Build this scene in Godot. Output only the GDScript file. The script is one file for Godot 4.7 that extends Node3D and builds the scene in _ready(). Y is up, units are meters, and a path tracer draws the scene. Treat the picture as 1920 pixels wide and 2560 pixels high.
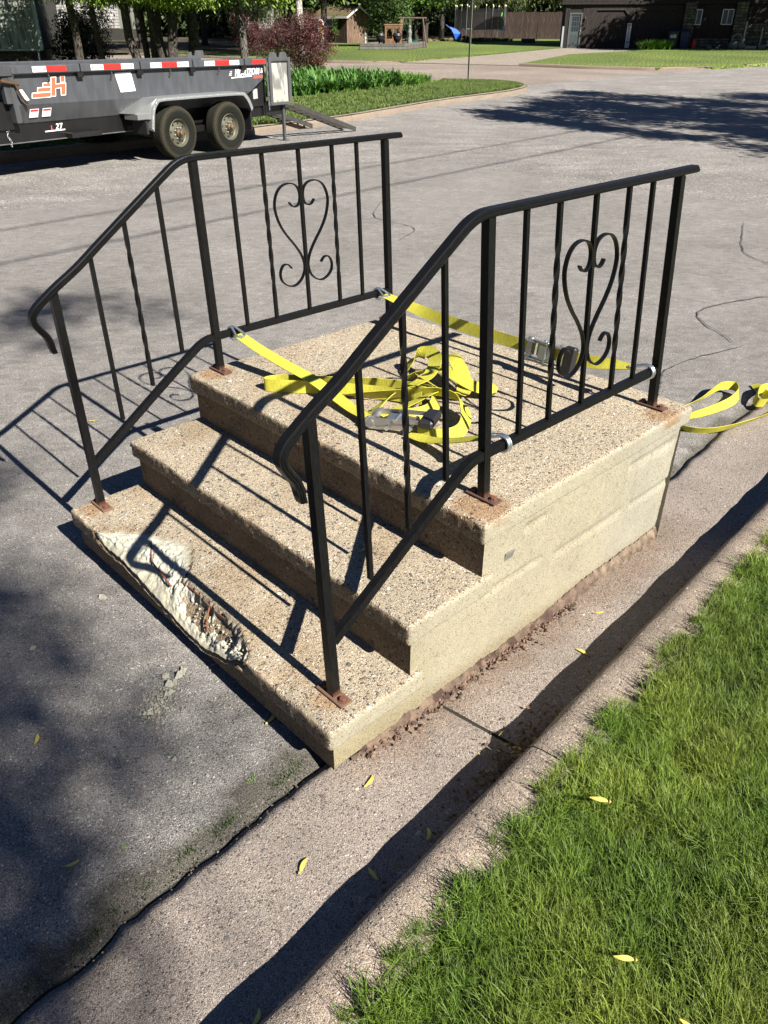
extends Node3D

# World: x runs across the stoop towards the lawn, y is up, -z runs along the street. V(u, h, v) takes them in that order.
const SUN_AT := Vector3(0.776, 0.632, -0.008)
const SUN_ENERGY := 1.6
const EXPOSURE := 2.75
const W := 1.524
const H1 := 0.1825
const H2 := 0.3749
const H3 := 0.5659
const V2 := 0.2818
const V3 := 0.5692
const VD := 1.7257
const LIP := 0.066
const SB := 0.021

var rng := RandomNumberGenerator.new()
var M := {}
var taken := {}
var nz := FastNoiseLite.new()
var nz2 := FastNoiseLite.new()


static func V(u: float, h: float, v: float) -> Vector3:
	return Vector3(u, h, -v)


# height of the ground: level by the stoop, rising gently beyond 20 m
static func G(u: float, v: float) -> float:
	var d := (u - 2.595) * -0.72445 + (v + 0.834) * 0.68933
	return maxf(0.0, d - 20.0) * 0.0245


static func VG(u: float, v: float, h := 0.0) -> Vector3:
	return Vector3(u, h + G(u, v), -v)


class MB:
	var v := PackedVector3Array()
	var n := PackedVector3Array()
	var t := PackedVector2Array()
	var c := PackedColorArray()
	var col := Color.WHITE

	func tri(a: Vector3, b: Vector3, d: Vector3, ref: Vector3) -> void:
		var m := (b - a).cross(d - a)
		if m.length_squared() < 1e-18:
			return
		m = m.normalized()
		if m.dot(ref) < 0:
			m = -m
			v.append_array([a, b, d])
		else:
			v.append_array([a, d, b])
		n.append_array([m, m, m])
		t.append_array([Vector2(0, 0), Vector2(1, 0), Vector2(0, 1)])
		c.append_array([col, col, col])

	func quad(a: Vector3, b: Vector3, d: Vector3, e: Vector3, ref: Vector3) -> void:
		var m := (b - a).cross(d - a)
		if m.length_squared() < 1e-18:
			m = (d - a).cross(e - a)
		if m.length_squared() < 1e-18:
			return
		m = m.normalized()
		if m.dot(ref) < 0:
			m = -m
			v.append_array([a, b, d, a, d, e])
			t.append_array([Vector2(0, 0), Vector2(1, 0), Vector2(1, 1), Vector2(0, 0), Vector2(1, 1), Vector2(0, 1)])
		else:
			v.append_array([a, d, b, a, e, d])
			t.append_array([Vector2(0, 0), Vector2(1, 1), Vector2(1, 0), Vector2(0, 0), Vector2(0, 1), Vector2(1, 1)])
		n.append_array([m, m, m, m, m, m])
		c.append_array([col, col, col, col, col, col])

	# quad with given normals
	func quadn(a: Vector3, b: Vector3, d: Vector3, e: Vector3, na: Vector3, nb: Vector3, nd: Vector3, ne: Vector3) -> void:
		var m := (b - a).cross(d - a) + (d - a).cross(e - a)
		if m.dot(na + nb + nd + ne) < 0:
			v.append_array([a, b, d, a, d, e])
			n.append_array([na, nb, nd, na, nd, ne])
			t.append_array([Vector2(0, 0), Vector2(1, 0), Vector2(1, 1), Vector2(0, 0), Vector2(1, 1), Vector2(0, 1)])
		else:
			v.append_array([a, d, b, a, e, d])
			n.append_array([na, nd, nb, na, ne, nd])
			t.append_array([Vector2(0, 0), Vector2(1, 1), Vector2(1, 0), Vector2(0, 0), Vector2(0, 1), Vector2(1, 1)])
		c.append_array([col, col, col, col, col, col])

	func box(x: Transform3D, s: Vector3, bev := 0.0) -> void:
		var h := s * 0.5
		var o := x.origin
		var b := minf(bev, minf(h.x, minf(h.y, h.z)) * 0.9)
		if b <= 0:
			for ax in 3:
				for sg in [-1.0, 1.0]:
					var e := Vector3.ZERO
					e[ax] = sg
					var p := Vector3.ZERO
					var q := Vector3.ZERO
					p[(ax + 1) % 3] = 1
					q[(ax + 2) % 3] = 1
					quad(x * ((e - p - q) * h), x * ((e + p - q) * h), x * ((e + p + q) * h), x * ((e - p + q) * h), x.basis * e)
			return
		var i := h - Vector3(b, b, b)
		for ax in 3:
			var a1 := (ax + 1) % 3
			var a2 := (ax + 2) % 3
			for sg in [-1.0, 1.0]:
				var f := []
				for k in [[-1, -1], [1, -1], [1, 1], [-1, 1]]:
					var p := Vector3.ZERO
					p[ax] = sg * h[ax]
					p[a1] = k[0] * i[a1]
					p[a2] = k[1] * i[a2]
					f.append(x * p)
				var e := Vector3.ZERO
				e[ax] = sg
				quad(f[0], f[1], f[2], f[3], x.basis * e)
			for s1 in [-1.0, 1.0]:
				for s2 in [-1.0, 1.0]:
					var f := []
					for k in [[-1, 0], [1, 0], [1, 1], [-1, 1]]:
						var p := Vector3.ZERO
						p[ax] = k[0] * i[ax]
						p[a1] = s1 * (h[a1] if k[1] == 0 else i[a1])
						p[a2] = s2 * (i[a2] if k[1] == 0 else h[a2])
						f.append(x * p)
					var e := Vector3.ZERO
					e[a1] = s1
					e[a2] = s2
					quad(f[0], f[1], f[2], f[3], x.basis * e)
		for sx in [-1.0, 1.0]:
			for sy in [-1.0, 1.0]:
				for sz in [-1.0, 1.0]:
					tri(x * Vector3(sx * h.x, sy * i.y, sz * i.z), x * Vector3(sx * i.x, sy * h.y, sz * i.z), x * Vector3(sx * i.x, sy * i.y, sz * h.z), x.basis * Vector3(sx, sy, sz))

	# round tube along a path
	func tube(path: PackedVector3Array, radii, sides := 8, caps := true) -> void:
		var m := path.size()
		var ring := []
		var up := Vector3.UP
		var t0 := (path[1] - path[0]).normalized()
		if absf(t0.dot(up)) > 0.9:
			up = Vector3.RIGHT
		var sd := t0.cross(up).normalized()
		for i in m:
			var tg := (path[mini(i + 1, m - 1)] - path[maxi(i - 1, 0)]).normalized()
			sd = (sd - tg * sd.dot(tg)).normalized()
			var bn := tg.cross(sd)
			var r: float = radii[i] if radii is Array or radii is PackedFloat32Array else radii
			var row := []
			for k in sides:
				var a := TAU * k / sides
				var d := sd * cos(a) + bn * sin(a)
				row.append([path[i] + d * r, d])
			ring.append(row)
		for i in m - 1:
			for k in sides:
				var k2 := (k + 1) % sides
				var A = ring[i][k]
				var B = ring[i][k2]
				var C = ring[i + 1][k2]
				var D = ring[i + 1][k]
				quadn(A[0], B[0], C[0], D[0], A[1], B[1], C[1], D[1])
		if caps:
			for e in [0, m - 1]:
				var out := (path[0] - path[1]) if e == 0 else (path[m - 1] - path[m - 2])
				for k in range(1, sides - 1):
					tri(ring[e][0][0], ring[e][k][0], ring[e][k + 1][0], out)

	# flat-sided section swept through rings of points that already stand in space
	func rings(R: Array, smooth_along := true, caps := true) -> void:
		var m := R.size()
		var s: int = R[0].size()
		var cen := []
		for r in R:
			var q := Vector3.ZERO
			for p in r:
				q += p
			cen.append(q / s)
		var fn := []
		for i in m:
			var row := []
			var a := maxi(i - 1, 0)
			var b := mini(i + 1, m - 1)
			for k in s:
				var k2 := (k + 1) % s
				var d: Vector3 = R[b][k] + R[b][k2] - R[a][k] - R[a][k2]
				var w: Vector3 = R[i][k2] - R[i][k]
				var nn := w.cross(d).normalized()
				var mid: Vector3 = (R[i][k] + R[i][k2]) * 0.5 - cen[i]
				if nn.dot(mid) < 0:
					nn = -nn
				row.append(nn)
			fn.append(row)
		for i in m - 1:
			for k in s:
				var k2 := (k + 1) % s
				if smooth_along:
					quadn(R[i][k], R[i][k2], R[i + 1][k2], R[i + 1][k], fn[i][k], fn[i][k], fn[i + 1][k], fn[i + 1][k])
				else:
					quad(R[i][k], R[i][k2], R[i + 1][k2], R[i + 1][k], fn[i][k])
		if caps:
			for e in [0, m - 1]:
				var out: Vector3 = (cen[0] - cen[1]) if e == 0 else (cen[m - 1] - cen[m - 2])
				for k in s:
					tri(cen[e], R[e][k], R[e][(k + 1) % s], out)

	# smooth sheet of points; cols may hold a Color per point
	func grid(P: Array, ref: Vector3, cols = null) -> void:
		var a := P.size()
		var b: int = P[0].size()
		var N := []
		var sum := 0.0
		for i in a:
			var row := PackedVector3Array()
			row.resize(b)
			for j in b:
				var du: Vector3 = P[mini(i + 1, a - 1)][j] - P[maxi(i - 1, 0)][j]
				var dv: Vector3 = P[i][mini(j + 1, b - 1)] - P[i][maxi(j - 1, 0)]
				var m := du.cross(dv)
				sum += m.dot(ref)
				row[j] = m.normalized()
			N.append(row)
		var flip := sum > 0
		if not flip:
			for i in a:
				for j in b:
					N[i][j] = -N[i][j]
		for i in a - 1:
			for j in b - 1:
				var p0: Vector3 = P[i][j]
				var p1: Vector3 = P[i + 1][j]
				var p2: Vector3 = P[i + 1][j + 1]
				var p3: Vector3 = P[i][j + 1]
				if not flip:
					v.append_array([p0, p1, p2, p0, p2, p3])
					n.append_array([N[i][j], N[i + 1][j], N[i + 1][j + 1], N[i][j], N[i + 1][j + 1], N[i][j + 1]])
					if cols != null:
						c.append_array([cols[i][j], cols[i + 1][j], cols[i + 1][j + 1], cols[i][j], cols[i + 1][j + 1], cols[i][j + 1]])
				else:
					v.append_array([p0, p2, p1, p0, p3, p2])
					n.append_array([N[i][j], N[i + 1][j + 1], N[i + 1][j], N[i][j], N[i][j + 1], N[i + 1][j + 1]])
					if cols != null:
						c.append_array([cols[i][j], cols[i + 1][j + 1], cols[i + 1][j], cols[i][j], cols[i][j + 1], cols[i + 1][j + 1]])
				t.append_array([Vector2.ZERO, Vector2.ZERO, Vector2.ZERO, Vector2.ZERO, Vector2.ZERO, Vector2.ZERO])
				if cols == null:
					c.append_array([col, col, col, col, col, col])

	# turned shape: prof holds (radius, height) along the y axis of x
	func lathe(x: Transform3D, prof: Array, seg := 24, smooth := true) -> void:
		for i in prof.size() - 1:
			var p: Vector2 = prof[i]
			var q: Vector2 = prof[i + 1]
			var d := q - p
			var nn := Vector2(d.y, -d.x).normalized()
			for k in seg:
				var a := TAU * k / seg
				var b := TAU * (k + 1) / seg
				var A := Vector3(cos(a), 0, sin(a))
				var B := Vector3(cos(b), 0, sin(b))
				var na := x.basis * (A * nn.x + Vector3(0, nn.y, 0))
				var nb := x.basis * (B * nn.x + Vector3(0, nn.y, 0))
				if not smooth:
					na = (na + nb).normalized()
					nb = na
				quadn(x * (A * p.x + Vector3(0, p.y, 0)), x * (B * p.x + Vector3(0, p.y, 0)), x * (B * q.x + Vector3(0, q.y, 0)), x * (A * q.x + Vector3(0, q.y, 0)), na, nb, nb, na)

	# flat polygon (list of Vector2 mapped by f) given thickness along d
	func slab(poly: PackedVector2Array, x: Transform3D, thick: float) -> void:
		var id := Geometry2D.triangulate_polygon(poly)
		for i in range(0, id.size(), 3):
			var a := Vector3(poly[id[i]].x, poly[id[i]].y, 0)
			var b := Vector3(poly[id[i + 1]].x, poly[id[i + 1]].y, 0)
			var d := Vector3(poly[id[i + 2]].x, poly[id[i + 2]].y, 0)
			var o := Vector3(0, 0, thick)
			tri(x * (a + o), x * (b + o), x * (d + o), x.basis.z * signf(thick))
			tri(x * a, x * b, x * d, -x.basis.z * signf(thick))
		var cw := Geometry2D.is_polygon_clockwise(poly)
		for i in poly.size():
			var p := poly[i]
			var q := poly[(i + 1) % poly.size()]
			var e := (q - p)
			var out := Vector3(e.y, -e.x, 0) * (-1.0 if cw else 1.0)
			quad(x * Vector3(p.x, p.y, 0), x * Vector3(q.x, q.y, 0), x * Vector3(q.x, q.y, thick), x * Vector3(p.x, p.y, thick), x.basis * out)

	func mesh() -> ArrayMesh:
		var a := []
		a.resize(Mesh.ARRAY_MAX)
		a[Mesh.ARRAY_VERTEX] = v
		a[Mesh.ARRAY_NORMAL] = n
		a[Mesh.ARRAY_TEX_UV] = t
		a[Mesh.ARRAY_COLOR] = c
		var m := ArrayMesh.new()
		m.add_surface_from_arrays(Mesh.PRIMITIVE_TRIANGLES, a)
		return m


func numbered(n: String) -> String:
	if not taken.has(n):
		taken[n] = 0
		return n
	taken[n] += 1
	return "%s_%03d" % [n, taken[n]]


func tag(o: Node, label: String, category: String, group := "") -> Node:
	o.set_meta("label", label)
	o.set_meta("category", category)
	if group != "":
		o.set_meta("group", group)
	return o


func thing(n: String, label: String, category: String, at := Vector3.ZERO, turn := 0.0, group := "") -> Node3D:
	var o := Node3D.new()
	o.name = numbered(n)
	add_child(o)
	o.position = at
	o.rotation.y = turn
	tag(o, label, category, group)
	return o


func put(n: String, mb, m: Material, parent: Node = null) -> MeshInstance3D:
	var o := MeshInstance3D.new()
	o.mesh = mb.mesh() if mb is MB else mb
	o.material_override = m
	if parent == null:
		o.name = numbered(n)
		add_child(o)
	else:
		o.name = n
		parent.add_child(o, true)
	return o


func structure(n: String, mb, m: Material, parent: Node = null) -> MeshInstance3D:
	var o := put(n, mb, m, parent)
	o.set_meta("kind", "structure")
	return o


func many(n: String, mesh: Mesh, m: Material, xs: Array, cols: Array, parent: Node = null) -> MultiMeshInstance3D:
	var mm := MultiMesh.new()
	mm.transform_format = MultiMesh.TRANSFORM_3D
	mm.use_colors = true
	mm.mesh = mesh
	mm.instance_count = xs.size()
	for i in xs.size():
		mm.set_instance_transform(i, xs[i])
		mm.set_instance_color(i, cols[i])
	var o := MultiMeshInstance3D.new()
	o.multimesh = mm
	o.material_override = m
	if parent == null:
		o.name = numbered(n)
		add_child(o)
	else:
		o.name = n
		parent.add_child(o, true)
	o.set_meta("kind", "stuff")
	return o


# a label or sign face, lettering in real flat glyphs
func letters(txt: String, size: float, x: Transform3D, m: Material, parent: Node, bold := true, n := "lettering") -> MeshInstance3D:
	var tm := TextMesh.new()
	var f := SystemFont.new()
	f.font_names = PackedStringArray(["Droid Sans"])
	f.font_weight = 700 if bold else 400
	tm.font = f
	tm.text = txt
	tm.font_size = 32
	tm.pixel_size = size / 32.0
	tm.depth = 0.002
	tm.curve_step = 3.0
	tm.material = m
	var o := MeshInstance3D.new()
	o.mesh = tm
	o.name = n
	o.material_override = m
	parent.add_child(o, true)
	o.transform = x
	return o


func lin(r: float, g: float, b: float) -> Color:
	return Color(r, g, b).linear_to_srgb()


func mat(n: String, c: Color, rough := 0.8, metal := 0.0, vc := false) -> StandardMaterial3D:
	var m := StandardMaterial3D.new()
	m.resource_name = n
	m.albedo_color = c
	m.roughness = rough
	m.metallic = metal
	m.vertex_color_use_as_albedo = vc
	m.cull_mode = BaseMaterial3D.CULL_DISABLED
	M[n] = m
	return m


func tri_tex(m: StandardMaterial3D, alb, nrm, metres: float, ns := 1.0, world := true) -> StandardMaterial3D:
	m.uv1_triplanar = true
	m.uv1_world_triplanar = world
	m.uv1_triplanar_sharpness = 6.0
	var s := 1.0 / metres
	m.uv1_scale = Vector3(s, s, s)
	if alb != null:
		m.albedo_texture = alb
	if nrm != null:
		m.normal_enabled = true
		m.normal_texture = nrm
		m.normal_scale = ns
	return m


# speckled ground with stones in it: [albedo texture, normal texture]
func stones_tex(size: int, base: Color, sand: float, pal: Array, n: int, r0: float, r1: float, sd: int, bump: float, big := 0, big_r := 0.0) -> Array:
	var r := RandomNumberGenerator.new()
	r.seed = sd
	var px := PackedByteArray()
	px.resize(size * size * 3)
	var hg := PackedByteArray()
	hg.resize(size * size)
	var bs := [base.r * 255.0, base.g * 255.0, base.b * 255.0]
	for i in size * size:
		var k := 1.0 + (r.randf() + r.randf() - 1.0) * sand
		px[i * 3] = clampi(int(bs[0] * k), 0, 255)
		px[i * 3 + 1] = clampi(int(bs[1] * k), 0, 255)
		px[i * 3 + 2] = clampi(int(bs[2] * k), 0, 255)
		hg[i] = 70 + int(k * 40.0)
	for q in n + big:
		var cx := r.randi() % size
		var cy := r.randi() % size
		var a := r0 + (r1 - r0) * pow(r.randf(), 2.2)
		if q >= n:
			a = big_r * (0.8 + 0.6 * r.randf())
		var b := a * r.randf_range(0.6, 0.95)
		var th := r.randf() * PI
		var ct := cos(th)
		var st := sin(th)
		var col: Color = pal[r.randi() % pal.size()]
		var kk := r.randf_range(0.8, 1.2)
		var R := int(ceil(a))
		var top := r.randi_range(140, 230)
		for dy in range(-R, R + 1):
			for dx in range(-R, R + 1):
				var x := (dx * ct + dy * st) / a
				var y := (-dx * st + dy * ct) / b
				var e := x * x + y * y
				if e <= 1.0:
					var i := posmod(cy + dy, size) * size + posmod(cx + dx, size)
					var k := kk * (1.0 + (r.randf() - 0.5) * 0.14)
					px[i * 3] = clampi(int(col.r * 255.0 * k), 0, 255)
					px[i * 3 + 1] = clampi(int(col.g * 255.0 * k), 0, 255)
					px[i * 3 + 2] = clampi(int(col.b * 255.0 * k), 0, 255)
					hg[i] = int(lerpf(top, 90, e * e))
	var A := Image.create_from_data(size, size, false, Image.FORMAT_RGB8, px)
	var Hm := Image.create_from_data(size, size, false, Image.FORMAT_L8, hg)
	Hm.bump_map_to_normal_map(bump)
	return [ImageTexture.create_from_image(A), ImageTexture.create_from_image(Hm)]


# streaks along v (wood grain, brushed or scratched paint): stretched noise, [albedo, normal]
func streak_tex(size: int, c0: Color, c1: Color, fx: float, fy: float, sd: int, bump: float, contrast := 1.0) -> Array:
	var f := FastNoiseLite.new()
	f.seed = sd
	f.frequency = 1.0
	f.fractal_octaves = 4
	var px := PackedByteArray()
	px.resize(size * size * 3)
	var hg := PackedByteArray()
	hg.resize(size * size)
	for y in size:
		for x in size:
			var s := f.get_noise_2d(x * fx, y * fy) * 0.5 + 0.5
			var w := x / float(size)
			if w > 0.85:
				s = lerpf(s, f.get_noise_2d((x - size) * fx, y * fy) * 0.5 + 0.5, (w - 0.85) / 0.15)
			var wy := y / float(size)
			if wy > 0.85:
				s = lerpf(s, f.get_noise_2d(x * fx, (y - size) * fy) * 0.5 + 0.5, (wy - 0.85) / 0.15)
			s = clampf((s - 0.5) * contrast * 2.0 + 0.5, 0, 1)
			var col := c0.lerp(c1, s)
			var i := y * size + x
			px[i * 3] = int(col.r * 255.0)
			px[i * 3 + 1] = int(col.g * 255.0)
			px[i * 3 + 2] = int(col.b * 255.0)
			hg[i] = int(s * 255.0)
	var A := Image.create_from_data(size, size, false, Image.FORMAT_RGB8, px)
	var Hm := Image.create_from_data(size, size, false, Image.FORMAT_L8, hg)
	Hm.bump_map_to_normal_map(bump)
	return [ImageTexture.create_from_image(A), ImageTexture.create_from_image(Hm)]


static func curve_at(K: Array, x: float) -> float:
	if x <= K[0].x:
		return K[0].y
	for i in K.size() - 1:
		if x <= K[i + 1].x:
			var f: float = (x - K[i].x) / maxf(1e-6, K[i + 1].x - K[i].x)
			f = f * f * (3 - 2 * f) * 0.5 + f * 0.5
			return lerpf(K[i].y, K[i + 1].y, f)
	return K[-1].y


# smooth curve through points
static func spline(P: Array, per: int) -> Array:
	var out := []
	var m := P.size()
	for i in m - 1:
		var a = P[maxi(i - 1, 0)]
		var b = P[i]
		var c = P[i + 1]
		var d = P[mini(i + 2, m - 1)]
		for k in per:
			var t := k / float(per)
			out.append(((b * 2.0) + (c - a) * t + (a * 2.0 - b * 5.0 + c * 4.0 - d) * t * t + (b * 3.0 - a - c * 3.0 + d) * t * t * t) * 0.5)
	out.append(P[m - 1])
	return out


func n3(p: Vector3, f: float) -> float:
	return nz.get_noise_3dv(p * f)


func _ready() -> void:
	# camera
	var cam := Camera3D.new()
	cam.name = "camera"
	add_child(cam)
	var yaw := deg_to_rad(-46.4228)
	var pit := deg_to_rad(31.8061)
	var rol := deg_to_rad(0.0704)
	var fw := V(sin(yaw) * cos(pit), -sin(pit), cos(yaw) * cos(pit))
	var rt := V(cos(yaw), 0, -sin(yaw))
	var up := rt.cross(fw)
	cam.transform = Transform3D(Basis(rt * cos(rol) + up * sin(rol), up * cos(rol) - rt * sin(rol), -fw), V(2.59508, 1.69404, -0.83403))
	cam.fov = 67.4624
	cam.far = 900.0
	cam.current = true
	# sky and exposure
	var we := WorldEnvironment.new()
	we.name = "sky_environment"
	var env := Environment.new()
	env.background_mode = Environment.BG_SKY
	var sky := Sky.new()
	var sm := ProceduralSkyMaterial.new()
	sm.sky_top_color = Color(0.30, 0.43, 0.66)
	sm.sky_horizon_color = Color(0.72, 0.78, 0.84)
	sm.sky_curve = 0.12
	sm.ground_bottom_color = Color(0.20, 0.19, 0.16)
	sm.ground_horizon_color = Color(0.45, 0.48, 0.48)
	sm.sun_angle_max = 0.0
	sky.sky_material = sm
	env.sky = sky
	env.background_energy_multiplier = 0.24
	env.tonemap_mode = Environment.TONE_MAPPER_LINEAR
	env.tonemap_exposure = EXPOSURE
	env.sdfgi_enabled = true
	env.ssao_enabled = true
	env.ssil_enabled = true
	we.environment = env
	add_child(we)
	# sun, on the lawn's side
	var sun := DirectionalLight3D.new()
	sun.name = "sun"
	add_child(sun)
	sun.light_energy = SUN_ENERGY
	sun.light_color = Color(1.0, 0.975, 0.94)
	sun.light_angular_distance = 0.5
	sun.shadow_enabled = true
	sun.look_at_from_position(Vector3.ZERO, -SUN_AT, Vector3.UP)
	rng.seed = 7
	nz.seed = 11
	nz.frequency = 1.0
	nz.fractal_octaves = 3
	nz2.seed = 23
	nz2.frequency = 1.0
	nz2.noise_type = FastNoiseLite.TYPE_CELLULAR
	materials()
	roads()
	kerbs_and_gutter()
	lawns()
	stoop()
	railing(true)
	railing(false)
	straps()
	near_litter()
	near_grass()
	backdrop()


func materials() -> void:
	var pebbles := [Color(0.40, 0.375, 0.35), Color(0.50, 0.43, 0.38), Color(0.57, 0.51, 0.45), Color(0.72, 0.68, 0.61), Color(0.47, 0.38, 0.33), Color(0.43, 0.425, 0.42), Color(0.79, 0.76, 0.70), Color(0.60, 0.55, 0.47), Color(0.68, 0.64, 0.57), Color(0.83, 0.80, 0.76)]
	var T := stones_tex(1024, Color(0.66, 0.61, 0.525), 0.75, pebbles, 15000, 1.3, 4.2, 3, 8.0, 170, 6.0)
	tri_tex(mat("aggregate", lin(0.74, 0.755, 0.78), 0.95, 0, true), T[0], T[1], 1.1, 1.0)
	tri_tex(mat("riser_aggregate", lin(0.50, 0.485, 0.47), 0.97, 0, true), T[0], T[1], 1.1, 0.4)  # dimmed copy of aggregate, with the risers' shade in its colour
	var sandp := [Color(0.60, 0.54, 0.42), Color(0.80, 0.76, 0.64), Color(0.66, 0.62, 0.50), Color(0.52, 0.45, 0.34), Color(0.40, 0.36, 0.29)]
	T = stones_tex(512, Color(0.74, 0.715, 0.635), 0.34, sandp, 3800, 1.0, 2.6, 4, 4.0)
	tri_tex(mat("cast_concrete", lin(0.50, 0.51, 0.53), 0.92, 0, true), T[0], T[1], 0.42, 0.8)
	tri_tex(mat("broken_concrete", lin(0.70, 0.74, 0.80), 0.95, 0, true), T[0], T[1], 0.3, 1.0)
	var gp := [Color(0.46, 0.43, 0.41), Color(0.52, 0.46, 0.42), Color(0.58, 0.52, 0.48), Color(0.68, 0.62, 0.56), Color(0.50, 0.41, 0.37), Color(0.72, 0.67, 0.61), Color(0.55, 0.50, 0.46), Color(0.63, 0.57, 0.52)]
	T = stones_tex(1024, Color(0.60, 0.54, 0.485), 0.75, gp, 15000, 1.3, 3.8, 5, 7.0, 90, 6.0)
	tri_tex(mat("gutter_concrete", lin(0.665, 0.72, 0.775), 0.93, 0, true), T[0], T[1], 1.05, 0.9)
	var ap := [Color(0.42, 0.415, 0.405), Color(0.50, 0.49, 0.475), Color(0.56, 0.55, 0.53), Color(0.46, 0.44, 0.425), Color(0.62, 0.605, 0.585), Color(0.52, 0.50, 0.475), Color(0.36, 0.36, 0.355), Color(0.70, 0.685, 0.66)]
	T = stones_tex(1024, Color(0.475, 0.465, 0.45), 1.0, ap, 22000, 1.2, 3.8, 6, 8.0)
	tri_tex(mat("asphalt", Color(1, 1, 1), 0.92, 0, true), T[0], T[1], 1.0, 1.0)
	var A := StandardMaterial3D.new()
	tri_tex(mat("far_asphalt", Color(1, 1, 1), 0.92, 0, true), T[0], T[1], 4.6, 0.7)
	tri_tex(mat("cross_asphalt", lin(1.0, 0.90, 0.83), 0.92, 0, true), T[0], T[1], 6.5, 0.4)
	tri_tex(mat("drive_concrete", lin(1.0, 0.92, 0.82), 0.92, 0, true), T[0], T[1], 3.1, 0.4)
	mat("soil", lin(0.07, 0.055, 0.035), 1.0, 0, true)
	tri_tex(M.soil, null, T[1], 0.6, 1.0)
	mat("moss_dirt", lin(0.02, 0.02, 0.014), 1.0, 0, true)
	tri_tex(M.moss_dirt, null, T[1], 0.5, 1.0)
	mat("tar", lin(0.055, 0.053, 0.051), 0.9)
	mat("rust_dirt", lin(1, 1, 1), 1.0, 0, true)
	tri_tex(M.rust_dirt, null, T[1], 0.35, 1.2)
	# painted and bare metals
	T = streak_tex(256, Color(0.75, 0.75, 0.75), Color(1, 1, 1), 0.11, 0.012, 8, 1.2, 1.2)
	mat("iron", lin(1, 1, 1), 0.30, 0.0, true)
	M.iron.metallic_specular = 0.28
	tri_tex(M.iron, T[0], T[1], 0.12, 0.35)
	mat("zinc", lin(0.56, 0.60, 0.60), 0.32, 0.9)
	mat("steel", lin(0.40, 0.40, 0.39), 0.38, 0.85)
	mat("black_rubber", lin(0.012, 0.012, 0.013), 0.5)
	mat("rusty", lin(1, 1, 1), 0.9, 0.1, true)
	tri_tex(M.rusty, null, T[1], 0.1, 0.8)
	T = streak_tex(128, Color(0.80, 0.80, 0.80), Color(1, 1, 1), 0.5, 0.02, 9, 2.0, 1.2)
	mat("webbing", lin(1, 1, 1), 0.75, 0, true)
	tri_tex(M.webbing, T[0], T[1], 0.08, 0.5, false)
	M.webbing.backlight_enabled = true
	M.webbing.backlight = lin(0.10, 0.09, 0.01)
	# plants
	mat("blade", lin(1, 1, 1), 0.62, 0, true)
	M.blade.backlight_enabled = true
	M.blade.backlight = lin(0.06, 0.13, 0.015)
	mat("leaf", lin(1, 1, 1), 0.55, 0, true)
	M.leaf.backlight_enabled = true
	M.leaf.backlight = lin(0.07, 0.13, 0.015)
	mat("seed_wing", lin(0.55, 0.48, 0.13), 0.6, 0, true)
	M.seed_wing.backlight_enabled = true
	M.seed_wing.backlight = lin(0.12, 0.10, 0.02)
	T = streak_tex(256, Color(0.42, 0.40, 0.38), Color(1, 1, 1), 0.10, 0.018, 12, 5.0, 1.4)
	mat("bark", lin(1, 1, 1), 0.95, 0, true)
	tri_tex(M.bark, T[0], T[1], 0.8, 1.0)
	T = streak_tex(256, Color(0.62, 0.60, 0.58), Color(1, 1, 1), 0.09, 0.006, 13, 2.0, 1.2)
	mat("wood", lin(1, 1, 1), 0.85, 0, true)
	tri_tex(M.wood, T[0], T[1], 1.1, 0.7)
	mat("paint", lin(1, 1, 1), 0.5, 0, true)
	T = streak_tex(256, Color(0.90, 0.90, 0.89), Color(1, 1, 1), 0.05, 0.012, 14, 0.6, 1.3)
	mat("dusty_paint", lin(1, 1, 1), 0.34, 0, true)
	tri_tex(M.dusty_paint, T[0], null, 1.6, 0.3)
	mat("pane", lin(0.02, 0.025, 0.03), 0.06)
	T = streak_tex(256, Color(0.55, 0.60, 0.45), Color(1, 1, 1), 0.12, 0.10, 15, 4.0, 1.6)
	mat("turf", lin(1, 1, 1), 0.95, 0, true)
	tri_tex(M.turf, T[0], T[1], 4.5, 1.0)
	mat("stone", lin(1, 1, 1), 0.9, 0, true)
	tri_tex(M.stone, T[0], T[1], 0.9, 0.8)
	mat("rubber", lin(1, 1, 1), 0.9, 0, true)
	M.rubber.metallic_specular = 0.2
	tri_tex(M.rubber, T[0], T[1], 0.5, 0.4)
	mat("print_black", lin(0.02, 0.02, 0.02), 0.6)
	mat("print_red", lin(0.62, 0.02, 0.015), 0.45)
	mat("print_orange", lin(0.72, 0.10, 0.05), 0.5)
	mat("print_white", lin(0.8, 0.8, 0.8), 0.5)
	mat("print_grey", lin(0.3, 0.3, 0.3), 0.5)


# right edge of the asphalt, with its crumbling line
func edge_u(v: float) -> float:
	var w := 1.0 if absf(v) < 8 else 0.0
	return 1.437 - 0.0745 * clampf(v, -30, 60) + w * (nz.get_noise_2d(v * 2.3, 3.0) * 0.02 + nz.get_noise_2d(v * 14.0, 8.0) * 0.008)


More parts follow.
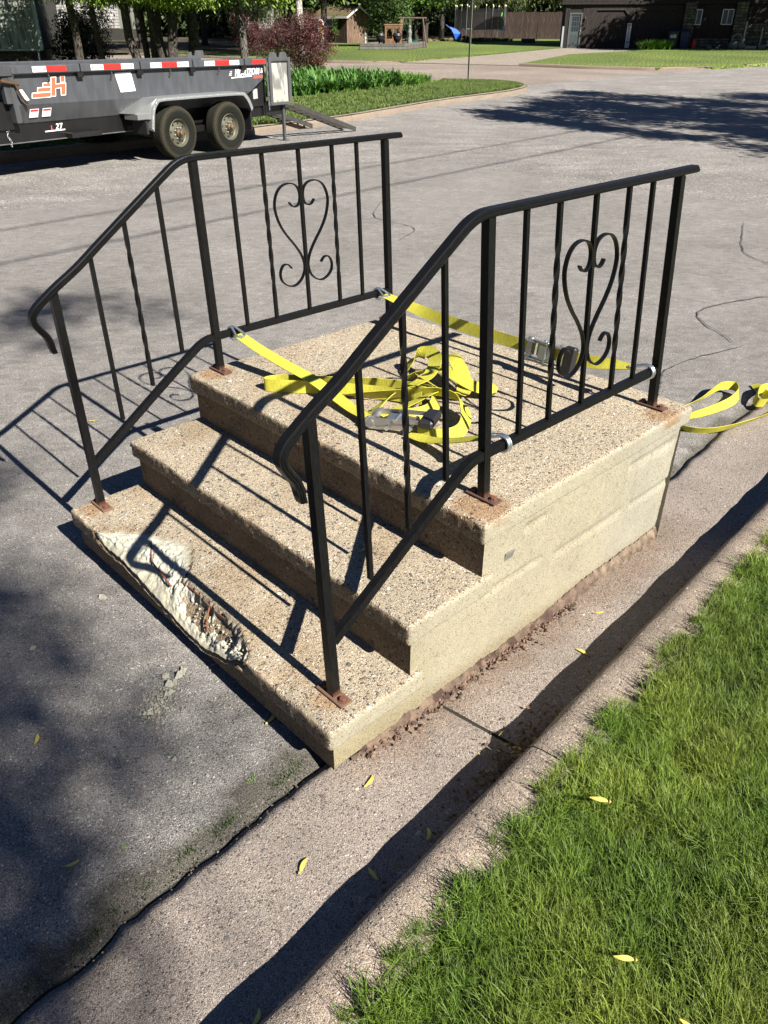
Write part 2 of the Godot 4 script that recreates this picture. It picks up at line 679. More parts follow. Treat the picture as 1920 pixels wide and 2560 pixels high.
func road_colour(u: float, v: float) -> Color:
	var k := 0.80 + 0.14 * nz.get_noise_2d(u * 0.5, v * 0.5) + 0.10 * nz.get_noise_2d(u * 2.1 + 9.0, v * 2.1)
	k *= 1.0 + (rng.randf() + rng.randf() - 1.0) * 0.26
	var far := clampf((-u + v) / 30.0, 0.0, 1.0)
	k *= lerpf(0.92, 1.06, far)
	var col := Color(k, k * 0.985, k * 0.965)
	# oily and damp darker ground in front of the stoop
	var wet := smoothstep(0.15, 0.55, nz.get_noise_2d(u * 1.1 + 40.0, v * 1.1 - 5.0) + 0.35) * smoothstep(0.6, -0.5, v) * smoothstep(-1.6, -0.2, u)
	col = col.lerp(Color(k * 0.76, k * 0.755, k * 0.75), wet * 0.25)
	# dark mossy seam beside the gutter
	var e := edge_u(v) - u
	if absf(v) < 6:
		var wd := 0.080 + 0.03 * nz.get_noise_2d(v * 5.0, 1.0) - 0.05 * smoothstep(1.9, 2.4, v)
		var s := smoothstep(wd + 0.025, wd - 0.02, e + 0.035 * nz.get_noise_2d(u * 22.0, v * 22.0))
		var gk := 0.75 + 0.5 * rng.randf()
		col = col.lerp(Color(0.19, 0.18, 0.14) * gk, s * 0.85)
	# pale scrape from dragged concrete
	var q := Vector2(u - 0.80, v + 0.055)
	var al := q.dot(Vector2(-0.30, -0.954))
	var ac := q.dot(Vector2(0.954, -0.30))
	if al > -0.02 and al < 0.32:
		var s2 := smoothstep(0.075 * (1.0 - al / 0.36), 0.0, absf(ac + 0.01) - 0.02 * nz.get_noise_2d(u * 40, v * 40)) * (0.75 + 0.4 * nz.get_noise_2d(u * 25, v * 25))
		col = col.lerp(Color(1.0, 0.98, 0.92), clampf(s2, 0, 1))
	# scuffs to the left of the stoop
	var sc := smoothstep(0.35, 0.6, nz.get_noise_2d(u * 9.0 + v * 2.0, v * 2.2 - u * 0.5)) * smoothstep(0.9, 0.3, absf(u + 0.5)) * smoothstep(1.0, 0.2, absf(v - 0.2))
	col = col.lerp(Color(1, 0.98, 0.94), sc * 0.35)
	return col


func road_sheet(n: String, us: Array, vs: Array, lift: float, m: Material, parent: Node, tint := Color.WHITE, to_edge := false) -> void:
	var mb := MB.new()
	var P := []
	var Cc := []
	for i in us.size():
		var row := PackedVector3Array()
		var rc := PackedColorArray()
		for j in vs.size():
			var u: float = us[i]
			var v: float = vs[j]
			if to_edge:
				var e := edge_u(v)
				u = us[0] + (e - us[0]) * (us[i] - us[0]) / (us[-1] - us[0])
			var h := lift
			if to_edge:
				var dd := edge_u(v) - u
				h += -0.022 * smoothstep(0.012, 0.0, dd) - 0.004 * smoothstep(0.08, 0.0, dd) + 0.004 * nz.get_noise_2d(u * 3.0, v * 3.0)
			row.append(VG(u, v, h))
			rc.append(road_colour(u, v) * tint)
		P.append(row)
		Cc.append(rc)
	mb.grid(P, Vector3.UP, Cc)
	structure(n, mb, m, parent)


static func steps_of(a: float, b: float, s: float) -> Array:
	var n := int(ceil((b - a) / s))
	var o := []
	for i in n + 1:
		o.append(a + (b - a) * i / n)
	return o


func poly_sheet(n: String, poly: PackedVector2Array, lift: float, m: Material, cell: float, colf: Callable, parent: Node = null, skirt := 0.0) -> MeshInstance3D:
	var mb := MB.new()
	var lo := poly[0]
	var hi := poly[0]
	for p in poly:
		lo = lo.min(p)
		hi = hi.max(p)
	var x := floorf(lo.x / cell) * cell
	while x < hi.x:
		var y := floorf(lo.y / cell) * cell
		while y < hi.y:
			var sq := PackedVector2Array([Vector2(x, y), Vector2(x + cell, y), Vector2(x + cell, y + cell), Vector2(x, y + cell)])
			for q in Geometry2D.intersect_polygons(poly, sq):
				var id := Geometry2D.triangulate_polygon(q)
				for k in range(0, id.size(), 3):
					for w in [0, 1, 2]:
						pass
					var a: Vector2 = q[id[k]]
					var b: Vector2 = q[id[k + 1]]
					var d: Vector2 = q[id[k + 2]]
					var A := VG(a.x, a.y, lift)
					var B := VG(b.x, b.y, lift)
					var D := VG(d.x, d.y, lift)
					var s0 := mb.v.size()
					mb.tri(A, B, D, Vector3.UP)
					for z in range(s0, mb.v.size()):
						mb.c[z] = colf.call(mb.v[z].x, -mb.v[z].z)
			y += cell
		x += cell
	if skirt > 0:
		for i in poly.size():
			var a := poly[i]
			var b := poly[(i + 1) % poly.size()]
			var cw := Geometry2D.is_polygon_clockwise(poly)
			var out := Vector3((b - a).y, 0, (b - a).x) * (-1.0 if cw else 1.0)
			mb.col = colf.call(a.x, a.y)
			mb.quad(VG(a.x, a.y, lift), VG(b.x, b.y, lift), VG(b.x, b.y, lift - skirt), VG(a.x, a.y, lift - skirt), out)
	return structure(n, mb, m, parent)


func roads() -> void:
	var mb := MB.new()
	var P := []
	for i in 41:
		var row := PackedVector3Array()
		for j in 41:
			row.append(VG(-300 + i * 15.0, -300 + j * 15.0, -0.06))
		P.append(row)
	mb.col = Color(0.5, 0.6, 0.35)
	mb.grid(P, Vector3.UP)
	structure("ground", mb, M.soil)
	var road := Node3D.new()
	road.name = "road"
	add_child(road)
	road.set_meta("kind", "structure")
	road_sheet("asphalt", steps_of(-7.0, 1.45, 0.042), steps_of(-3.0, 9.0, 0.045), 0.008, M.asphalt, road, Color.WHITE, true)
	road_sheet("asphalt", steps_of(-16.0, -7.0, 0.3), steps_of(-25.0, 45.0, 0.3), 0.006, M.far_asphalt, road)
	road_sheet("asphalt", steps_of(-7.0, 1.45, 0.6), steps_of(-25.0, -3.0, 0.6), 0.008, M.far_asphalt, road, Color.WHITE, true)
	road_sheet("asphalt", steps_of(-7.0, 1.45, 0.25), steps_of(9.0, 60.0, 0.3), 0.008, M.far_asphalt, road, Color.WHITE, true)
	road_sheet("asphalt", steps_of(-62.0, -16.0, 1.5), steps_of(-10.0, 62.0, 1.5), 0.004, M.cross_asphalt, road, Color(1, 0.97, 0.94))
	# cracks: narrow tar-dark seams
	var cr := [[[-11.0, 14.6], [-9.4, 15.5], [-8.0, 15.3], [-6.3, 16.0], [-5.0, 15.8]], [[-4.6, 6.0], [-3.9, 5.2], [-3.2, 5.1], [-2.9, 4.6]], [[-1.0, 7.9], [-0.4, 6.6], [0.05, 6.2], [0.6, 5.2]],
		[[-8.6, 8.6], [-7.4, 9.9], [-6.6, 10.3], [-5.2, 11.8]], [[0.75, 4.1], [0.62, 3.4], [0.8, 2.9], [0.72, 2.4], [0.95, 2.0]], [[0.5, 5.6], [0.2, 4.6], [0.7, 4.1]], [[-9.6, 12.4], [-8.9, 13.6], [-8.6, 14.9]],
		[[-7.2, 4.4], [-6.4, 5.6], [-5.8, 6.0]], [[-4.0, 18.6], [-2.6, 21.0], [-1.5, 22.2]], [[-6.6, 17.0], [-6.0, 18.2], [-5.6, 18.4]]]
	for k in cr.size():
		var pts := []
		for q in cr[k]:
			pts.append(Vector2(q[0], q[1]))
		pts = spline(pts, 14)
		var cm := MB.new()
		for i in pts.size() - 1:
			var a: Vector2 = pts[i] + Vector2(nz.get_noise_2d(i * 3.1, k * 7.0), nz.get_noise_2d(i * 2.7, k * 5.0 + 50.0)) * 0.02
			var b: Vector2 = pts[i + 1] + Vector2(nz.get_noise_2d(i * 3.1 + 3.1, k * 7.0), nz.get_noise_2d(i * 2.7 + 2.7, k * 5.0 + 50.0)) * 0.02
			var d := (b - a).normalized().orthogonal()
			var w0 := 0.004 * absf(sin(PI * (i + 0.3) / pts.size())) * (1.0 + nz.get_noise_2d(i * 1.3, 3)) + 0.002
			var w1 := 0.004 * absf(sin(PI * (i + 1.3) / pts.size())) * (1.0 + nz.get_noise_2d((i + 1) * 1.3, 3)) + 0.002
			cm.quad(VG(a.x - d.x * w0, a.y - d.y * w0, 0.016), VG(a.x + d.x * w0, a.y + d.y * w0, 0.016), VG(b.x + d.x * w1, b.y + d.y * w1, 0.016), VG(b.x - d.x * w1, b.y - d.y * w1, 0.016), Vector3.UP)
		structure("road_crack", cm, M.tar, road)


func face_u(v: float) -> float:
	return 1.857 - 0.066 * v


# kerb stones along a line; side is +1 when the lawn lies on the left of the walk
func kerb_run(n: String, pts: Array, sections: int, hgt: float, wid: float, m: Material, parent: Node, side: float, tone: Color) -> void:
	var L := [0.0]
	for i in pts.size() - 1:
		L.append(L[-1] + pts[i].distance_to(pts[i + 1]))
	var tot: float = L[-1]
	var prof := [Vector2(0, -0.05), Vector2(0.0, 0.0), Vector2(0.008, hgt * 0.55), Vector2(0.018, hgt * 0.80), Vector2(0.034, hgt * 0.93), Vector2(0.062, hgt), Vector2(wid, hgt * 1.02), Vector2(wid, -0.05)]
	for s in sections:
		var a := tot * s / sections + 0.002
		var b := tot * (s + 1) / sections - 0.002
		var k := maxi(3, int((b - a) / 0.06)) if hgt > 0.11 and tot < 30 and parent.name == "kerb" else maxi(3, int((b - a) / 0.5))
		var P := []
		var Cc := []
		for i in k + 1:
			var d := lerpf(a, b, i / float(k))
			var j := 0
			while j < L.size() - 2 and L[j + 1] < d:
				j += 1
			var f: float = (d - L[j]) / maxf(1e-5, L[j + 1] - L[j])
			var p: Vector2 = pts[j].lerp(pts[j + 1], f)
			var tg: Vector2 = (pts[mini(j + 2, pts.size() - 1)] - pts[maxi(j - 1, 0)]).normalized() if f > 0.5 and pts.size() > 2 else (pts[j + 1] - pts[j]).normalized()
			var nr := Vector2(-tg.y, tg.x) * side
			var row := PackedVector3Array()
			var rc := PackedColorArray()
			for q in prof.size():
				var o: Vector2 = p + nr * (prof[q].x + 0.006 * nz.get_noise_2d(d * 4.0, q * 3.0))
				var hh: float = prof[q].y + (0.005 * nz.get_noise_2d(d * 6.0, q * 9.0 + 5.0) if q > 1 and q < 7 else 0.0)
				row.append(VG(o.x, o.y, hh))
				var kk := 0.86 + 0.2 * nz.get_noise_2d(d * 2.0, q * 2.0) + 0.1 * nz.get_noise_2d(d * 11.0, q * 5.0)
				rc.append(Color(kk, kk * 0.97, kk * 0.92) * tone)
			P.append(row)
			Cc.append(rc)
		var mb := MB.new()
		mb.grid(P, Vector3(0, 1, 0.01), Cc)
		structure(n, mb, m, parent)


func kerbs_and_gutter() -> void:
	var g := Node3D.new()
	g.name = "gutter"
	add_child(g)
	g.set_meta("kind", "structure")
	# poured gutter slabs, each with its own edges
	var cuts := [-12.0, -6.0, -2.65, 0.43, 3.42, 6.4, 9.4, 15.0, 25.0, 40.0]
	for s in cuts.size() - 1:
		var a: float = cuts[s] + 0.006
		var b: float = cuts[s + 1] - 0.006
		var fine: bool = a > -3 and b < 6.5
		var vs := steps_of(a, b, 0.035 if fine else 0.8)
		var P := []
		var Cc := []
		for k in 16:
			var row := PackedVector3Array()
			var rc := PackedColorArray()
			for v in vs:
				var u0 := edge_u(v) + 0.012 + 0.006 * nz.get_noise_2d(v * 19.0, 31.0)
				var u1 := face_u(v) + 0.02
				var f := k / 14.0
				var u := lerpf(u0, u1, clampf((k - 1) / 14.0, 0, 1))
				var h := 0.003 * nz.get_noise_2d(u * 4.0, v * 4.0) - 0.004
				if k == 0:
					h = -0.05
				if k == 1:
					h -= 0.006
				if v == vs[0] or v == vs[-1]:
					h -= 0.012
				# the joint runs slantwise across the pan
				row.append(VG(u, v + (u - 1.5) * 0.14, h))
				var q := 0.86 + 0.16 * nz.get_noise_2d(u * 2.2 + 3.0, v * 2.2) + 0.10 * nz.get_noise_2d(u * 9.0, v * 9.0)
				var col := Color(q, q * 0.985, q * 0.97)
				var st := smoothstep(0.09, 0.0, u - 1.55 + 0.05 * nz.get_noise_2d(u * 8.0, v * 8.0)) * smoothstep(-0.05, 0.2, v) * smoothstep(2.1, 1.7, v)
				col = col.lerp(Color(0.55, 0.42, 0.30), st * 0.5)
				if s < 4 and u < u0 + 0.03 and v < 0.2:
					col = col.lerp(Color(0.5, 0.48, 0.42), 0.3 + 0.4 * nz.get_noise_2d(u * 30, v * 30))
				rc.append(col)
			P.append(row)
			Cc.append(rc)
		var mb := MB.new()
		mb.grid(P, Vector3.UP, Cc)
		structure("gutter_slab", mb, M.gutter_concrete, g)
	var dirt := MB.new()
	var D := []
	for k in 2:
		var row := PackedVector3Array()
		for v in steps_of(-12, 40, 0.25):
			row.append(VG(edge_u(v) - 0.1 + k * 0.62, v, -0.02))
		D.append(row)
	dirt.grid(D, Vector3.UP)
	structure("joint_dirt", dirt, M.moss_dirt, g)
	var k := Node3D.new()
	k.name = "kerb"
	add_child(k)
	k.set_meta("kind", "structure")
	var pts := []
	for v in [-12.0, -8.0, -5.0, -2.0]:
		pass
	kerb_run("kerb_stone", [Vector2(face_u(-8.6), -8.6), Vector2(face_u(9.4), 9.4)], 6, 0.126, 0.17, M.gutter_concrete, k, -1.0, Color(1, 0.97, 0.93))
	kerb_run("kerb_stone", [Vector2(face_u(9.4), 9.4), Vector2(face_u(42), 42)], 6, 0.126, 0.17, M.gutter_concrete, k, -1.0, Color(1, 0.97, 0.93))
	# kerb across the street, round the corner of the planted lawn
	var far := Node3D.new()
	far.name = "far_kerb"
	add_child(far)
	far.set_meta("kind", "structure")
	var isl := spline(island_kerb(), 4)
	kerb_run("kerb_stone", isl, 16, 0.16, 0.2, M.gutter_concrete, far, 1.0, Color(1, 0.96, 0.9))
	kerb_run("kerb_stone", [Vector2(-60, 20.0), Vector2(-41.8, 24.7), Vector2(-37.6, 25.6), Vector2(-31.4, 26.9), Vector2(-29.0, 28.4), Vector2(-28.3, 29.8)], 12, 0.12, 0.2, M.gutter_concrete, far, 1.0, Color(0.9, 0.85, 0.78))
	kerb_run("kerb_stone", [Vector2(-22.9, 32.0), Vector2(-20.0, 32.6), Vector2(-17.0, 33.9), Vector2(-15.7, 36.5)], 5, 0.13, 0.2, M.gutter_concrete, far, 1.0, Color(1, 0.94, 0.85))
	kerb_run("kerb_stone", [Vector2(-15.7, 36.5), Vector2(-15.5, 37.8), Vector2(-15.3, 39.0)], 1, 0.05, 0.2, M.gutter_concrete, far, 1.0, Color(1, 0.94, 0.85))
	kerb_run("kerb_stone", [Vector2(-15.3, 39.0), Vector2(-15.0, 41.0), Vector2(-13.0, 50.0)], 4, 0.13, 0.2, M.gutter_concrete, far, 1.0, Color(1, 0.94, 0.85))


func island_kerb() -> Array:
	return [Vector2(-10.2, -8.0), Vector2(-10.6, 0.0), Vector2(-11.0, 5.0), Vector2(-11.66, 9.34), Vector2(-12.75, 13.75), Vector2(-13.48, 16.87), Vector2(-13.75, 19.08), Vector2(-14.1, 20.7), Vector2(-14.9, 22.2), Vector2(-16.6, 22.75), Vector2(-19.4, 21.3), Vector2(-24.0, 19.0), Vector2(-32.0, 16.5), Vector2(-48.0, 12.5)]


func turf_colour(u: float, v: float) -> Color:
	var k := 0.5 + 0.5 * nz.get_noise_2d(u * 0.5, v * 0.5)
	var k2 := nz.get_noise_2d(u * 2.5 + 30, v * 2.5)
	var col := Color(0.085, 0.145, 0.018).lerp(Color(0.17, 0.205, 0.035), k)
	return col * (1.12 + 0.7 * k2 + 0.35 * nz.get_noise_2d(u * 7.0, v * 7.0))


func lawns() -> void:
	# lawn by the stoop
	var mb := MB.new()
	var P := []
	var Cc := []
	for i in 60:
		var row := PackedVector3Array()
		var rc := PackedColorArray()
		for v in steps_of(-6.0, 8.0, 0.06):
			var s := i * 0.06
			var u := face_u(v) + 0.13 + s
			row.append(V(u, 0.118 + 0.02 * smoothstep(0.0, 0.5, s) + 0.012 * nz.get_noise_2d(u * 3.0, v * 3.0), v))
			var q := 0.6 + 0.5 * nz.get_noise_2d(u * 4.0, v * 4.0)
			rc.append(Color(0.55, 0.75, 0.35) * q)
		P.append(row)
		Cc.append(rc)
	mb.grid(P, Vector3.UP, Cc)
	structure("lawn_soil", mb, M.soil)
	poly_sheet("lawn_far_strip", PackedVector2Array([Vector2(face_u(8) + 0.14, 8), Vector2(30, 8), Vector2(30, 45), Vector2(face_u(45) + 0.14, 45)]), 0.12, M.turf, 4.0, turf_colour)
	poly_sheet("lawn_side_strip", PackedVector2Array([Vector2(5.4, -20), Vector2(30, -20), Vector2(30, 8), Vector2(5.0, 8)]), 0.12, M.turf, 4.0, turf_colour)
	var il := PackedVector2Array()
	for p in spline(island_kerb(), 4):
		il.append(p)
	il.append(Vector2(-48, -8))
	poly_sheet("island_lawn", il, 0.15, M.turf, 2.0, turf_colour)
	poly_sheet("far_lawn", PackedVector2Array([Vector2(-60, 20.1), Vector2(-41.8, 24.8), Vector2(-37.6, 25.7), Vector2(-31.4, 27.0), Vector2(-29.0, 28.5), Vector2(-28.3, 29.8), Vector2(-29.3, 35.4), Vector2(-32.9, 49.4), Vector2(-44, 66), Vector2(-100, 110), Vector2(-160, 60), Vector2(-120, 20)]), 0.11, M.turf, 3.0, turf_colour, null, 0.12)
	poly_sheet("corner_lawn", PackedVector2Array([Vector2(-22.9, 32.1), Vector2(-20.0, 32.7), Vector2(-17.0, 34.0), Vector2(-15.7, 36.5), Vector2(-15.3, 39.0), Vector2(-15.0, 41.0), Vector2(-13.0, 50.0), Vector2(-10.0, 75.0), Vector2(-27.5, 58.0), Vector2(-27.0, 52.5), Vector2(-26.7, 47.1), Vector2(-26.7, 41.4)]), 0.115, M.turf, 3.0, turf_colour, null, 0.12)
	poly_sheet("driveway", PackedVector2Array([Vector2(-28.3, 29.8), Vector2(-22.9, 32.0), Vector2(-26.7, 41.4), Vector2(-26.7, 47.1), Vector2(-26.9, 53.2), Vector2(-32.9, 49.4), Vector2(-29.3, 35.4)]), 0.05, M.drive_concrete, 1.5, drive_colour, null, 0.06)


func drive_colour(u: float, v: float) -> Color:
	var k := 0.95 + 0.12 * nz.get_noise_2d(u, v)
	return Color(k, k * 0.97, k * 0.92)


# ---------------------------------------------------------------- the concrete stoop
const BREAK_TOP := [Vector2(0.20, 0.0), Vector2(0.234, 0.01), Vector2(0.30, 0.085), Vector2(0.364, 0.137), Vector2(0.45, 0.178), Vector2(0.517, 0.205), Vector2(0.60, 0.165), Vector2(0.68, 0.085), Vector2(0.857, 0.08), Vector2(0.996, 0.075), Vector2(1.096, 0.042), Vector2(1.14, 0.0)]
const BREAK_LOW := [Vector2(0.20, 0.178), Vector2(0.273, 0.140), Vector2(0.376, 0.148), Vector2(0.489, 0.132), Vector2(0.575, 0.112), Vector2(0.70, 0.092), Vector2(0.794, 0.078), Vector2(0.892, 0.074), Vector2(1.01, 0.108), Vector2(1.11, 0.160), Vector2(1.14, 0.179)]


func break_point(u: float, t: float) -> Vector2:
	var b := curve_at(BREAK_TOP, u)
	b += minf(b * 0.3, 0.016) * (nz.get_noise_2d(u * 30.0, 2.0) + 0.6 * nz.get_noise_2d(u * 90.0, 7.0))
	var c := curve_at(BREAK_LOW, u) + 0.008 * nz.get_noise_2d(u * 24.0, 12.0)
	var e := lerpf(2.1, 0.62, smoothstep(0.55, 0.78, u))
	return Vector2(lerpf(b, 0.004, t), lerpf(H1 - 0.001, c, pow(t, e)))


func break_height(u: float, v: float) -> float:
	var b := curve_at(BREAK_TOP, u)
	if u < 0.2 or u > 1.14 or v > b:
		return 9.0
	return break_point(u, clampf((b - v) / maxf(b - 0.004, 0.001), 0, 1)).y


# box with rounded edges on a dense grid; f moves and colours its points: f(u, h, v, outward) -> [point, colour]
func soft_box(mb: MB, lo: Vector3, hi: Vector3, r: float, step: float, f: Callable, ends: MB = null) -> void:
	var ax := []
	for a in 3:
		var L := [lo[a], lo[a] + r * 0.3, lo[a] + r * 0.62]
		var n := maxi(1, int((hi[a] - lo[a] - 2 * r) / step))
		for i in n + 1:
			L.append(lo[a] + r + (hi[a] - lo[a] - 2 * r) * i / n)
		L.append_array([hi[a] - r * 0.62, hi[a] - r * 0.3, hi[a]])
		ax.append(L)
	var rr := Vector3(r, r, r)
	for a in 3:
		var b := (a + 1) % 3
		var c := (a + 2) % 3
		for sg in 2:
			var P := []
			var Cc := []
			for i in ax[b].size():
				var row := PackedVector3Array()
				var rc := PackedColorArray()
				for j in ax[c].size():
					var p := Vector3.ZERO
					p[a] = hi[a] if sg else lo[a]
					p[b] = ax[b][i]
					p[c] = ax[c][j]
					var q := p.clamp(lo + rr, hi - rr)
					var d := (p - q).normalized()
					p = q + d * r
					var res = f.call(p.x, p.y, p.z, d)
					row.append(V(res[0].x, res[0].y, res[0].z))
					rc.append(res[1])
				P.append(row)
				Cc.append(rc)
			var ref := Vector3.ZERO
			ref[a] = 1.0 if sg else -1.0
			(ends if ends != null and a == 0 else mb).grid(P, V(ref.x, ref.y, ref.z), Cc)


func tread_point(u: float, h: float, v: float, d: Vector3, step_v: float, top: float, broken: bool) -> Array:
	var p := Vector3(u, h, v)
	var w := V(u, h, v)
	var front := smoothstep(0.06, 0.0, v - step_v)
	p += d * (0.0016 * n3(w, 40.0) + 0.0035 * front * n3(w, 28.0))
	# worn nosing
	p.y -= 0.005 * front * smoothstep(0.2, 0.6, n3(w, 6.0) + 0.3)
	var k := 0.90 + 0.12 * n3(w, 2.0) + 0.07 * n3(w, 11.0)
	var col := Color(k, k * 0.97, k * 0.92)
	var st := smoothstep(0.05, 0.5, n3(w + Vector3(7, 0, 3), 2.7) + 0.12)
	if top < 0.5:
		col = col.lerp(Color(k * 0.80, k * 0.70, k * 0.58), st * 0.75)
	else:
		col = col.lerp(Color(k * 0.90, k * 0.80, k * 0.70), st * 0.55)
		col = col.lerp(Color(1.0, 0.985, 0.93), smoothstep(0.75, 1.5, v + 0.3 * n3(w, 3.0)) * 0.5)
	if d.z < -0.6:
		col *= Color(0.74, 0.68, 0.60)  # front face darkened like the risers, shade put into the colour
	if absf(d.x) > 0.7:
		col = Color(k, k * 0.97, k * 0.87).lerp(Color(k, k * 0.99, k * 0.95), smoothstep(1.15, 1.5, v))
	# rust run-off by the post feet
	for q in [[0.062, 0.101, 0.05], [1.418, 0.101, 0.03], [0.062, 0.681, 0.06], [1.44, 0.665, 0.07], [1.49, 1.60, 0.06], [0.062, 1.611, 0.04]]:
		var dist := Vector2(u - q[0], v - q[1] + 0.02).length()
		var on: bool = absf(h - (H1 if q[1] < 0.3 else H3)) < 0.03
		if on:
			col = col.lerp(Color(0.62, 0.34, 0.14), smoothstep(q[2] + 0.035, q[2] - 0.02, dist + 0.03 * n3(w, 25.0)) * 0.62)
	# the spalled front of the lowest step
	if broken:
		var bh := break_height(p.x, p.z)
		if bh < 5.0 and p.y > bh - 0.016:
			if d.y > 0.4:
				p.y = bh - 0.016
			else:
				var b := curve_at(BREAK_TOP, p.x)
				for i in 12:
					var q := break_point(p.x, 1.0 - i / 11.0)
					if q.y - 0.014 >= p.y or i == 11:
						p.z = maxf(p.z, q.x + 0.014)
						break
	return [p, col]


func wall_point(u: float, h: float, v: float, d: Vector3, broken := false) -> Array:
	var p := Vector3(u, h, v)
	var w := V(u, h, v)
	var k := 0.93 + 0.10 * n3(w, 3.0) + 0.05 * n3(w, 14.0)
	var col := Color(k, k, k)
	p += d * (0.0012 * n3(w, 30.0))
	if d.x > 0.5:
		# the side: draws in towards its foot and its back, form marks cut into it
		p.x -= 0.016 * (1.0 - h / H3)
		for q in [[0.62, 0.893, 0.278, 0.300], [0.96, 1.37, 0.240, 0.277], [1.42, 1.70, 0.243, 0.270], [1.36, 1.685, 0.415, 0.455], [0.78, 0.895, 0.435, 0.465]]:
			var m := smoothstep(q[0] - 0.006, q[0] + 0.006, v) * smoothstep(q[1] + 0.006, q[1] - 0.006, v) * smoothstep(q[2] - 0.004, q[3], h) * smoothstep(q[3] + 0.006, q[3] - 0.006, h)
			p.x -= 0.009 * m
		var back := smoothstep(1.15, 1.5, v + 0.12 * n3(w, 5.0))
		col = (Color(k, k * 0.965, k * 0.845)).lerp(Color(k, k * 0.99, k * 0.95), back)
		col = col.lerp(Color(0.62, 0.52, 0.36), smoothstep(0.07, 0.0, h - 0.02 + 0.02 * n3(w, 12.0)) * 0.6)
		var drip := smoothstep(0.25, 0.6, nz.get_noise_2d(v * 26.0, h * 1.6)) * smoothstep(0.0, 0.5, h)
		col = col.lerp(Color(k * 0.78, k * 0.73, k * 0.62), drip * 0.35)
		col = col.lerp(Color(k * 0.5, k * 0.45, k * 0.38), smoothstep(0.56, 0.66, nz.get_noise_2d(v * 70.0, h * 70.0)) * 0.7)
		if v < 0.45:
			col = col.lerp(Color(k * 0.80, k * 0.74, k * 0.52), smoothstep(0.45, 0.25, v) * 0.55)
		if v > VD - 0.06:
			p.x -= 0.004
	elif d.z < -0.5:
		# risers: brown dirt, with their shade painted into the colour
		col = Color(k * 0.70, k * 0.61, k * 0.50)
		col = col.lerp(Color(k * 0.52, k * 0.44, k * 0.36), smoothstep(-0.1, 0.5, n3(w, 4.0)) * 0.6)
		if broken:
			var c := curve_at(BREAK_LOW, u)
			if u > 0.2 and u < 1.14 and h > c - 0.02:
				for i in 14:
					var q := break_point(u, 1.0 - i / 13.0)
					if q.y - 0.012 >= h or i == 13:
						p.z = maxf(p.z, q.x + 0.014)
						break
	return [p, col]


func wall(mb: MB, a: Vector3, b: Vector3, d: Vector3, step: float, broken := false) -> void:
	# upright rectangle from a to b (u, h, v), facing d
	var along := Vector3(b.x - a.x, 0, b.z - a.z)
	var n1 := maxi(2, int(along.length() / step))
	var n2 := maxi(2, int((b.y - a.y) / step))
	var P := []
	var Cc := []
	for i in n1 + 1:
		var row := PackedVector3Array()
		var rc := PackedColorArray()
		for j in n2 + 1:
			var p := a + along * (i / float(n1)) + Vector3(0, (b.y - a.y) * j / n2, 0)
			var r := wall_point(p.x, p.y, p.z, d, broken)
			row.append(V(r[0].x, r[0].y, r[0].z))
			rc.append(r[1])
		P.append(row)
		Cc.append(rc)
	mb.grid(P, V(d.x, d.y, d.z), Cc)


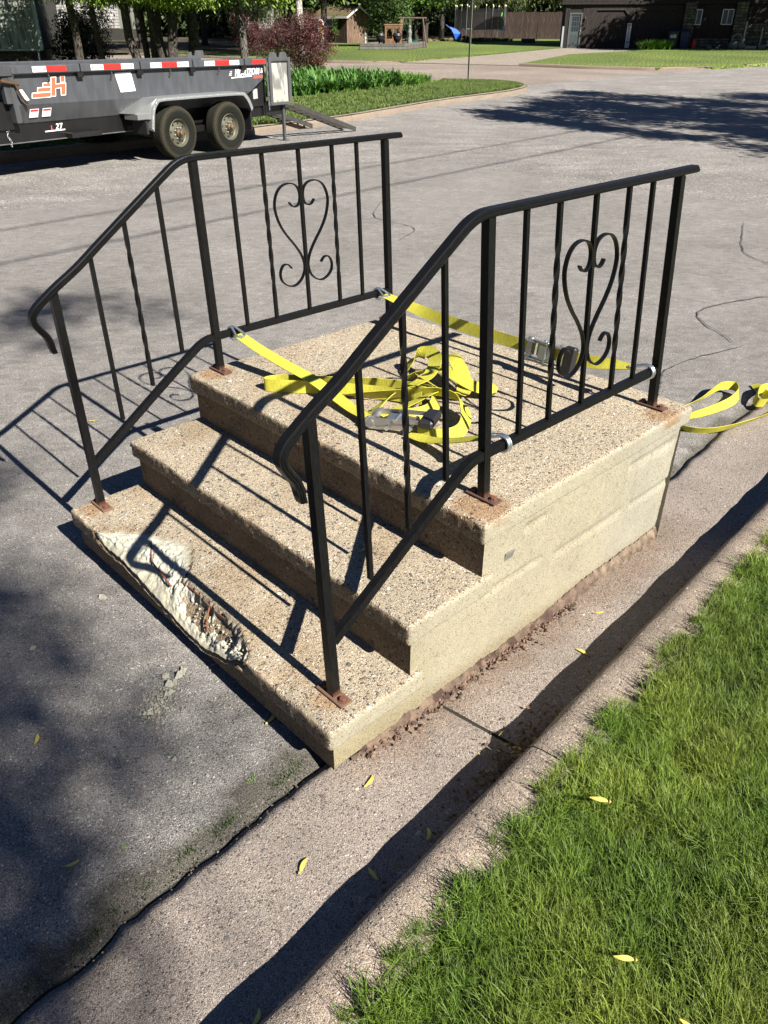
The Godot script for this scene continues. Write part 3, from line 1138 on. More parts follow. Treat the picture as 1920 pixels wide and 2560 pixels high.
func stoop() -> void:
	var t := thing("concrete_stoop", "three-step precast concrete stoop with broken bottom front edge, standing on the street", "steps", V(0.76, 0, 0.86))
	var sides := MB.new()
	var ru := W - 0.017
	wall(sides, Vector3(ru, 0.012, SB), Vector3(ru, H1 - LIP + 0.003, VD - 0.03), Vector3(1, 0, 0), 0.011)
	wall(sides, Vector3(ru, H1 - LIP + 0.003, V2 + SB), Vector3(ru, H2 - LIP + 0.003, VD - 0.03), Vector3(1, 0, 0), 0.011)
	wall(sides, Vector3(ru, H2 - LIP + 0.003, V3 + SB), Vector3(ru, H3 - LIP + 0.003, VD - 0.03), Vector3(1, 0, 0), 0.011)
	for q in [[0.02, H1 - LIP + 0.003, SB], [H1 - LIP, H2 - LIP + 0.003, V2 + SB], [H2 - LIP, H3 - LIP + 0.003, V3 + SB]]:
		wall(sides, Vector3(0.014, q[0], q[2]), Vector3(0.014, q[1], VD - 0.03), Vector3(-1, 0, 0), 0.05)
	wall(sides, Vector3(0.014, 0.0, VD - 0.03), Vector3(ru - 0.001, H3 - LIP + 0.003, VD - 0.03), Vector3(0, 0, 1), 0.05)
	putw("side_wall", sides, M.cast_concrete, t)
	var low := [0.026, H1 - LIP, H2 - LIP]
	var vv := [0.0, V2, V3, VD]
	var hh := [H1, H2, H3]
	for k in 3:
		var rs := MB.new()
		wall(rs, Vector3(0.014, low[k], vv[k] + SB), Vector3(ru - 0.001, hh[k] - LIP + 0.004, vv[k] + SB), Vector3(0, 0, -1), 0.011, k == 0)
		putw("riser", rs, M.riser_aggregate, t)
	for k in 3:
		var mb := MB.new()
		var back: float = VD if k == 2 else vv[k + 1] + SB + 0.045
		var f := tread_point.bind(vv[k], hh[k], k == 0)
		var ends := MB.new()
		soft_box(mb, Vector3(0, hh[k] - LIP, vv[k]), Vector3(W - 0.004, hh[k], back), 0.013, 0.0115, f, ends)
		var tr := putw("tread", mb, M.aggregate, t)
		putw("tread_edge", ends, M.cast_concrete, tr)
	# torn face left by the spall
	var bk := MB.new()
	var P := []
	var Cc := []
	for i in 141:
		var u := lerpf(0.201, 1.139, i / 140.0)
		var row := PackedVector3Array()
		var rc := PackedColorArray()
		for j in 32:
			var s := minf(j / 28.0, 1.0)
			var q := break_point(u, s)
			if j > 28:
				q.x += (j - 28) * 0.014
				q.y -= (j - 28) * 0.002
			var w := V(u, q.y, q.x)
			var edge := sin(PI * s)
			var rocky := smoothstep(0.62, 0.8, u)
			var o := edge * (0.009 * n3(w, 12.0) + 0.009 * n3(w, 34.0) + 0.007 * n3(w, 75.0) + rocky * 0.010 * (nz2.get_noise_3dv(w * 38.0) + 0.45))
			var deep := rocky * smoothstep(0.04, 0.2, s) * smoothstep(0.75, 0.35, s) * 0.042 * smoothstep(-0.25, 0.2, n3(w + Vector3(3, 3, 3), 7.0))
			row.append(V(u, q.y + o - deep * 0.6 + (0.0015 if s < 0.01 else 0.0), q.x - o * 0.6 + deep * 0.6))
			var k := 0.97 + 0.22 * n3(w, 26.0) + 0.12 * n3(w, 70.0)
			var col := Color(k, k, k * 0.99)
			col = col.lerp(Color(0.86, 0.78, 0.62), smoothstep(0.6, 0.9, s + 0.25 * n3(w, 9.0)) * 0.5)
			col = col.lerp(Color(0.42, 0.30, 0.20), smoothstep(0.012, 0.03, deep) * 0.75)  # hollows coloured dark, standing in for the shade inside them
			col = col.lerp(Color(0.62, 0.56, 0.47) * k, smoothstep(0.16, 0.0, s + 0.12 * n3(w, 30.0)) * 0.8)
			rc.append(col)
		P.append(row)
		Cc.append(rc)
	bk.grid(P, V(0, 0.7, -0.7), Cc)
	putw("broken_edge", bk, M.broken_concrete, t)
	# loose aggregate bedded in the torn face
	var st := MB.new()
	for i in 70:
		var u := rng.randf_range(0.80, 1.10) if rng.randf() < 0.8 else rng.randf_range(0.4, 0.85)
		var s := rng.randf_range(0.22, 0.62)
		var q := break_point(u, s)
		var c := V(u, q.y + 0.002, q.x - 0.002)
		var k := rng.randf_range(0.75, 1.0)
		st.col = Color(k, k * 0.97, k * 0.9)
		pebble(st, c, rng.randf_range(0.003, 0.006))
	putw("aggregate", st, M.broken_concrete, t).set_meta("kind", "stuff")
	# rusted reinforcing wire laid bare
	for q in [[[0.40, 0.12, 0.176], [0.499, 0.066, 0.172], [0.60, 0.052, 0.165], [0.653, 0.046, 0.158]], [[0.662, 0.078, 0.166], [0.74, 0.080, 0.172], [0.842, 0.074, 0.172], [0.92, 0.075, 0.17], [1.01, 0.078, 0.172]], [[0.847, 0.074, 0.172], [0.865, 0.050, 0.150], [0.89, 0.030, 0.118]]]:
		var pts := []
		for p in q:
			pts.append(V(p[0], p[2], p[1]))
		var mb := MB.new()
		mb.col = Color(0.16, 0.06, 0.03)
		mb.tube(PackedVector3Array(spline(pts, 6)), 0.0032, 6)
		putw("reinforcing_wire", mb, M.rusty, t)
	# dirt and crumbled bedding along the foot of the side
	var dr := MB.new()
	P = []
	Cc = []
	for i in 401:
		var v := lerpf(0.09, 1.685, i / 400.0)
		var bk2 := smoothstep(0.85, 1.25, v)
		var top := lerpf(0.020 + 0.014 * n3(Vector3(v, 1, 0), 9.0) + 0.008 * n3(Vector3(v, 8, 0), 40.0), 0.058 + 0.006 * n3(Vector3(v, 8, 0), 12.0) + 0.004 * n3(Vector3(v, 8, 0), 50.0), bk2)
		var wd := lerpf((0.024 + 0.022 * n3(Vector3(v, 4, 0), 9.0)) * smoothstep(0.09, 0.2, v) + 0.005, 0.010 + 0.012 * smoothstep(0.1, 0.5, n3(Vector3(v, 5, 0), 8.0)), bk2)
		var row := PackedVector3Array()
		var rc := PackedColorArray()
		for j in 13:
			var s := j / 12.0
			var w := Vector3(v, s * 0.05, 2)
			var u := ru - 0.0145 + wd * lerpf(s, smoothstep(0.0, 0.35, s), bk2) + 0.005 * bk2
			var h := top * lerpf(pow(1 - s, 1.3), 1.0 - s, bk2) - 0.006 * s + 0.010 * n3(w, 26.0) * sin(PI * s) + 0.006 * n3(w, 70.0) * sin(PI * s)
			row.append(V(u + 0.006 * n3(w, 31.0) + 0.005 * n3(w + Vector3(0, 0, 5), 80.0), h, v))
			var k := 0.8 + 0.6 * n3(w, 22.0)
			var col := Color(0.15, 0.105, 0.075) * k
			col = col.lerp(Color(0.045, 0.025, 0.02), smoothstep(0.05, 0.3, n3(w + Vector3(9, 0, 0), 11.0)) * smoothstep(1.2, 0.9, v) * 0.9)
			col = col.lerp(Color(0.205, 0.155, 0.108) * k, smoothstep(1.1, 1.4, v) * 0.8)
			rc.append(col)
		P.append(row)
		Cc.append(rc)
	dr.grid(P, V(0.7, 0.7, 0), Cc)
	putw("crumbled_base", dr, M.rust_dirt, t)
	var cl := MB.new()
	for i in 420:
		var v := 0.12 + 1.0 * pow(rng.randf(), 0.8)
		var c := V(ru - 0.008 + absf(rng.randfn()) * 0.022, 0.004, v)
		cl.col = Color(0.16, 0.10, 0.07) * rng.randf_range(0.25, 1.5)
		pebble(cl, c, rng.randf_range(0.002, 0.0075))
	putw("dirt_clods", cl, M.rust_dirt, t).set_meta("kind", "stuff")
	var tg := MB.new()
	tg.col = Color(0.32, 0.36, 0.40)
	tg.box(Transform3D(Basis(Vector3.BACK, -0.22), V(ru - 0.0015, 0.393, 0.714)), Vector3(0.003, 0.028, 0.038), 0.0)
	putw("metal_tag", tg, M.zinc, t)


func pebble(mb: MB, c: Vector3, r: float) -> void:
	# small angular stone
	var p := []
	for i in 6:
		var d: Vector3 = [Vector3.RIGHT, Vector3.LEFT, Vector3.UP, Vector3.DOWN, Vector3.BACK, Vector3.FORWARD][i]
		p.append(c + (d + Vector3(rng.randf() - 0.5, rng.randf() - 0.5, rng.randf() - 0.5) * 0.7) * r * rng.randf_range(0.7, 1.15))
	for a in [0, 1]:
		for b in [2, 3]:
			for e in [4, 5]:
				mb.tri(p[a], p[b], p[e], p[a] + p[b] + p[e] - c * 3.0)


# a part modelled in world places, hung under a thing that stands elsewhere
func putw(n: String, mb, m: Material, parent: Node3D) -> MeshInstance3D:
	var o := put(n, mb, m, parent)
	var p := Vector3.ZERO
	var q: Node = parent
	while q is Node3D and q != self:
		p += q.position
		q = q.get_parent()
	o.position = -p
	return o


# ---------------------------------------------------------------- the iron railings
# a point on a railing that leans a little: x across, then v along and height h
func RP(right: bool, x: float, v: float, h: float) -> Vector3:
	var hb := H3
	if v < 0.6811:
		hb = H1 + (H3 - H1) * (v - 0.1009) / 0.5802
	var t := (h - hb) / (1.3212 - H3)
	var u := (1.418 - 0.0645 * t) if right else (0.0622 - 0.0521 * t)
	return V(u + x, h, v + 0.0157 * t)


func hand_h(v: float) -> float:
	return minf(1.322, 1.082 + (v - 0.256) * 0.69)


func low_h(v: float) -> float:
	return minf(0.716, 0.5085 + (v - 0.275) * 0.675)


func rail_bar(right: bool, v: float, h0: float, h1: float, w: float, twist := 0.0) -> MB:
	var mb := MB.new()
	mb.col = Color(0.010, 0.010, 0.011)
	var R := []
	var n := 60 if twist != 0 else 6
	for i in n + 1:
		var f := i / float(n)
		if n == 6:
			f = [0.0, 0.018, 0.034, 0.05, 0.35, 0.7, 1.0][i]
		var h := lerpf(h0, h1, f)
		var a := twist * smoothstep(0.16, 0.84, f) * PI if twist != 0 else 0.0
		# steady turning between the plain ends
		if twist != 0:
			a = twist * PI * clampf((f - 0.16) / 0.68, 0, 1)
		var ring := []
		for k in [[-1, -1], [1, -1], [1, 1], [-1, 1]]:
			var q := Vector2(k[0], k[1]) * w * 0.5
			q = q.rotated(a)
			ring.append(RP(right, q.x, v, h) + V(0, 0, q.y))
		R.append(ring)
	mb.rings(R, true)
	return mb


func swept_rail(right: bool, pts: Array, prof: Array, taper := 0.0) -> MB:
	var mb := MB.new()
	mb.col = Color(0.010, 0.010, 0.011)
	var R := []
	var m := pts.size()
	for i in m:
		var tg: Vector2 = (pts[mini(i + 1, m - 1)] - pts[maxi(i - 1, 0)]).normalized()
		var nr := Vector2(tg.y, -tg.x)
		var k := 1.0
		if taper > 0:
			k = lerpf(1.0, 1.0 - taper, smoothstep(m - 12.0, m - 1.0, i))
		var ring := []
		for q in prof:
			var p: Vector2 = pts[i] + nr * q.y * k
			ring.append(RP(right, q.x * lerpf(1.0, k, 0.35), p.x, p.y))
		R.append(ring)
	mb.rings(R, true)
	return mb


func railing(right: bool) -> void:
	var at := V(1.418, H3, 0.68) if right else V(0.0622, H3, 0.68)
	var lab := "black wrought iron railing on the stoop's right side, beside the lawn" if right else "black wrought iron railing on the stoop's left side, towards the trailer"
	var t := thing("iron_railing", lab, "railing", at, 0.0, "wrought iron railings on the stoop")
	var feet := [[0.1009, H1, hand_h(0.117) - 0.002], [0.6811, H3, 1.323], [1.6109, H3, 1.325]]
	for q in feet:
		var mb := rail_bar(right, q[0], q[1], q[2], 0.0255)
		for i in mb.v.size():
			var y := mb.v[i].y
			if y < q[1] + 0.022:
				mb.c[i] = Color(0.10, 0.045, 0.028)
		var post := putw("post", mb, M.iron, t)
		var b := MB.new()
		var c := RP(right, 0, q[0], q[1])
		b.col = Color(0.075, 0.042, 0.032) if q[1] > 0.3 else Color(0.13, 0.075, 0.05)
		b.box(Transform3D(Basis(), c + Vector3(0.0, 0.005, 0)), Vector3(0.108, 0.007, 0.040), 0.0015)
		putw("base_plate", b, M.rusty, post)
		for s in [-1.0, 1.0]:
			var bo := MB.new()
			bo.col = Color(0.12, 0.05, 0.03)
			bo.lathe(Transform3D(Basis(), c + Vector3(s * 0.036, 0.0085, 0)), [Vector2(0.0135, 0), Vector2(0.0135, 0.002), Vector2(0.0, 0.002)], 14)
			bo.lathe(Transform3D(Basis(Vector3.UP, 0.4), c + Vector3(s * 0.036, 0.0105, 0)), [Vector2(0.0095, 0), Vector2(0.0095, 0.007), Vector2(0.007, 0.0085), Vector2(0.0, 0.0085)], 6, false)
			putw("bolt", bo, M.rusty, post)
	# moulded cap rail, ending in a curl
	var hp := [Vector2(1.700, 1.3365), Vector2(1.45, 1.3358), Vector2(1.2, 1.335), Vector2(0.95, 1.334), Vector2(0.72, 1.333), Vector2(0.665, 1.3315), Vector2(0.63, 1.324), Vector2(0.60, 1.3105), Vector2(0.565, 1.288), Vector2(0.45, 1.210), Vector2(0.3, 1.1075), Vector2(0.20, 1.0385), Vector2(0.117, 0.9895), Vector2(0.065, 0.955), Vector2(0.036, 0.934), Vector2(0.020, 0.914), Vector2(0.018, 0.893), Vector2(0.030, 0.868), Vector2(0.046, 0.845), Vector2(0.055, 0.822), Vector2(0.058, 0.800), Vector2(0.062, 0.783)]
	var prof := [Vector2(-0.0195, 0.003), Vector2(-0.0165, 0.0075), Vector2(-0.011, 0.010), Vector2(0.011, 0.010), Vector2(0.0165, 0.0075), Vector2(0.0195, 0.003), Vector2(0.0195, -0.0005), Vector2(0.016, -0.0025), Vector2(0.0165, -0.006), Vector2(0.0130, -0.0080), Vector2(0.012, -0.0115), Vector2(-0.012, -0.0115), Vector2(-0.0130, -0.0080), Vector2(-0.0165, -0.006), Vector2(-0.016, -0.0025), Vector2(-0.0195, -0.0005)]
	for i in prof.size():
		prof[i].y = -prof[i].y
	var hr := swept_rail(right, spline(hp, 5), prof, 0.2)
	putw("handrail", hr, M.iron, t)
	var lp := [Vector2(1.605, 0.704), Vector2(1.3, 0.704), Vector2(1.0, 0.704), Vector2(0.73, 0.704), Vector2(0.665, 0.7025), Vector2(0.635, 0.698), Vector2(0.605, 0.686), Vector2(0.575, 0.668), Vector2(0.45, 0.5865), Vector2(0.25, 0.451), Vector2(0.112, 0.358)]
	var e := 0.0115
	putw("bottom_rail", swept_rail(right, spline(lp, 5), [Vector2(-e, -e), Vector2(e, -e), Vector2(e, e), Vector2(-e, e)]), M.iron, t)
	for v in [0.250, 0.390, 0.530, 0.832, 0.976, 1.148, 1.318, 1.450]:
		var tw: bool = absf(v - 0.39) < 0.01 or absf(v - 0.976) < 0.01 or absf(v - 1.318) < 0.01
		putw("twisted_picket" if tw else "picket", rail_bar(right, v, low_h(v) - 0.004, hand_h(v) + 0.003, 0.0128, 3.0 if tw else 0.0), M.iron, t)
	# two C scrolls that make a heart
	var sc := [Vector2(0.062, 1.140), Vector2(0.047, 1.124), Vector2(0.024, 1.124), Vector2(0.010, 1.142), Vector2(0.009, 1.172), Vector2(0.024, 1.198), Vector2(0.056, 1.209), Vector2(0.092, 1.203), Vector2(0.119, 1.180), Vector2(0.133, 1.142), Vector2(0.130, 1.105), Vector2(0.114, 1.062), Vector2(0.086, 1.020), Vector2(0.052, 0.980), Vector2(0.024, 0.940), Vector2(0.011, 0.905), Vector2(0.012, 0.875), Vector2(0.030, 0.843), Vector2(0.066, 0.823), Vector2(0.102, 0.829), Vector2(0.130, 0.853), Vector2(0.134, 0.885), Vector2(0.118, 0.910), Vector2(0.095, 0.911), Vector2(0.077, 0.894)]
	for s in [-1.0, 1.0]:
		var pts := []
		for q in sc:
			pts.append(Vector2(1.148 + s * q.x, q.y))
		putw("scroll", swept_rail(right, spline(pts, 4), [Vector2(-0.0065, -0.0024), Vector2(0.0065, -0.0024), Vector2(0.0065, 0.0024), Vector2(-0.0065, 0.0024)]), M.iron, t)


# ---------------------------------------------------------------- yellow straps
func ribbon(mb: MB, P: Array, D: Array, w: float, th: float, per := 8) -> void:
	var p := spline(P, per)
	var d := spline(D, per)
	var R := []
	var m := p.size()
	for i in m:
		var tg: Vector3 = (p[mini(i + 1, m - 1)] - p[maxi(i - 1, 0)]).normalized()
		var dd: Vector3 = d[i]
		dd = (dd - tg * dd.dot(tg)).normalized()
		var nr := tg.cross(dd) * th * 0.5
		dd *= w * 0.5
		R.append([p[i] - dd - nr, p[i] + dd - nr, p[i] + dd + nr, p[i] - dd + nr])
	mb.rings(R, true)


# q rows: u, v, h, then the width direction u, v, h
func band(t: Node3D, rows: Array, n := "webbing", w := 0.048) -> void:
	var P := []
	var D := []
	for q in rows:
		P.append(V(q[0], q[2], q[1]))
		D.append(V(q[3], q[5], q[4]).normalized())
	var mb := MB.new()
	mb.col = Color(0.62, 0.56, 0.035)
	ribbon(mb, P, D, w, 0.0022)
	for i in mb.c.size():
		var k := 0.86 + 0.25 * n3(mb.v[i], 6.0) + 0.1 * n3(mb.v[i], 30.0)
		mb.c[i] = Color(0.60 * k, 0.56 * k, 0.055 * k)
	putw(n, mb, M.webbing, t)


# wire hook bent over the bottom rail; s is the way to the strap
func wire_hook(t: Node3D, at: Vector3, s: float) -> void:
	var h := put("wire_hook", _hook_mesh(s), M.zinc, t)
	h.position = at - t.position


func _hook_mesh(s: float) -> MB:
	var mb := MB.new()
	for z in [-0.011, 0.011]:
		var pts := [Vector3(s * 0.075, -0.002, z * 0.3), Vector3(s * 0.055, 0.002, z * 1.6), Vector3(s * 0.03, 0.013, z * 1.1), Vector3(s * 0.008, 0.021, z * 0.6), Vector3(s * -0.012, 0.018, z * 0.45), Vector3(s * -0.022, 0.003, z * 0.45), Vector3(s * -0.019, -0.014, z * 0.45), Vector3(s * -0.004, -0.024, z * 0.45), Vector3(s * 0.012, -0.025, z * 0.45)]
		mb.tube(PackedVector3Array(spline(pts, 6)), 0.0048, 10)
	mb.tube(PackedVector3Array([Vector3(s * 0.060, -0.001, -0.018), Vector3(s * 0.060, -0.001, 0.018)]), 0.0045, 8)
	return mb


func plate(prof: Array, x: Transform3D, th: float) -> MB:
	var mb := MB.new()
	var p := PackedVector2Array()
	for q in prof:
		p.append(Vector2(q[0], q[1]))
	mb.slab(p, x, th)
	return mb


func ratchet(t: Node3D, at: Vector3, b: Basis) -> void:
	# local x along the buckle, y up, z across
	var X := Transform3D(b, at)
	var r := Node3D.new()
	r.name = "ratchet_buckle"
	t.add_child(r)
	var side := [[-0.115, 0.0], [-0.108, 0.018], [-0.09, 0.028], [-0.065, 0.027], [-0.045, 0.016], [0.0, 0.012], [0.055, 0.008], [0.06, -0.008], [0.0, -0.014], [-0.05, -0.02], [-0.095, -0.022], [-0.112, -0.012]]
	for z in [-0.034, 0.031]:
		putw("side_plate", plate(side, X * Transform3D(Basis(), Vector3(0, 0, z)), 0.003), M.steel, r)
	var arm := [[-0.10, 0.006], [-0.092, 0.02], [-0.07, 0.022], [0.02, 0.030], [0.09, 0.032], [0.092, 0.018], [0.02, 0.014], [-0.07, -0.004], [-0.094, -0.006]]
	for z in [-0.041, 0.038]:
		putw("handle_arm", plate(arm, X * Transform3D(Basis(), Vector3(0, 0, z)), 0.003), M.steel, r)
	var grip := MB.new()
	grip.box(X * Transform3D(Basis(), Vector3(0.108, 0.024, 0)), Vector3(0.050, 0.030, 0.112), 0.007)
	putw("grip", grip, M.black_rubber, r)
	var sp := MB.new()
	var zx := Transform3D(Basis(Vector3.RIGHT, PI / 2), Vector3(-0.088, 0.003, -0.046))
	sp.lathe(X * zx, [Vector2(0.0, 0), Vector2(0.013, 0), Vector2(0.013, 0.092), Vector2(0, 0.092)], 18)
	putw("spool", sp, M.steel, r)
	for z in [-0.0375, 0.0345]:
		var wl := MB.new()
		var gear := PackedVector2Array()
		for i in 36:
			gear.append(Vector2.from_angle(TAU * i / 36.0) * (0.023 if i % 3 else 0.0185))
		wl.slab(gear, X * Transform3D(Basis(), Vector3(-0.088, 0.003, z)), 0.003)
		putw("ratchet_wheel", wl, M.zinc, r)
	for q in [[0.05, 0.0, 0.005], [-0.03, -0.008, 0.0045], [0.0, 0.022, 0.004]]:
		var bo := MB.new()
		bo.lathe(X * Transform3D(Basis(Vector3.RIGHT, PI / 2), Vector3(q[0], q[1], -0.046)), [Vector2(0.0, 0), Vector2(q[2] * 1.8, 0), Vector2(q[2] * 1.8, 0.004), Vector2(q[2], 0.004), Vector2(q[2], 0.088), Vector2(q[2] * 1.8, 0.088), Vector2(q[2] * 1.8, 0.092), Vector2(0, 0.092)], 12)
		putw("cross_bolt", bo, M.zinc, r)
	var pawl := MB.new()
	pawl.box(X * Transform3D(Basis(Vector3.BACK, 0.15), Vector3(-0.01, 0.018, 0)), Vector3(0.06, 0.003, 0.056), 0.001)
	putw("pawl", pawl, M.zinc, r)


func straps() -> void:
	var t := thing("ratchet_strap", "yellow ratchet strap heaped in a tangle on the stoop's platform", "strap", V(0.85, H3, 0.9), 0.0, "yellow ratchet straps")
	var T := H3
	band(t, [[0.095, 0.760, 0.705, 0, 1, 0.0], [0.20, 0.775, 0.672, 0, 1, 0.1], [0.35, 0.795, 0.640, 0, 1, 0.15], [0.50, 0.808, T + 0.052, 0, 1, 0.15], [0.62, 0.800, T + 0.034, 0.1, 1, 0.1], [0.74, 0.783, T + 0.024, 0.2, 1, 0.05], [0.84, 0.768, T + 0.030, 0.3, 1, 0.0]])
	band(t, [[0.86, 1.00, T + 0.04, 0, 0.2, 1], [0.72, 0.955, T + 0.028, 0, 0.2, 1], [0.60, 0.885, T + 0.026, 0, 0.15, 1], [0.49, 0.800, T + 0.026, 0, 0.1, 1], [0.40, 0.722, T + 0.026, 0, 0.1, 1], [0.352, 0.690, T + 0.026, 0, 0, 1], [0.338, 0.712, T + 0.026, 0, 0, 1], [0.365, 0.765, T + 0.027, 0.1, -0.1, 1], [0.44, 0.835, T + 0.028, 0.2, -0.3, 1], [0.54, 0.915, T + 0.030, 0.2, -0.4, 1], [0.64, 0.995, T + 0.030, 0.1, -0.2, 1], [0.74, 1.05, T + 0.03, 0, -0.1, 1], [0.86, 1.06, T + 0.045, 0, 0, 1]])
	band(t, [[0.60, 0.86, T + 0.012, 0.4, -1, 0.5], [0.70, 0.905, T + 0.03, 0.3, -0.7, 0.9], [0.80, 0.965, T + 0.05, 0.3, -0.6, 1], [0.90, 1.035, T + 0.066, 0.2, -0.6, 1], [0.985, 1.055, T + 0.062, -0.2, -0.6, 0.9], [1.05, 1.02, T + 0.04, -0.6, -0.6, 0.7], [1.10, 0.95, T + 0.026, -0.6, -0.1, 1], [1.112, 0.885, T + 0.025, -0.3, 0.1, 1], [1.075, 0.835, T + 0.024, -0.1, 0.2, 1], [1.02, 0.815, T + 0.02, 0, 0.3, 1]])
	band(t, [[0.852, 0.80, T + 0.034, 0.9, -0.4, 0.1], [0.862, 0.87, T + 0.036, 0.95, -0.2, 0.2], [0.875, 0.95, T + 0.046, 0.95, -0.15, 0.3], [0.888, 1.03, T + 0.060, 0.9, -0.2, 0.4], [0.90, 1.09, T + 0.050, 0.8, -0.2, 0.5]])
	band(t, [[0.80, 0.80, T + 0.012, 0.9, 0.1, 0.2], [0.775, 0.87, T + 0.022, 0.85, 0.2, 0.5], [0.765, 0.945, T + 0.034, 0.7, 0.1, 0.7], [0.785, 1.02, T + 0.040, 0.5, -0.2, 0.8], [0.84, 1.06, T + 0.040, 0.1, -0.5, 0.8], [0.90, 1.03, T + 0.030, -0.4, -0.5, 0.8], [0.93, 0.97, T + 0.026, -0.6, -0.2, 0.8], [0.92, 0.91, T + 0.024, -0.5, 0.2, 0.85], [0.88, 0.885, T + 0.02, -0.2, 0.5, 0.8]])
	band(t, [[0.64, 1.30, T + 0.030, 0.4, 0.7, 0.5], [0.70, 1.295, T + 0.075, 0.45, 0.75, 0.3], [0.755, 1.275, T + 0.094, 0.5, 0.8, 0.1], [0.83, 1.235, T + 0.080, 0.5, 0.85, 0.1], [0.895, 1.19, T + 0.045, 0.55, 0.8, 0.2], [0.915, 1.145, T + 0.026, 0.8, 0.5, 0.3], [0.88, 1.115, T + 0.032, 0.6, -0.6, 0.5], [0.82, 1.10, T + 0.050, 0.3, -0.8, 0.5], [0.75, 1.10, T + 0.064, 0.2, -0.8, 0.5]], "webbing", 0.056)
	band(t, [[0.60, 1.17, T + 0.02, 0.6, 0.4, 0.7], [0.612, 1.215, T + 0.065, 0.6, 0.4, 0.7], [0.65, 1.245, T + 0.095, 0.5, 0.6, 0.6], [0.71, 1.225, T + 0.095, 0.3, 0.8, 0.5], [0.76, 1.165, T + 0.085, 0.5, 0.75, 0.3], [0.79, 1.10, T + 0.072, 0.8, 0.5, 0.2], [0.78, 1.03, T + 0.055, 0.9, 0.2, 0.3]], "webbing", 0.052)
	band(t, [[0.66, 1.13, T + 0.02, 0.5, 0.8, 0.2], [0.72, 1.165, T + 0.060, 0.5, 0.8, 0.2], [0.78, 1.195, T + 0.074, 0.4, 0.85, 0.2], [0.85, 1.19, T + 0.066, 0.3, 0.9, 0.1], [0.92, 1.20, T + 0.05, -0.2, 0.9, 0.3], [0.965, 1.24, T + 0.035, -0.6, 0.6, 0.5], [0.94, 1.29, T + 0.04, -0.7, -0.3, 0.6], [0.87, 1.30, T + 0.05, -0.3, -0.7, 0.6]], "webbing", 0.052)
	band(t, [[1.00, 0.800, T + 0.018, 0.1, 1, 0.1], [1.08, 0.795, T + 0.026, 0, 1, 0.1], [1.18, 0.790, T + 0.060, 0, 1, 0.1], [1.28, 0.780, T + 0.105, 0, 1, 0.1], [1.355, 0.772, T + 0.140, 0, 1, 0.05]], "webbing", 0.044)
	var e := V(0.90, 0.03, 0.44).normalized()
	var zz := e.cross(Vector3.UP).normalized()
	ratchet(t, V(0.935, T + 0.032, 0.815), Basis(e, zz.cross(e), zz))
	wire_hook(t, V(0.052, 0.704, 0.760), 1.0)
	wire_hook(t, V(1.405, 0.706, 0.770), -1.0)
	var b := thing("ratchet_strap", "yellow ratchet strap stretched tight between the railings across the platform's back", "strap", V(0.7, 0.7, 1.55), 0.0, "yellow ratchet straps")
	band(b, [[0.095, 1.546, 0.705, 0, 1, 0.1], [0.19, 1.547, 0.695, 0, 1, 0.3], [0.28, 1.549, 0.685, 0.0, 0.8, 0.8], [0.40, 1.55, 0.676, 0, 0.4, 1], [0.55, 1.552, 0.671, 0, 0.3, 1], [0.72, 1.553, 0.669, 0, 0.25, 1], [0.86, 1.554, 0.669, 0, 0.2, 1], [0.93, 1.555, 0.669, 0, 0.2, 1]])
	band(b, [[0.94, 1.556, 0.670, 0, 0.15, 1], [1.02, 1.557, 0.671, 0, 0.15, 1], [1.10, 1.558, 0.675, 0, 0.25, 1], [1.18, 1.560, 0.683, 0, 0.5, 0.9], [1.26, 1.562, 0.695, 0, 0.85, 0.5], [1.33, 1.565, 0.704, 0, 1, 0.1], [1.36, 1.566, 0.707, 0, 1, 0.0]])
	var bx := Basis(Vector3(1, 0, 0), Vector3(0, 0.1, 1).normalized(), Vector3(0, -1, 0.1).normalized())
	ratchet(b, V(1.00, 0.667, 1.548), Basis(Vector3.RIGHT, PI * 0.44))
	wire_hook(b, V(0.052, 0.704, 1.546), 1.0)
	wire_hook(b, V(1.400, 0.706, 1.566), -1.0)
	var l := thing("strap_tail", "loose end of yellow strap looped on the asphalt behind the stoop", "strap", V(1.05, 0, 3.0))
	band(l, [[0.84, 2.60, 0.012, 0.9, -0.2, 0.1], [0.90, 2.80, 0.014, 0.9, -0.3, 0.2], [0.955, 2.93, 0.022, 0.85, -0.4, 0.4], [0.99, 3.03, 0.035, 0.6, -0.3, 0.8], [1.00, 3.14, 0.050, 0.3, -0.2, 1], [1.01, 3.24, 0.060, 0.0, -0.2, 1], [1.055, 3.30, 0.055, -0.3, 0.1, 1], [1.105, 3.25, 0.045, -0.4, 0.3, 0.9], [1.12, 3.14, 0.034, -0.6, 0.2, 0.7], [1.10, 3.02, 0.026, -0.8, 0.2, 0.5], [1.06, 2.88, 0.018, -0.9, 0.2, 0.2], [1.025, 2.79, 0.016, -0.9, 0.1, 0.1], [1.045, 2.70, 0.022, -0.5, -0.5, 0.5], [1.11, 2.66, 0.026, 0, -0.5, 0.9], [1.18, 2.70, 0.026, 0.4, -0.4, 0.9], [1.235, 2.79, 0.026, 0.5, -0.2, 0.9], [1.275, 2.92, 0.026, 0.6, -0.2, 0.8], [1.31, 3.08, 0.026, 0.7, -0.1, 0.8], [1.34, 3.26, 0.03, 0.5, -0.1, 0.9], [1.33, 3.42, 0.035, 0.2, 0.1, 1], [1.27, 3.50, 0.04, 0, 0.2, 1]])
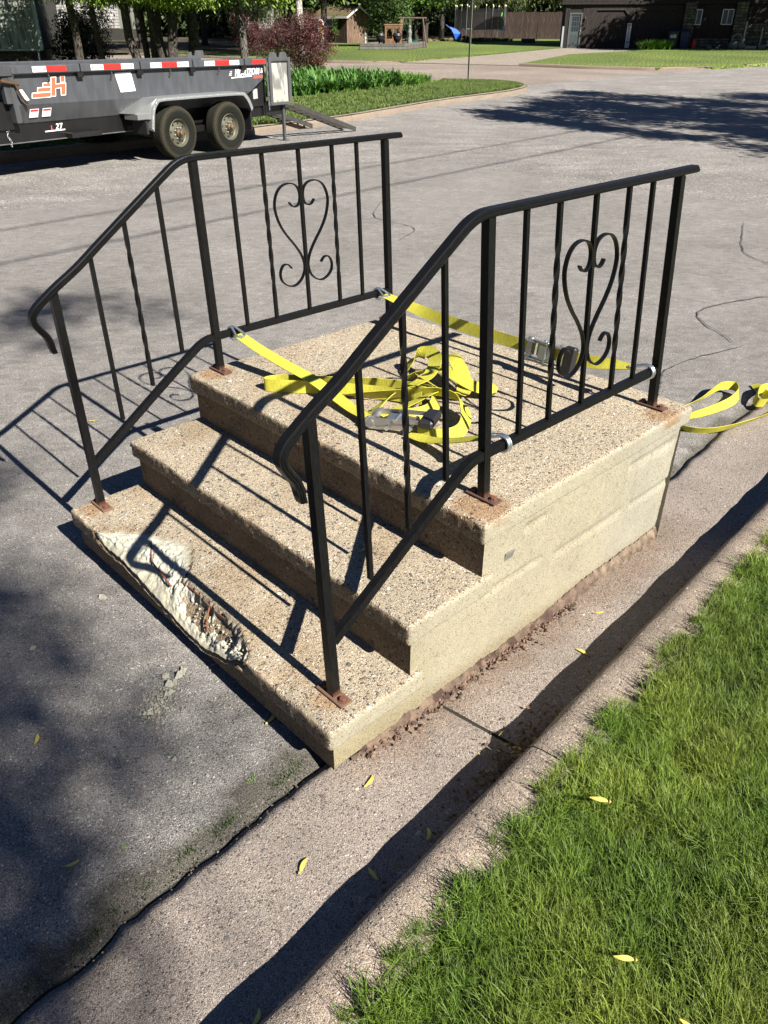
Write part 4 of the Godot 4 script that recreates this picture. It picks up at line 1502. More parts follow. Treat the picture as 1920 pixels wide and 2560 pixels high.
	band(l, [[1.27, 3.50, 0.04, 0, 0.2, 1], [1.20, 3.48, 0.045, -0.1, 0.3, 1], [1.17, 3.38, 0.05, -0.1, 0.3, 1], [1.19, 3.27, 0.05, 0.3, 0.2, 1], [1.23, 3.20, 0.045, 0.3, 0.1, 1], [1.255, 3.26, 0.035, 0.3, 0.2, 1], [1.21, 3.36, 0.028, 0.5, 0.3, 0.8], [1.14, 3.44, 0.025, 0.6, 0.6, 0.5], [1.09, 3.50, 0.02, 0.6, 0.7, 0.2]])
	band(l, [[1.16, 3.56, 0.015, -0.9, 0.3, 0.2], [1.20, 3.72, 0.016, -0.9, 0.2, 0.2], [1.27, 3.95, 0.014, -0.9, 0.3, 0.1], [1.36, 4.2, 0.012, -0.9, 0.3, 0.0]])


# ---------------------------------------------------------------- small things near the stoop
# a winged maple seed: nut and papery wing
func seed_mesh(k: float) -> MB:
	var mb := MB.new()
	mb.col = Color(1.0, 0.95, 0.75)
	var n := 9
	var up := []
	var dn := []
	for i in n:
		var f := i / float(n - 1)
		var w := 0.0045 * sin(PI * pow(f, 0.8)) + 0.0012
		var bend := 0.006 * k * sin(PI * f * 0.8)
		up.append(Vector3(f * 0.036, 0.0012 + 0.004 * sin(PI * f) * absf(k), bend + w * 1.3))
		dn.append(Vector3(f * 0.036, 0.0010 + 0.003 * sin(PI * f) * absf(k), bend - w * 0.5))
	for i in n - 1:
		mb.quad(up[i], up[i + 1], dn[i + 1], dn[i], Vector3.UP)
		mb.quad(up[i] - Vector3(0, 0.0006, 0), up[i + 1] - Vector3(0, 0.0006, 0), dn[i + 1] - Vector3(0, 0.0006, 0), dn[i] - Vector3(0, 0.0006, 0), Vector3.DOWN)
	mb.col = Color(0.7, 0.55, 0.5)
	pebble(mb, Vector3(-0.002, 0.002, 0), 0.0042)
	return mb


func near_litter() -> void:
	var sm := [seed_mesh(1.0), seed_mesh(-0.8), seed_mesh(0.3)]
	var ms := [sm[0].mesh(), sm[1].mesh(), sm[2].mesh()]
	# u, v, h, turn, scale, label
	var S := [
		[1.235, -0.005, 0.012, 1.1, 1.15, "yellow maple seed on asphalt just before the stoop's front right corner"],
		[0.13, 0.03, 0.012, 0.4, 0.7, "small green maple seed on asphalt under the stoop's broken front"],
		[0.62, -0.62, 0.012, 0.7, 0.8, "thin maple seed at the foot of the dark asphalt patch"],
		[0.2, -0.42, 0.012, 2.9, 1.1, "pale maple seed lying on asphalt at the picture's left edge"],
		[0.55, -0.52, 0.012, 2.6, 1.1, "green and yellow maple seed on shaded asphalt left of the stoop"],
		[0.85, -0.52, 0.012, 1.6, 1.0, "yellow maple seed standing out on the grey asphalt by itself"],
		[1.585, 0.06, 0.001, 1.0, 1.1, "yellow maple seed on gutter concrete close to the stoop's corner"],
		[1.66, -0.22, 0.001, 0.9, 1.15, "yellow maple seed alone in the middle of the gutter slab"],
		[1.70, 0.92, 0.001, 2.2, 1.1, "yellow maple seed on gutter at the edge of the kerb's shadow"],
		[1.60, 1.12, 0.001, 0.2, 0.9, "curved green maple seed on gutter beside the stoop's side wall"],
		[1.79, 1.17, 0.001, 0.6, 1.0, "green maple seed in the kerb's shadow near the far end"],
		[1.80, 0.46, 0.001, 2.8, 1.1, "greenish maple seed in the kerb's shadow by the leaf litter"],
		[1.81, 0.06, 0.001, 1.4, 1.0, "upright green maple seed in the kerb's shadow"],
		[1.80, -0.10, 0.001, 1.9, 1.0, "drooping green maple seed in the shaded gutter"],
		[1.83, -0.55, 0.001, 0.4, 1.2, "bright green maple seed lying at the foot of the kerb"],
		[1.86, -0.50, 0.004, 1.2, 1.0, "second green maple seed against the kerb's rounded face"],
		[1.93, 1.0, 0.128, 0.3, 1.1, "light green maple seed lying on top of the kerb"],
		[0.98, 0.395, H2 + 0.002, 1.5, 0.9, "yellow maple seed on the middle step, in the open"],
		[1.17, 0.42, H2 + 0.002, 0.8, 0.8, "dull maple seed on the middle step beside the railing's shadow"],
		[2.35, 0.06, 0.195, 2.7, 1.05, "tan maple seed caught on the lawn, curled short"],
		[2.50, 0.02, 0.195, 2.0, 1.1, "brown and yellow maple seed on the lawn by the picture's right edge"],
		[2.38, -0.17, 0.19, 1.7, 1.1, "long bright yellow maple seed on the lawn"],
		[2.12, 0.33, 0.20, 2.6, 1.15, "pale cream maple seed sunk in the lawn's thin patch"],
		[-1.05, 0.55, 0.012, 0.3, 1.0, "yellow maple seed on asphalt beneath the left railing's curl"],
		[1.27, -0.62, 0.012, 0.5, 0.9, "green maple seed in the dark seam beside the gutter"]]
	for i in S.size():
		var q = S[i]
		var o := MeshInstance3D.new()
		o.mesh = ms[i % 3]
		o.material_override = M.seed_wing
		o.name = numbered("maple_seed")
		add_child(o)
		o.position = V(q[0], q[2], q[1])
		o.rotation.y = q[3] + 1.0
		o.scale = Vector3.ONE * q[4]
		tag(o, q[5], "maple seed", "fallen maple seeds")
	# broken concrete on the asphalt under the torn edge
	var C := [[0.36, -0.075, 0.016, "flat white chip of concrete on asphalt under the broken step"], [0.885, -0.075, 0.020, "grey lump of concrete, topmost of the rubble by the step"], [0.90, -0.125, 0.020, "tan lump of concrete in the middle of the rubble by the step"], [0.935, -0.15, 0.018, "broken concrete lump lowest in the rubble's upper heap"], [0.86, -0.115, 0.014, "small concrete lump at the rubble's left edge"], [0.965, -0.235, 0.012, "concrete crumb at the rubble's lower end"], [0.45, -0.36, 0.010, "white speck of crushed concrete on open asphalt"], [1.165, -0.265, 0.007, "tiny white chip on asphalt below the stoop"]]
	for q in C:
		var mb := MB.new()
		mb.col = Color(0.80, 0.80, 0.79)
		for i in 5:
			pebble(mb, Vector3(rng.randf_range(-1, 1), 0.3, rng.randf_range(-1, 1)) * q[2] * 0.5, q[2] * rng.randf_range(0.6, 0.95))
		var o := put("concrete_chunk", mb, M.broken_concrete)
		o.position = V(q[0], 0.010, q[1])
		tag(o, q[3], "rubble", "chunks of broken concrete")
	var cr := MB.new()
	for i in 430:
		var f := rng.randf()
		var a := rng.randf() * TAU
		var s := pow(rng.randf(), 0.7) * 0.06
		var c := Vector2(0.90, -0.12).lerp(Vector2(0.98, -0.25), f) + Vector2(cos(a), sin(a)) * s
		if i > 360:
			c = Vector2(rng.randf_range(0.2, 1.3), rng.randf_range(-0.35, 0.0))
		var k := rng.randf_range(0.6, 0.95)
		cr.col = Color(k * 0.85, k * 0.84, k * 0.82)
		pebble(cr, V(c.x, 0.011, c.y), rng.randf_range(0.0015, 0.005))
	var cx := put("concrete_crumbs", cr, M.broken_concrete)
	cx.set_meta("kind", "stuff")
	tag(cx, "pale crumbs of concrete spilled on the asphalt below the broken step", "rubble")
	# dry leaf litter drifted against the kerb
	var lf := MB.new()
	for i in 420:
		var v := 0.42 + (rng.randf() + rng.randf() - 1.0) * 0.28
		var far := rng.randf() < 0.3
		if far:
			v = rng.randf_range(-0.2, 2.2)
		var u := face_u(v) - 0.004 - absf(rng.randfn()) * (0.045 if not far else 0.03)
		var c := V(u, 0.002 + rng.randf() * 0.014, v)
		var a := rng.randf() * TAU
		var d := Vector3(cos(a), rng.randf_range(-0.2, 0.3), sin(a)) * rng.randf_range(0.004, 0.012)
		var e := Vector3(-sin(a), rng.randf_range(-0.3, 0.3), cos(a)) * rng.randf_range(0.002, 0.006)
		var k := rng.randf_range(0.5, 1.3)
		lf.col = Color(0.13, 0.075, 0.035) * k if rng.randf() < 0.8 else Color(0.28, 0.24, 0.07) * k
		lf.quad(c - d, c - e * 0.8, c + d, c + e, Vector3.UP)
	var lo := put("leaf_litter", lf, M.rust_dirt)
	lo.set_meta("kind", "stuff")
	tag(lo, "brown dry leaf litter gathered in the gutter against the kerb", "leaf litter")
	# grit and dead matter in the seam beside the gutter
	var gr := MB.new()
	for i in 420:
		var v := rng.randf_range(-1.1, 0.0) if rng.randf() < 0.75 else rng.randf_range(2.0, 4.5)
		var u := edge_u(v) + rng.randfn() * 0.016 - 0.004
		var k := rng.randf_range(0.3, 1.2)
		gr.col = Color(0.10, 0.09, 0.07) * k if rng.randf() < 0.75 else Color(0.26, 0.20, 0.14) * k
		pebble(gr, V(u, rng.randf_range(-0.012, 0.0), v), rng.randf_range(0.001, 0.0035))
	var go := put("seam_grit", gr, M.rust_dirt)
	go.set_meta("kind", "stuff")
	tag(go, "dark grit and crumbs lying in the seam between asphalt and gutter", "grit")
	var ms2 := []
	var mc := []
	for i in 260:
		var v := rng.randf_range(-1.0, -0.02)
		var u := edge_u(v) - 0.012 - absf(rng.randfn()) * 0.022
		if nz.get_noise_2d(v * 9.0, 4.0) < 0.05:
			continue
		ms2.append(Transform3D(Basis(Vector3.UP, rng.randf() * TAU).scaled(Vector3.ONE * rng.randf_range(0.10, 0.28)), V(u, 0.004, v)))
		mc.append(Color(0.06, 0.10, 0.02) * rng.randf_range(0.6, 1.3))
	tag(many("seam_moss", tuft_mesh(9, 0.05, 0.02, 0.05, 0.004, 140), M.blade, ms2, mc), "sparse moss and grass in the dark seam along the asphalt's edge", "moss")
	# little weeds in the seam
	var wd := [[1.375, -0.15, "small green weed in the seam nearest the stoop's corner"], [1.405, -0.335, "green weed sprouting in the dark seam, second from the stoop"], [1.33, -0.50, "tiny weed in the mossy seam beside the dry seed cluster"]]
	for q in wd:
		var mb := MB.new()
		for i in 26:
			var a := rng.randf() * TAU
			var l := rng.randf_range(0.006, 0.018)
			var k := rng.randf_range(0.7, 1.2)
			mb.col = Color(0.09, 0.17, 0.02) * k
			var o := Vector3(rng.randf_range(-0.012, 0.012), 0, rng.randf_range(-0.012, 0.012))
			var tip := o + Vector3(cos(a) * l * 0.7, l, sin(a) * l * 0.7)
			var sd := Vector3(-sin(a), 0, cos(a)) * 0.0016
			mb.quad(o - sd, o + sd, tip + sd * 0.3, tip - sd * 0.3, Vector3.UP)
		var w := put("weed", mb, M.blade)
		w.position = V(q[0], 0.0, q[1])
		tag(w, q[2], "weed", "weeds in the gutter seam")


func tuft_mesh(n: int, rad: float, l0: float, l1: float, w: float, sd: int) -> ArrayMesh:
	var r := RandomNumberGenerator.new()
	r.seed = sd
	var mb := MB.new()
	for i in n:
		var a := r.randf() * TAU
		var o := Vector3(cos(a), 0, sin(a)) * rad * sqrt(r.randf())
		var b := r.randf() * TAU
		var L := r.randf_range(l0, l1)
		var lean := r.randf_range(0.15, 1.0)
		var d := Vector3(cos(b), 0, sin(b))
		var sdv := Vector3(-sin(b), 0, cos(b)).rotated(Vector3.UP, r.randf_range(-0.6, 0.6))
		var k := r.randf_range(0.75, 1.2)
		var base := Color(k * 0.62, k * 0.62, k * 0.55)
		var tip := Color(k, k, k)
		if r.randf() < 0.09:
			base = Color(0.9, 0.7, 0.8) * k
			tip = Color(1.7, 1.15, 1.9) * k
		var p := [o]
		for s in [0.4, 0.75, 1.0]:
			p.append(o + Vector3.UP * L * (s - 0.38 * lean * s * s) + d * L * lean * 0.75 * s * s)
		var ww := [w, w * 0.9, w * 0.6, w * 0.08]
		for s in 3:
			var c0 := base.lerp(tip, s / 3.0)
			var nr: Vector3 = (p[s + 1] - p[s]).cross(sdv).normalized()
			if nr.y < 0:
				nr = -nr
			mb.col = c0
			if s < 2:
				mb.quad(p[s] - sdv * ww[s], p[s] + sdv * ww[s], p[s + 1] + sdv * ww[s + 1], p[s + 1] - sdv * ww[s + 1], nr)
			else:
				mb.tri(p[s] - sdv * ww[s], p[s] + sdv * ww[s], p[s + 1], nr)
	return mb.mesh()


func near_grass() -> void:
	for q in 3:
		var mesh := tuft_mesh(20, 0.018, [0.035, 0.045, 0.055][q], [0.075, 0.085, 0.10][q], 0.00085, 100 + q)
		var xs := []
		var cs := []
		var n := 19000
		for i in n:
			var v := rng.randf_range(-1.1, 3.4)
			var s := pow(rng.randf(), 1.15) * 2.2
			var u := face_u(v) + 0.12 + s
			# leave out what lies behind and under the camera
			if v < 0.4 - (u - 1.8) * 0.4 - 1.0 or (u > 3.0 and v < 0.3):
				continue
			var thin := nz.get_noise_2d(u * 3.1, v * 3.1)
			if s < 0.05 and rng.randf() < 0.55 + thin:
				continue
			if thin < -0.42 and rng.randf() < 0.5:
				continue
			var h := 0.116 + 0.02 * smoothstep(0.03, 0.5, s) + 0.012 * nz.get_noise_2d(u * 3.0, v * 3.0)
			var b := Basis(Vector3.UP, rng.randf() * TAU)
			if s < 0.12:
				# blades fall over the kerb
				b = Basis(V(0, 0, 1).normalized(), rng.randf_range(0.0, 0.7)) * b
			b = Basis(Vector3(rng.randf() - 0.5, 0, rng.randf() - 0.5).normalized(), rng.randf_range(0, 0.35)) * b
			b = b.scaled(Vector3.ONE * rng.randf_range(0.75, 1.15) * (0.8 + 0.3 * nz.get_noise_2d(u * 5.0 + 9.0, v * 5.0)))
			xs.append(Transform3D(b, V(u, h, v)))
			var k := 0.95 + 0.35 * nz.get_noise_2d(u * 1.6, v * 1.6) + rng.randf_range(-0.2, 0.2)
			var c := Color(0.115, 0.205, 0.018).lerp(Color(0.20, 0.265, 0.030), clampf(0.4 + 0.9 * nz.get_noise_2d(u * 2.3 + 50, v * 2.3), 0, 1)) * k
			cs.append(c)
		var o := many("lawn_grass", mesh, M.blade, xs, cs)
		tag(o, ["short green lawn grass beside the kerb, fine lower blades", "green lawn grass beside the kerb, middling blades", "green lawn grass beside the kerb, longest blades"][q], "grass")


# ---------------------------------------------------------------- the dump trailer; local x towards its tail, z outwards to the street
func bx(mb: MB, x0: float, x1: float, y0: float, y1: float, z0: float, z1: float, bev := 0.004) -> void:
	mb.box(Transform3D(Basis(), Vector3((x0 + x1) / 2, (y0 + y1) / 2, (z0 + z1) / 2)), Vector3(absf(x1 - x0), absf(y1 - y0), absf(z1 - z0)), bev)


func colored(c: Color) -> MB:
	var mb := MB.new()
	mb.col = c
	return mb


func make_wheel(t: Node3D, x: float, z: float, face: float) -> void:
	var w := Node3D.new()
	w.name = "wheel"
	t.add_child(w, true)
	w.position = Vector3(x, 0.385, z)
	var tb := colored(Color(0.022, 0.0215, 0.021))
	var X := Transform3D(Basis(Vector3.RIGHT, PI / 2 * face), Vector3.ZERO)
	tb.lathe(X, [Vector2(0.205, -0.23), Vector2(0.25, -0.245), Vector2(0.33, -0.245), Vector2(0.368, -0.225), Vector2(0.384, -0.19), Vector2(0.385, -0.15), Vector2(0.378, -0.148), Vector2(0.378, -0.140), Vector2(0.385, -0.138), Vector2(0.386, -0.10), Vector2(0.379, -0.098), Vector2(0.379, -0.09), Vector2(0.385, -0.088), Vector2(0.384, -0.045), Vector2(0.370, -0.014), Vector2(0.345, 0.0), Vector2(0.30, 0.004), Vector2(0.25, 0.0), Vector2(0.212, -0.01), Vector2(0.203, -0.02)], 44)
	for i in tb.c.size():
		var r := Vector2(tb.v[i].x, tb.v[i].y).length()
		# dusty shoulder and sidewall
		if r > 0.33 and r < 0.376:
			tb.c[i] = Color(0.055, 0.050, 0.043)
		elif r > 0.376:
			tb.c[i] = Color(0.030, 0.029, 0.027)
	put("tyre", tb, M.rubber, w)
	var rim := colored(Color(0.17, 0.155, 0.13))
	rim.lathe(X, [Vector2(0.205, -0.23), Vector2(0.205, -0.015), Vector2(0.198, -0.006), Vector2(0.190, -0.02), Vector2(0.176, -0.05), Vector2(0.165, -0.062), Vector2(0.13, -0.050), Vector2(0.10, -0.042), Vector2(0.07, -0.042), Vector2(0.0, -0.042)], 36)
	put("rim", rim, M.dusty_metal, w)
	var hub := colored(Color(0.20, 0.13, 0.09))
	hub.lathe(X, [Vector2(0.062, -0.045), Vector2(0.058, 0.0), Vector2(0.042, 0.02), Vector2(0.040, 0.055), Vector2(0.03, 0.066), Vector2(0.0, 0.068)], 20)
	put("hub", hub, M.dusty_metal, w)
	for k in 8:
		var a := TAU * (k + 0.3) / 8
		var n := colored(Color(0.5, 0.48, 0.42))
		n.lathe(X, [Vector2(0.0115, 0.0), Vector2(0.0115, 0.028), Vector2(0.0, 0.034)], 6, false)
		var o := put("lug_nut", n, M.zinc, w)
		o.position = Vector3(cos(a) * 0.083, sin(a) * 0.083, -0.044 * face)
		var h := colored(Color(0.006, 0.006, 0.006))
		h.lathe(X, [Vector2(0.0175, 0.0), Vector2(0.0175, 0.004), Vector2(0.0, 0.004)], 14)
		var b := a + TAU / 16
		var hh := put("vent_hole", h, M.paint, w)
		hh.position = Vector3(cos(b) * 0.140, sin(b) * 0.140, -0.054 * face)


func flat_on(t: Node3D, n: String, poly: Array, z: float, m: Material, x := Transform3D()) -> MeshInstance3D:
	return put(n, plate(poly, x * Transform3D(Basis(), Vector3(0, 0, z)), 0.0025), m, t)


func trailer() -> void:
	mat("dusty_metal", lin(1, 1, 1), 0.5, 0.35, true)
	tri_tex(M.dusty_metal, M.stone.albedo_texture, null, 0.25, 1.0, false)
	var t := thing("dump_trailer", "dark grey tandem-axle dump trailer parked at the far kerb with its ramps down", "trailer", Vector3(-9.561, 0.0, -6.695))
	var a := deg_to_rad(13.0)
	var ax := V(-sin(a), 0, cos(a))
	var az := V(cos(a), 0, sin(a))
	t.basis = Basis(ax, Vector3.UP, az)
	var grey := Color(0.060, 0.066, 0.074)
	var black := Color(0.010, 0.010, 0.011)
	for z in [0.0, -2.10]:
		for x in [-0.58, 0.58]:
			make_wheel(t, x, z, 1.0 if z == 0.0 else -1.0)
	var f := colored(black)
	bx(f, -6.4, 2.45, 0.45, 0.685, -0.46, -0.40)
	bx(f, -6.4, 2.45, 0.45, 0.685, -1.70, -1.64)
	for x in [-3.0, -2.0, -1.2, 0.0, 1.2, 2.2]:
		bx(f, x, x + 0.08, 0.50, 0.66, -1.64, -0.46)
	bx(f, -0.9, 0.9, 0.34, 0.43, -1.9, -0.25)
	put("frame", f, M.dusty_paint, t)
	var tr := colored(Color(0.10, 0.10, 0.10))
	bx(tr, -6.4, -1.0, 0.442, 0.455, -0.47, -0.385, 0.002)
	put("frame_edge", tr, M.dusty_paint, t)
	# bed sides, near and far
	for s in [0, 1]:
		var zf := func(z: float) -> float: return z if s == 0 else -2.10 - z
		var sd := colored(grey)
		var o := 1.0 if s == 0 else -1.0
		var up := [[-3.10, 1.27], [1.80, 1.27], [1.80, 1.055], [1.46, 0.875], [-3.19, 0.91]]
		var lo := [[-3.19, 0.91], [1.46, 0.875], [1.10, 0.68], [-3.02, 0.68]]
		for i in range(1, up.size() - 1):
			sd.tri(Vector3(up[0][0], up[0][1], zf.call(-0.27)), Vector3(up[i][0], up[i][1], zf.call(-0.27)), Vector3(up[i + 1][0], up[i + 1][1], zf.call(-0.27)), Vector3(0, 0, o))
			sd.tri(Vector3(up[0][0], up[0][1], zf.call(-0.275)), Vector3(up[i][0], up[i][1], zf.call(-0.275)), Vector3(up[i + 1][0], up[i + 1][1], zf.call(-0.275)), Vector3(0, 0, -o))
		var L := []
		for q in lo:
			L.append(Vector3(q[0], q[1], zf.call(-0.27 if q[1] > 0.8 else -0.40)))
		sd.col = Color(0.075, 0.082, 0.090)  # lower panel lighter: bounce off the road painted into its colour
		sd.quad(L[0], L[1], L[2], L[3], Vector3(0, 0, o))
		put("side_panel", sd, M.dusty_paint, t)
		var rl := colored(Color(0.065, 0.07, 0.077))
		bx(rl, -3.17, 1.86, 1.265, 1.368, zf.call(-0.20), zf.call(-0.30), 0.012)
		put("top_rail", rl, M.dusty_paint, t)
		for x in [-2.10, -1.02, 0.06, 1.27]:
			var pk := colored(Color(0.012, 0.012, 0.012))
			bx(pk, x - 0.05, x + 0.05, 1.20, 1.262, zf.call(-0.205), zf.call(-0.27), 0.004)
			bx(pk, x - 0.012, x + 0.012, 1.266, 1.369, zf.call(-0.197), zf.call(-0.21), 0.001)
			put("stake_pocket", pk, M.dusty_paint, t)
	var fl := colored(Color(0.03, 0.03, 0.03))
	bx(fl, -3.1, 1.85, 0.66, 0.70, -1.70, -0.40)
	put("bed_floor", fl, M.dusty_paint, t)
	var fr := colored(Color(0.055, 0.06, 0.066))
	bx(fr, -3.22, -3.14, 0.70, 1.37, -1.86, -0.24)
	bx(fr, -3.46, -3.16, 1.25, 1.375, -0.40, -0.22)
	bx(fr, -3.30, -3.16, 0.93, 1.25, -0.33, -0.25)
	put("front_wall", fr, M.dusty_paint, t)
	var hg := colored(Color(0.16, 0.09, 0.06))
	hg.tube(PackedVector3Array([Vector3(-3.36, 1.20, -0.21), Vector3(-3.10, 1.155, -0.21)]), 0.022, 8)
	hg.tube(PackedVector3Array([Vector3(-3.16, 1.155, -0.20), Vector3(-3.10, 1.00, -0.20), Vector3(-3.02, 0.93, -0.21)]), 0.016, 8)
	put("tarp_latch", hg, M.dusty_metal, t)
	var lt := flat_on(t, "latch_sticker", [[-3.10, 1.09], [-3.05, 1.09], [-2.975, 0.965], [-3.025, 0.955]], -0.235, M.print_white)
	lt.set_meta("label", "white sticker on the front latch")
	# front pump box and tongue run out of the picture
	var pb := colored(black)
	bx(pb, -4.4, -3.5, 0.69, 1.30, -1.6, -0.5)
	bx(pb, -3.55, -3.15, 0.62, 0.95, -0.55, -0.36)
	put("pump_box", pb, M.dusty_paint, t)
	# chain hung on the frame
	var ch := colored(Color(0.42, 0.42, 0.40))
	for k in 11:
		var c := Vector3(-3.297 + 0.02 * sin(k * 0.9), 0.69 - k * 0.026, -0.385)
		var ring := []
		for i in 11:
			var q := TAU * i / 10
			var d := Vector3(cos(q) * 0.010, sin(q) * 0.017, 0)
			if k % 2:
				d = d.rotated(Vector3.UP, PI / 2)
			ring.append(c + d)
		ch.tube(PackedVector3Array(ring), 0.0035, 6, false)
	put("safety_chain", ch, M.zinc, t)
	# mudguard: rolled tread plate over both wheels
	var arch := [Vector2(-1.165, 0.50), Vector2(-1.10, 0.76), Vector2(-1.02, 0.862), Vector2(-0.93, 0.897), Vector2(-0.5, 0.902), Vector2(0.4, 0.904), Vector2(0.90, 0.897), Vector2(1.00, 0.862), Vector2(1.09, 0.765), Vector2(1.15, 0.645)]
	var ap := spline(arch, 4)
	var gd := colored(Color(0.36, 0.37, 0.37))
	var R := []
	for q in ap:
		R.append([Vector3(q.x, q.y, 0.03), Vector3(q.x, q.y, -0.40), Vector3(q.x * 0.99, q.y - 0.006, -0.40), Vector3(q.x * 0.99, q.y - 0.006, 0.022), Vector3(q.x * 0.962, q.y - 0.050, 0.022), Vector3(q.x * 0.962, q.y - 0.050, 0.03)])
	gd.rings(R, true)
	var mg := put("mudguard", gd, M.steel_plate, t)
	var studs := colored(Color(0.6, 0.6, 0.6))
	var tot := 0.0
	for i in ap.size() - 1:
		var d: float = ap[i].distance_to(ap[i + 1])
		var nn := int((tot + d) / 0.034) - int(tot / 0.034)
		for k in nn:
			var c: Vector2 = ap[i].lerp(ap[i + 1], (k + 0.5) / maxf(nn, 1))
			studs.box(Transform3D(Basis(Vector3.BACK, 0.7), Vector3(c.x * 0.98, c.y - 0.025, 0.031)), Vector3(0.018, 0.006, 0.004), 0.0)
		tot += d
	put("plate_studs", studs, M.zinc, mg).set_meta("kind", "stuff")
	var wd := colored(Color(0.30, 0.31, 0.31))
	wd.quad(Vector3(-0.98, 0.90, 0.02), Vector3(-1.00, 0.90, -0.40), Vector3(-1.40, 0.70, -0.40), Vector3(-1.38, 0.70, -0.05), Vector3(-0.4, 0.8, 0.1))
	wd.quad(Vector3(-0.98, 0.90, 0.02), Vector3(-1.38, 0.70, -0.05), Vector3(-1.36, 0.62, -0.05), Vector3(-1.10, 0.62, 0.02), Vector3(-0.2, 0, 0.9))
	bx(wd, -1.38, -1.08, 0.62, 0.70, -0.30, 0.0, 0.006)
	put("mudguard_front", wd, M.steel_plate, t)
	var fl2 := colored(black)
	bx(fl2, 1.14, 1.17, 0.30, 0.74, -0.34, -0.04, 0.003)
	bx(fl2, -1.24, -1.20, 0.42, 0.60, -0.30, 0.0, 0.003)
	put("mud_flap", fl2, M.black_rubber, t)
	var stp := colored(Color(0.015, 0.015, 0.015))
	bx(stp, -2.40, -1.88, 0.452, 0.52, -0.40, -0.24, 0.006)
	for k in 14:
		stp.box(Transform3D(Basis(Vector3.UP, 0.6), Vector3(-2.32 + k * 0.032, 0.524, -0.32)), Vector3(0.01, 0.010, 0.10), 0.0)
	put("side_step", stp, M.dusty_paint, t)
	# hooks under the rail
	for x in [-2.62, -1.56, -0.42, 0.66]:
		var hk := colored(Color(0.10, 0.08, 0.07))
		hk.tube(PackedVector3Array(spline([Vector3(x, 1.27, -0.235), Vector3(x + 0.012, 1.22, -0.215), Vector3(x, 1.185, -0.22), Vector3(x - 0.018, 1.21, -0.215)], 5)), 0.006, 6)
		put("tie_hook", hk, M.dusty_metal, t)
	# reflective tape with small print
	var tapes := [[-2.861, -2.646, 0], [-2.646, -2.327, 1], [-1.919, -1.696, 0], [-1.696, -1.378, 1], [-1.378, -1.146, 0], [-0.822, -0.598, 0], [-0.598, -0.275, 1], [-0.275, -0.028, 0], [0.317, 0.555, 0], [0.555, 0.904, 1], [0.904, 1.138, 0], [1.47, 1.804, 1]]
	for q in tapes:
		var tp := flat_on(t, "reflective_tape", [[q[0], 1.285], [q[1] - 0.004, 1.285], [q[1] - 0.004, 1.352], [q[0], 1.352]], -0.1985, M.print_red if q[2] else M.print_white)
		var cx: float = (q[0] + q[1]) / 2
		letters("HORIZON", 0.042, Transform3D(Basis(Vector3(1, 0, 0), Vector3(0.22, 1, 0), Vector3(0, 0, 1)), Vector3(cx, 1.318, -0.195)), M.print_black, tp)
		for s in [-1.0, 1.0]:
			flat_on(tp, "swoosh", [[cx + s * 0.075, 1.300], [cx + s * 0.105, 1.312 + s * 0.008], [cx + s * 0.075, 1.310]], -0.1955, M.print_black)
	# the maker's emblem: a slanted H with three bars
	var mark := Node3D.new()
	mark.name = "emblem"
	t.add_child(mark)
	var hs := [[[-2.60, 0.995], [-2.535, 0.995], [-2.515, 1.085], [-2.415, 1.092], [-2.435, 1.000], [-2.37, 1.002], [-2.335, 1.135], [-2.50, 1.130], [-2.475, 1.215], [-2.545, 1.212]], [[-2.405, 1.155], [-2.345, 1.158], [-2.333, 1.222], [-2.395, 1.220]], [[-2.90, 0.985], [-2.615, 0.988], [-2.60, 1.038], [-2.885, 1.035]], [[-2.80, 1.052], [-2.60, 1.055], [-2.585, 1.098], [-2.785, 1.095]], [[-2.70, 1.112], [-2.585, 1.114], [-2.575, 1.148], [-2.69, 1.146]]]
	for q in hs:
		var big := []
		var cc := Vector2.ZERO
		var pv := PackedVector2Array()
		for p in q:
			pv.append(Vector2(p[0], p[1]))
		for r in Geometry2D.offset_polygon(pv, 0.009):
			for p in r:
				big.append([p.x, p.y])
		flat_on(mark, "outline", big, -0.2695, M.print_white)
		flat_on(mark, "bar", q, -0.2665, M.print_orange)
	var wn := flat_on(t, "white_notice", [[-1.462, 1.235], [-1.16, 1.240], [-1.115, 0.992], [-1.40, 0.985]], -0.2695, M.print_white)
	for k in 4:
		flat_on(wn, "faded_line", [[-1.40 + k * 0.004, 1.15 - k * 0.03], [-1.18 + k * 0.006, 1.152 - k * 0.03], [-1.18 + k * 0.006, 1.147 - k * 0.03], [-1.40 + k * 0.004, 1.145 - k * 0.03]], -0.2665, M.print_faint)
	var lg := Node3D.new()
	lg.name = "maker_lettering"
	t.add_child(lg)
	var sl := Basis(Vector3(0.93, 0.03, 0), Vector3(0.22, 1, 0), Vector3(0, 0, 1))
	letters("HORIZON", 0.150, Transform3D(sl, Vector3(1.40, 1.168, -0.2675)), M.print_white, lg)
	letters("TRAILERS", 0.060, Transform3D(sl, Vector3(1.665, 1.088, -0.2675)), M.print_orange, lg)
	flat_on(lg, "underline", [[0.985, 1.085], [1.505, 1.098], [1.51, 1.110], [0.99, 1.098]], -0.2695, M.print_white)
	for k in 3:
		flat_on(lg, "swoosh", [[0.93 + k * 0.016, 1.125 + k * 0.026], [0.995 + k * 0.008, 1.127 + k * 0.026], [1.0 + k * 0.008, 1.139 + k * 0.026], [0.945 + k * 0.016, 1.137 + k * 0.026]], -0.2695, M.print_white)
		flat_on(lg, "swoosh", [[1.735 + k * 0.012, 1.150 + k * 0.026], [1.80 - k * 0.004, 1.153 + k * 0.026], [1.795 - k * 0.004, 1.165 + k * 0.026], [1.74 + k * 0.012, 1.162 + k * 0.026]], -0.2695, M.print_white)
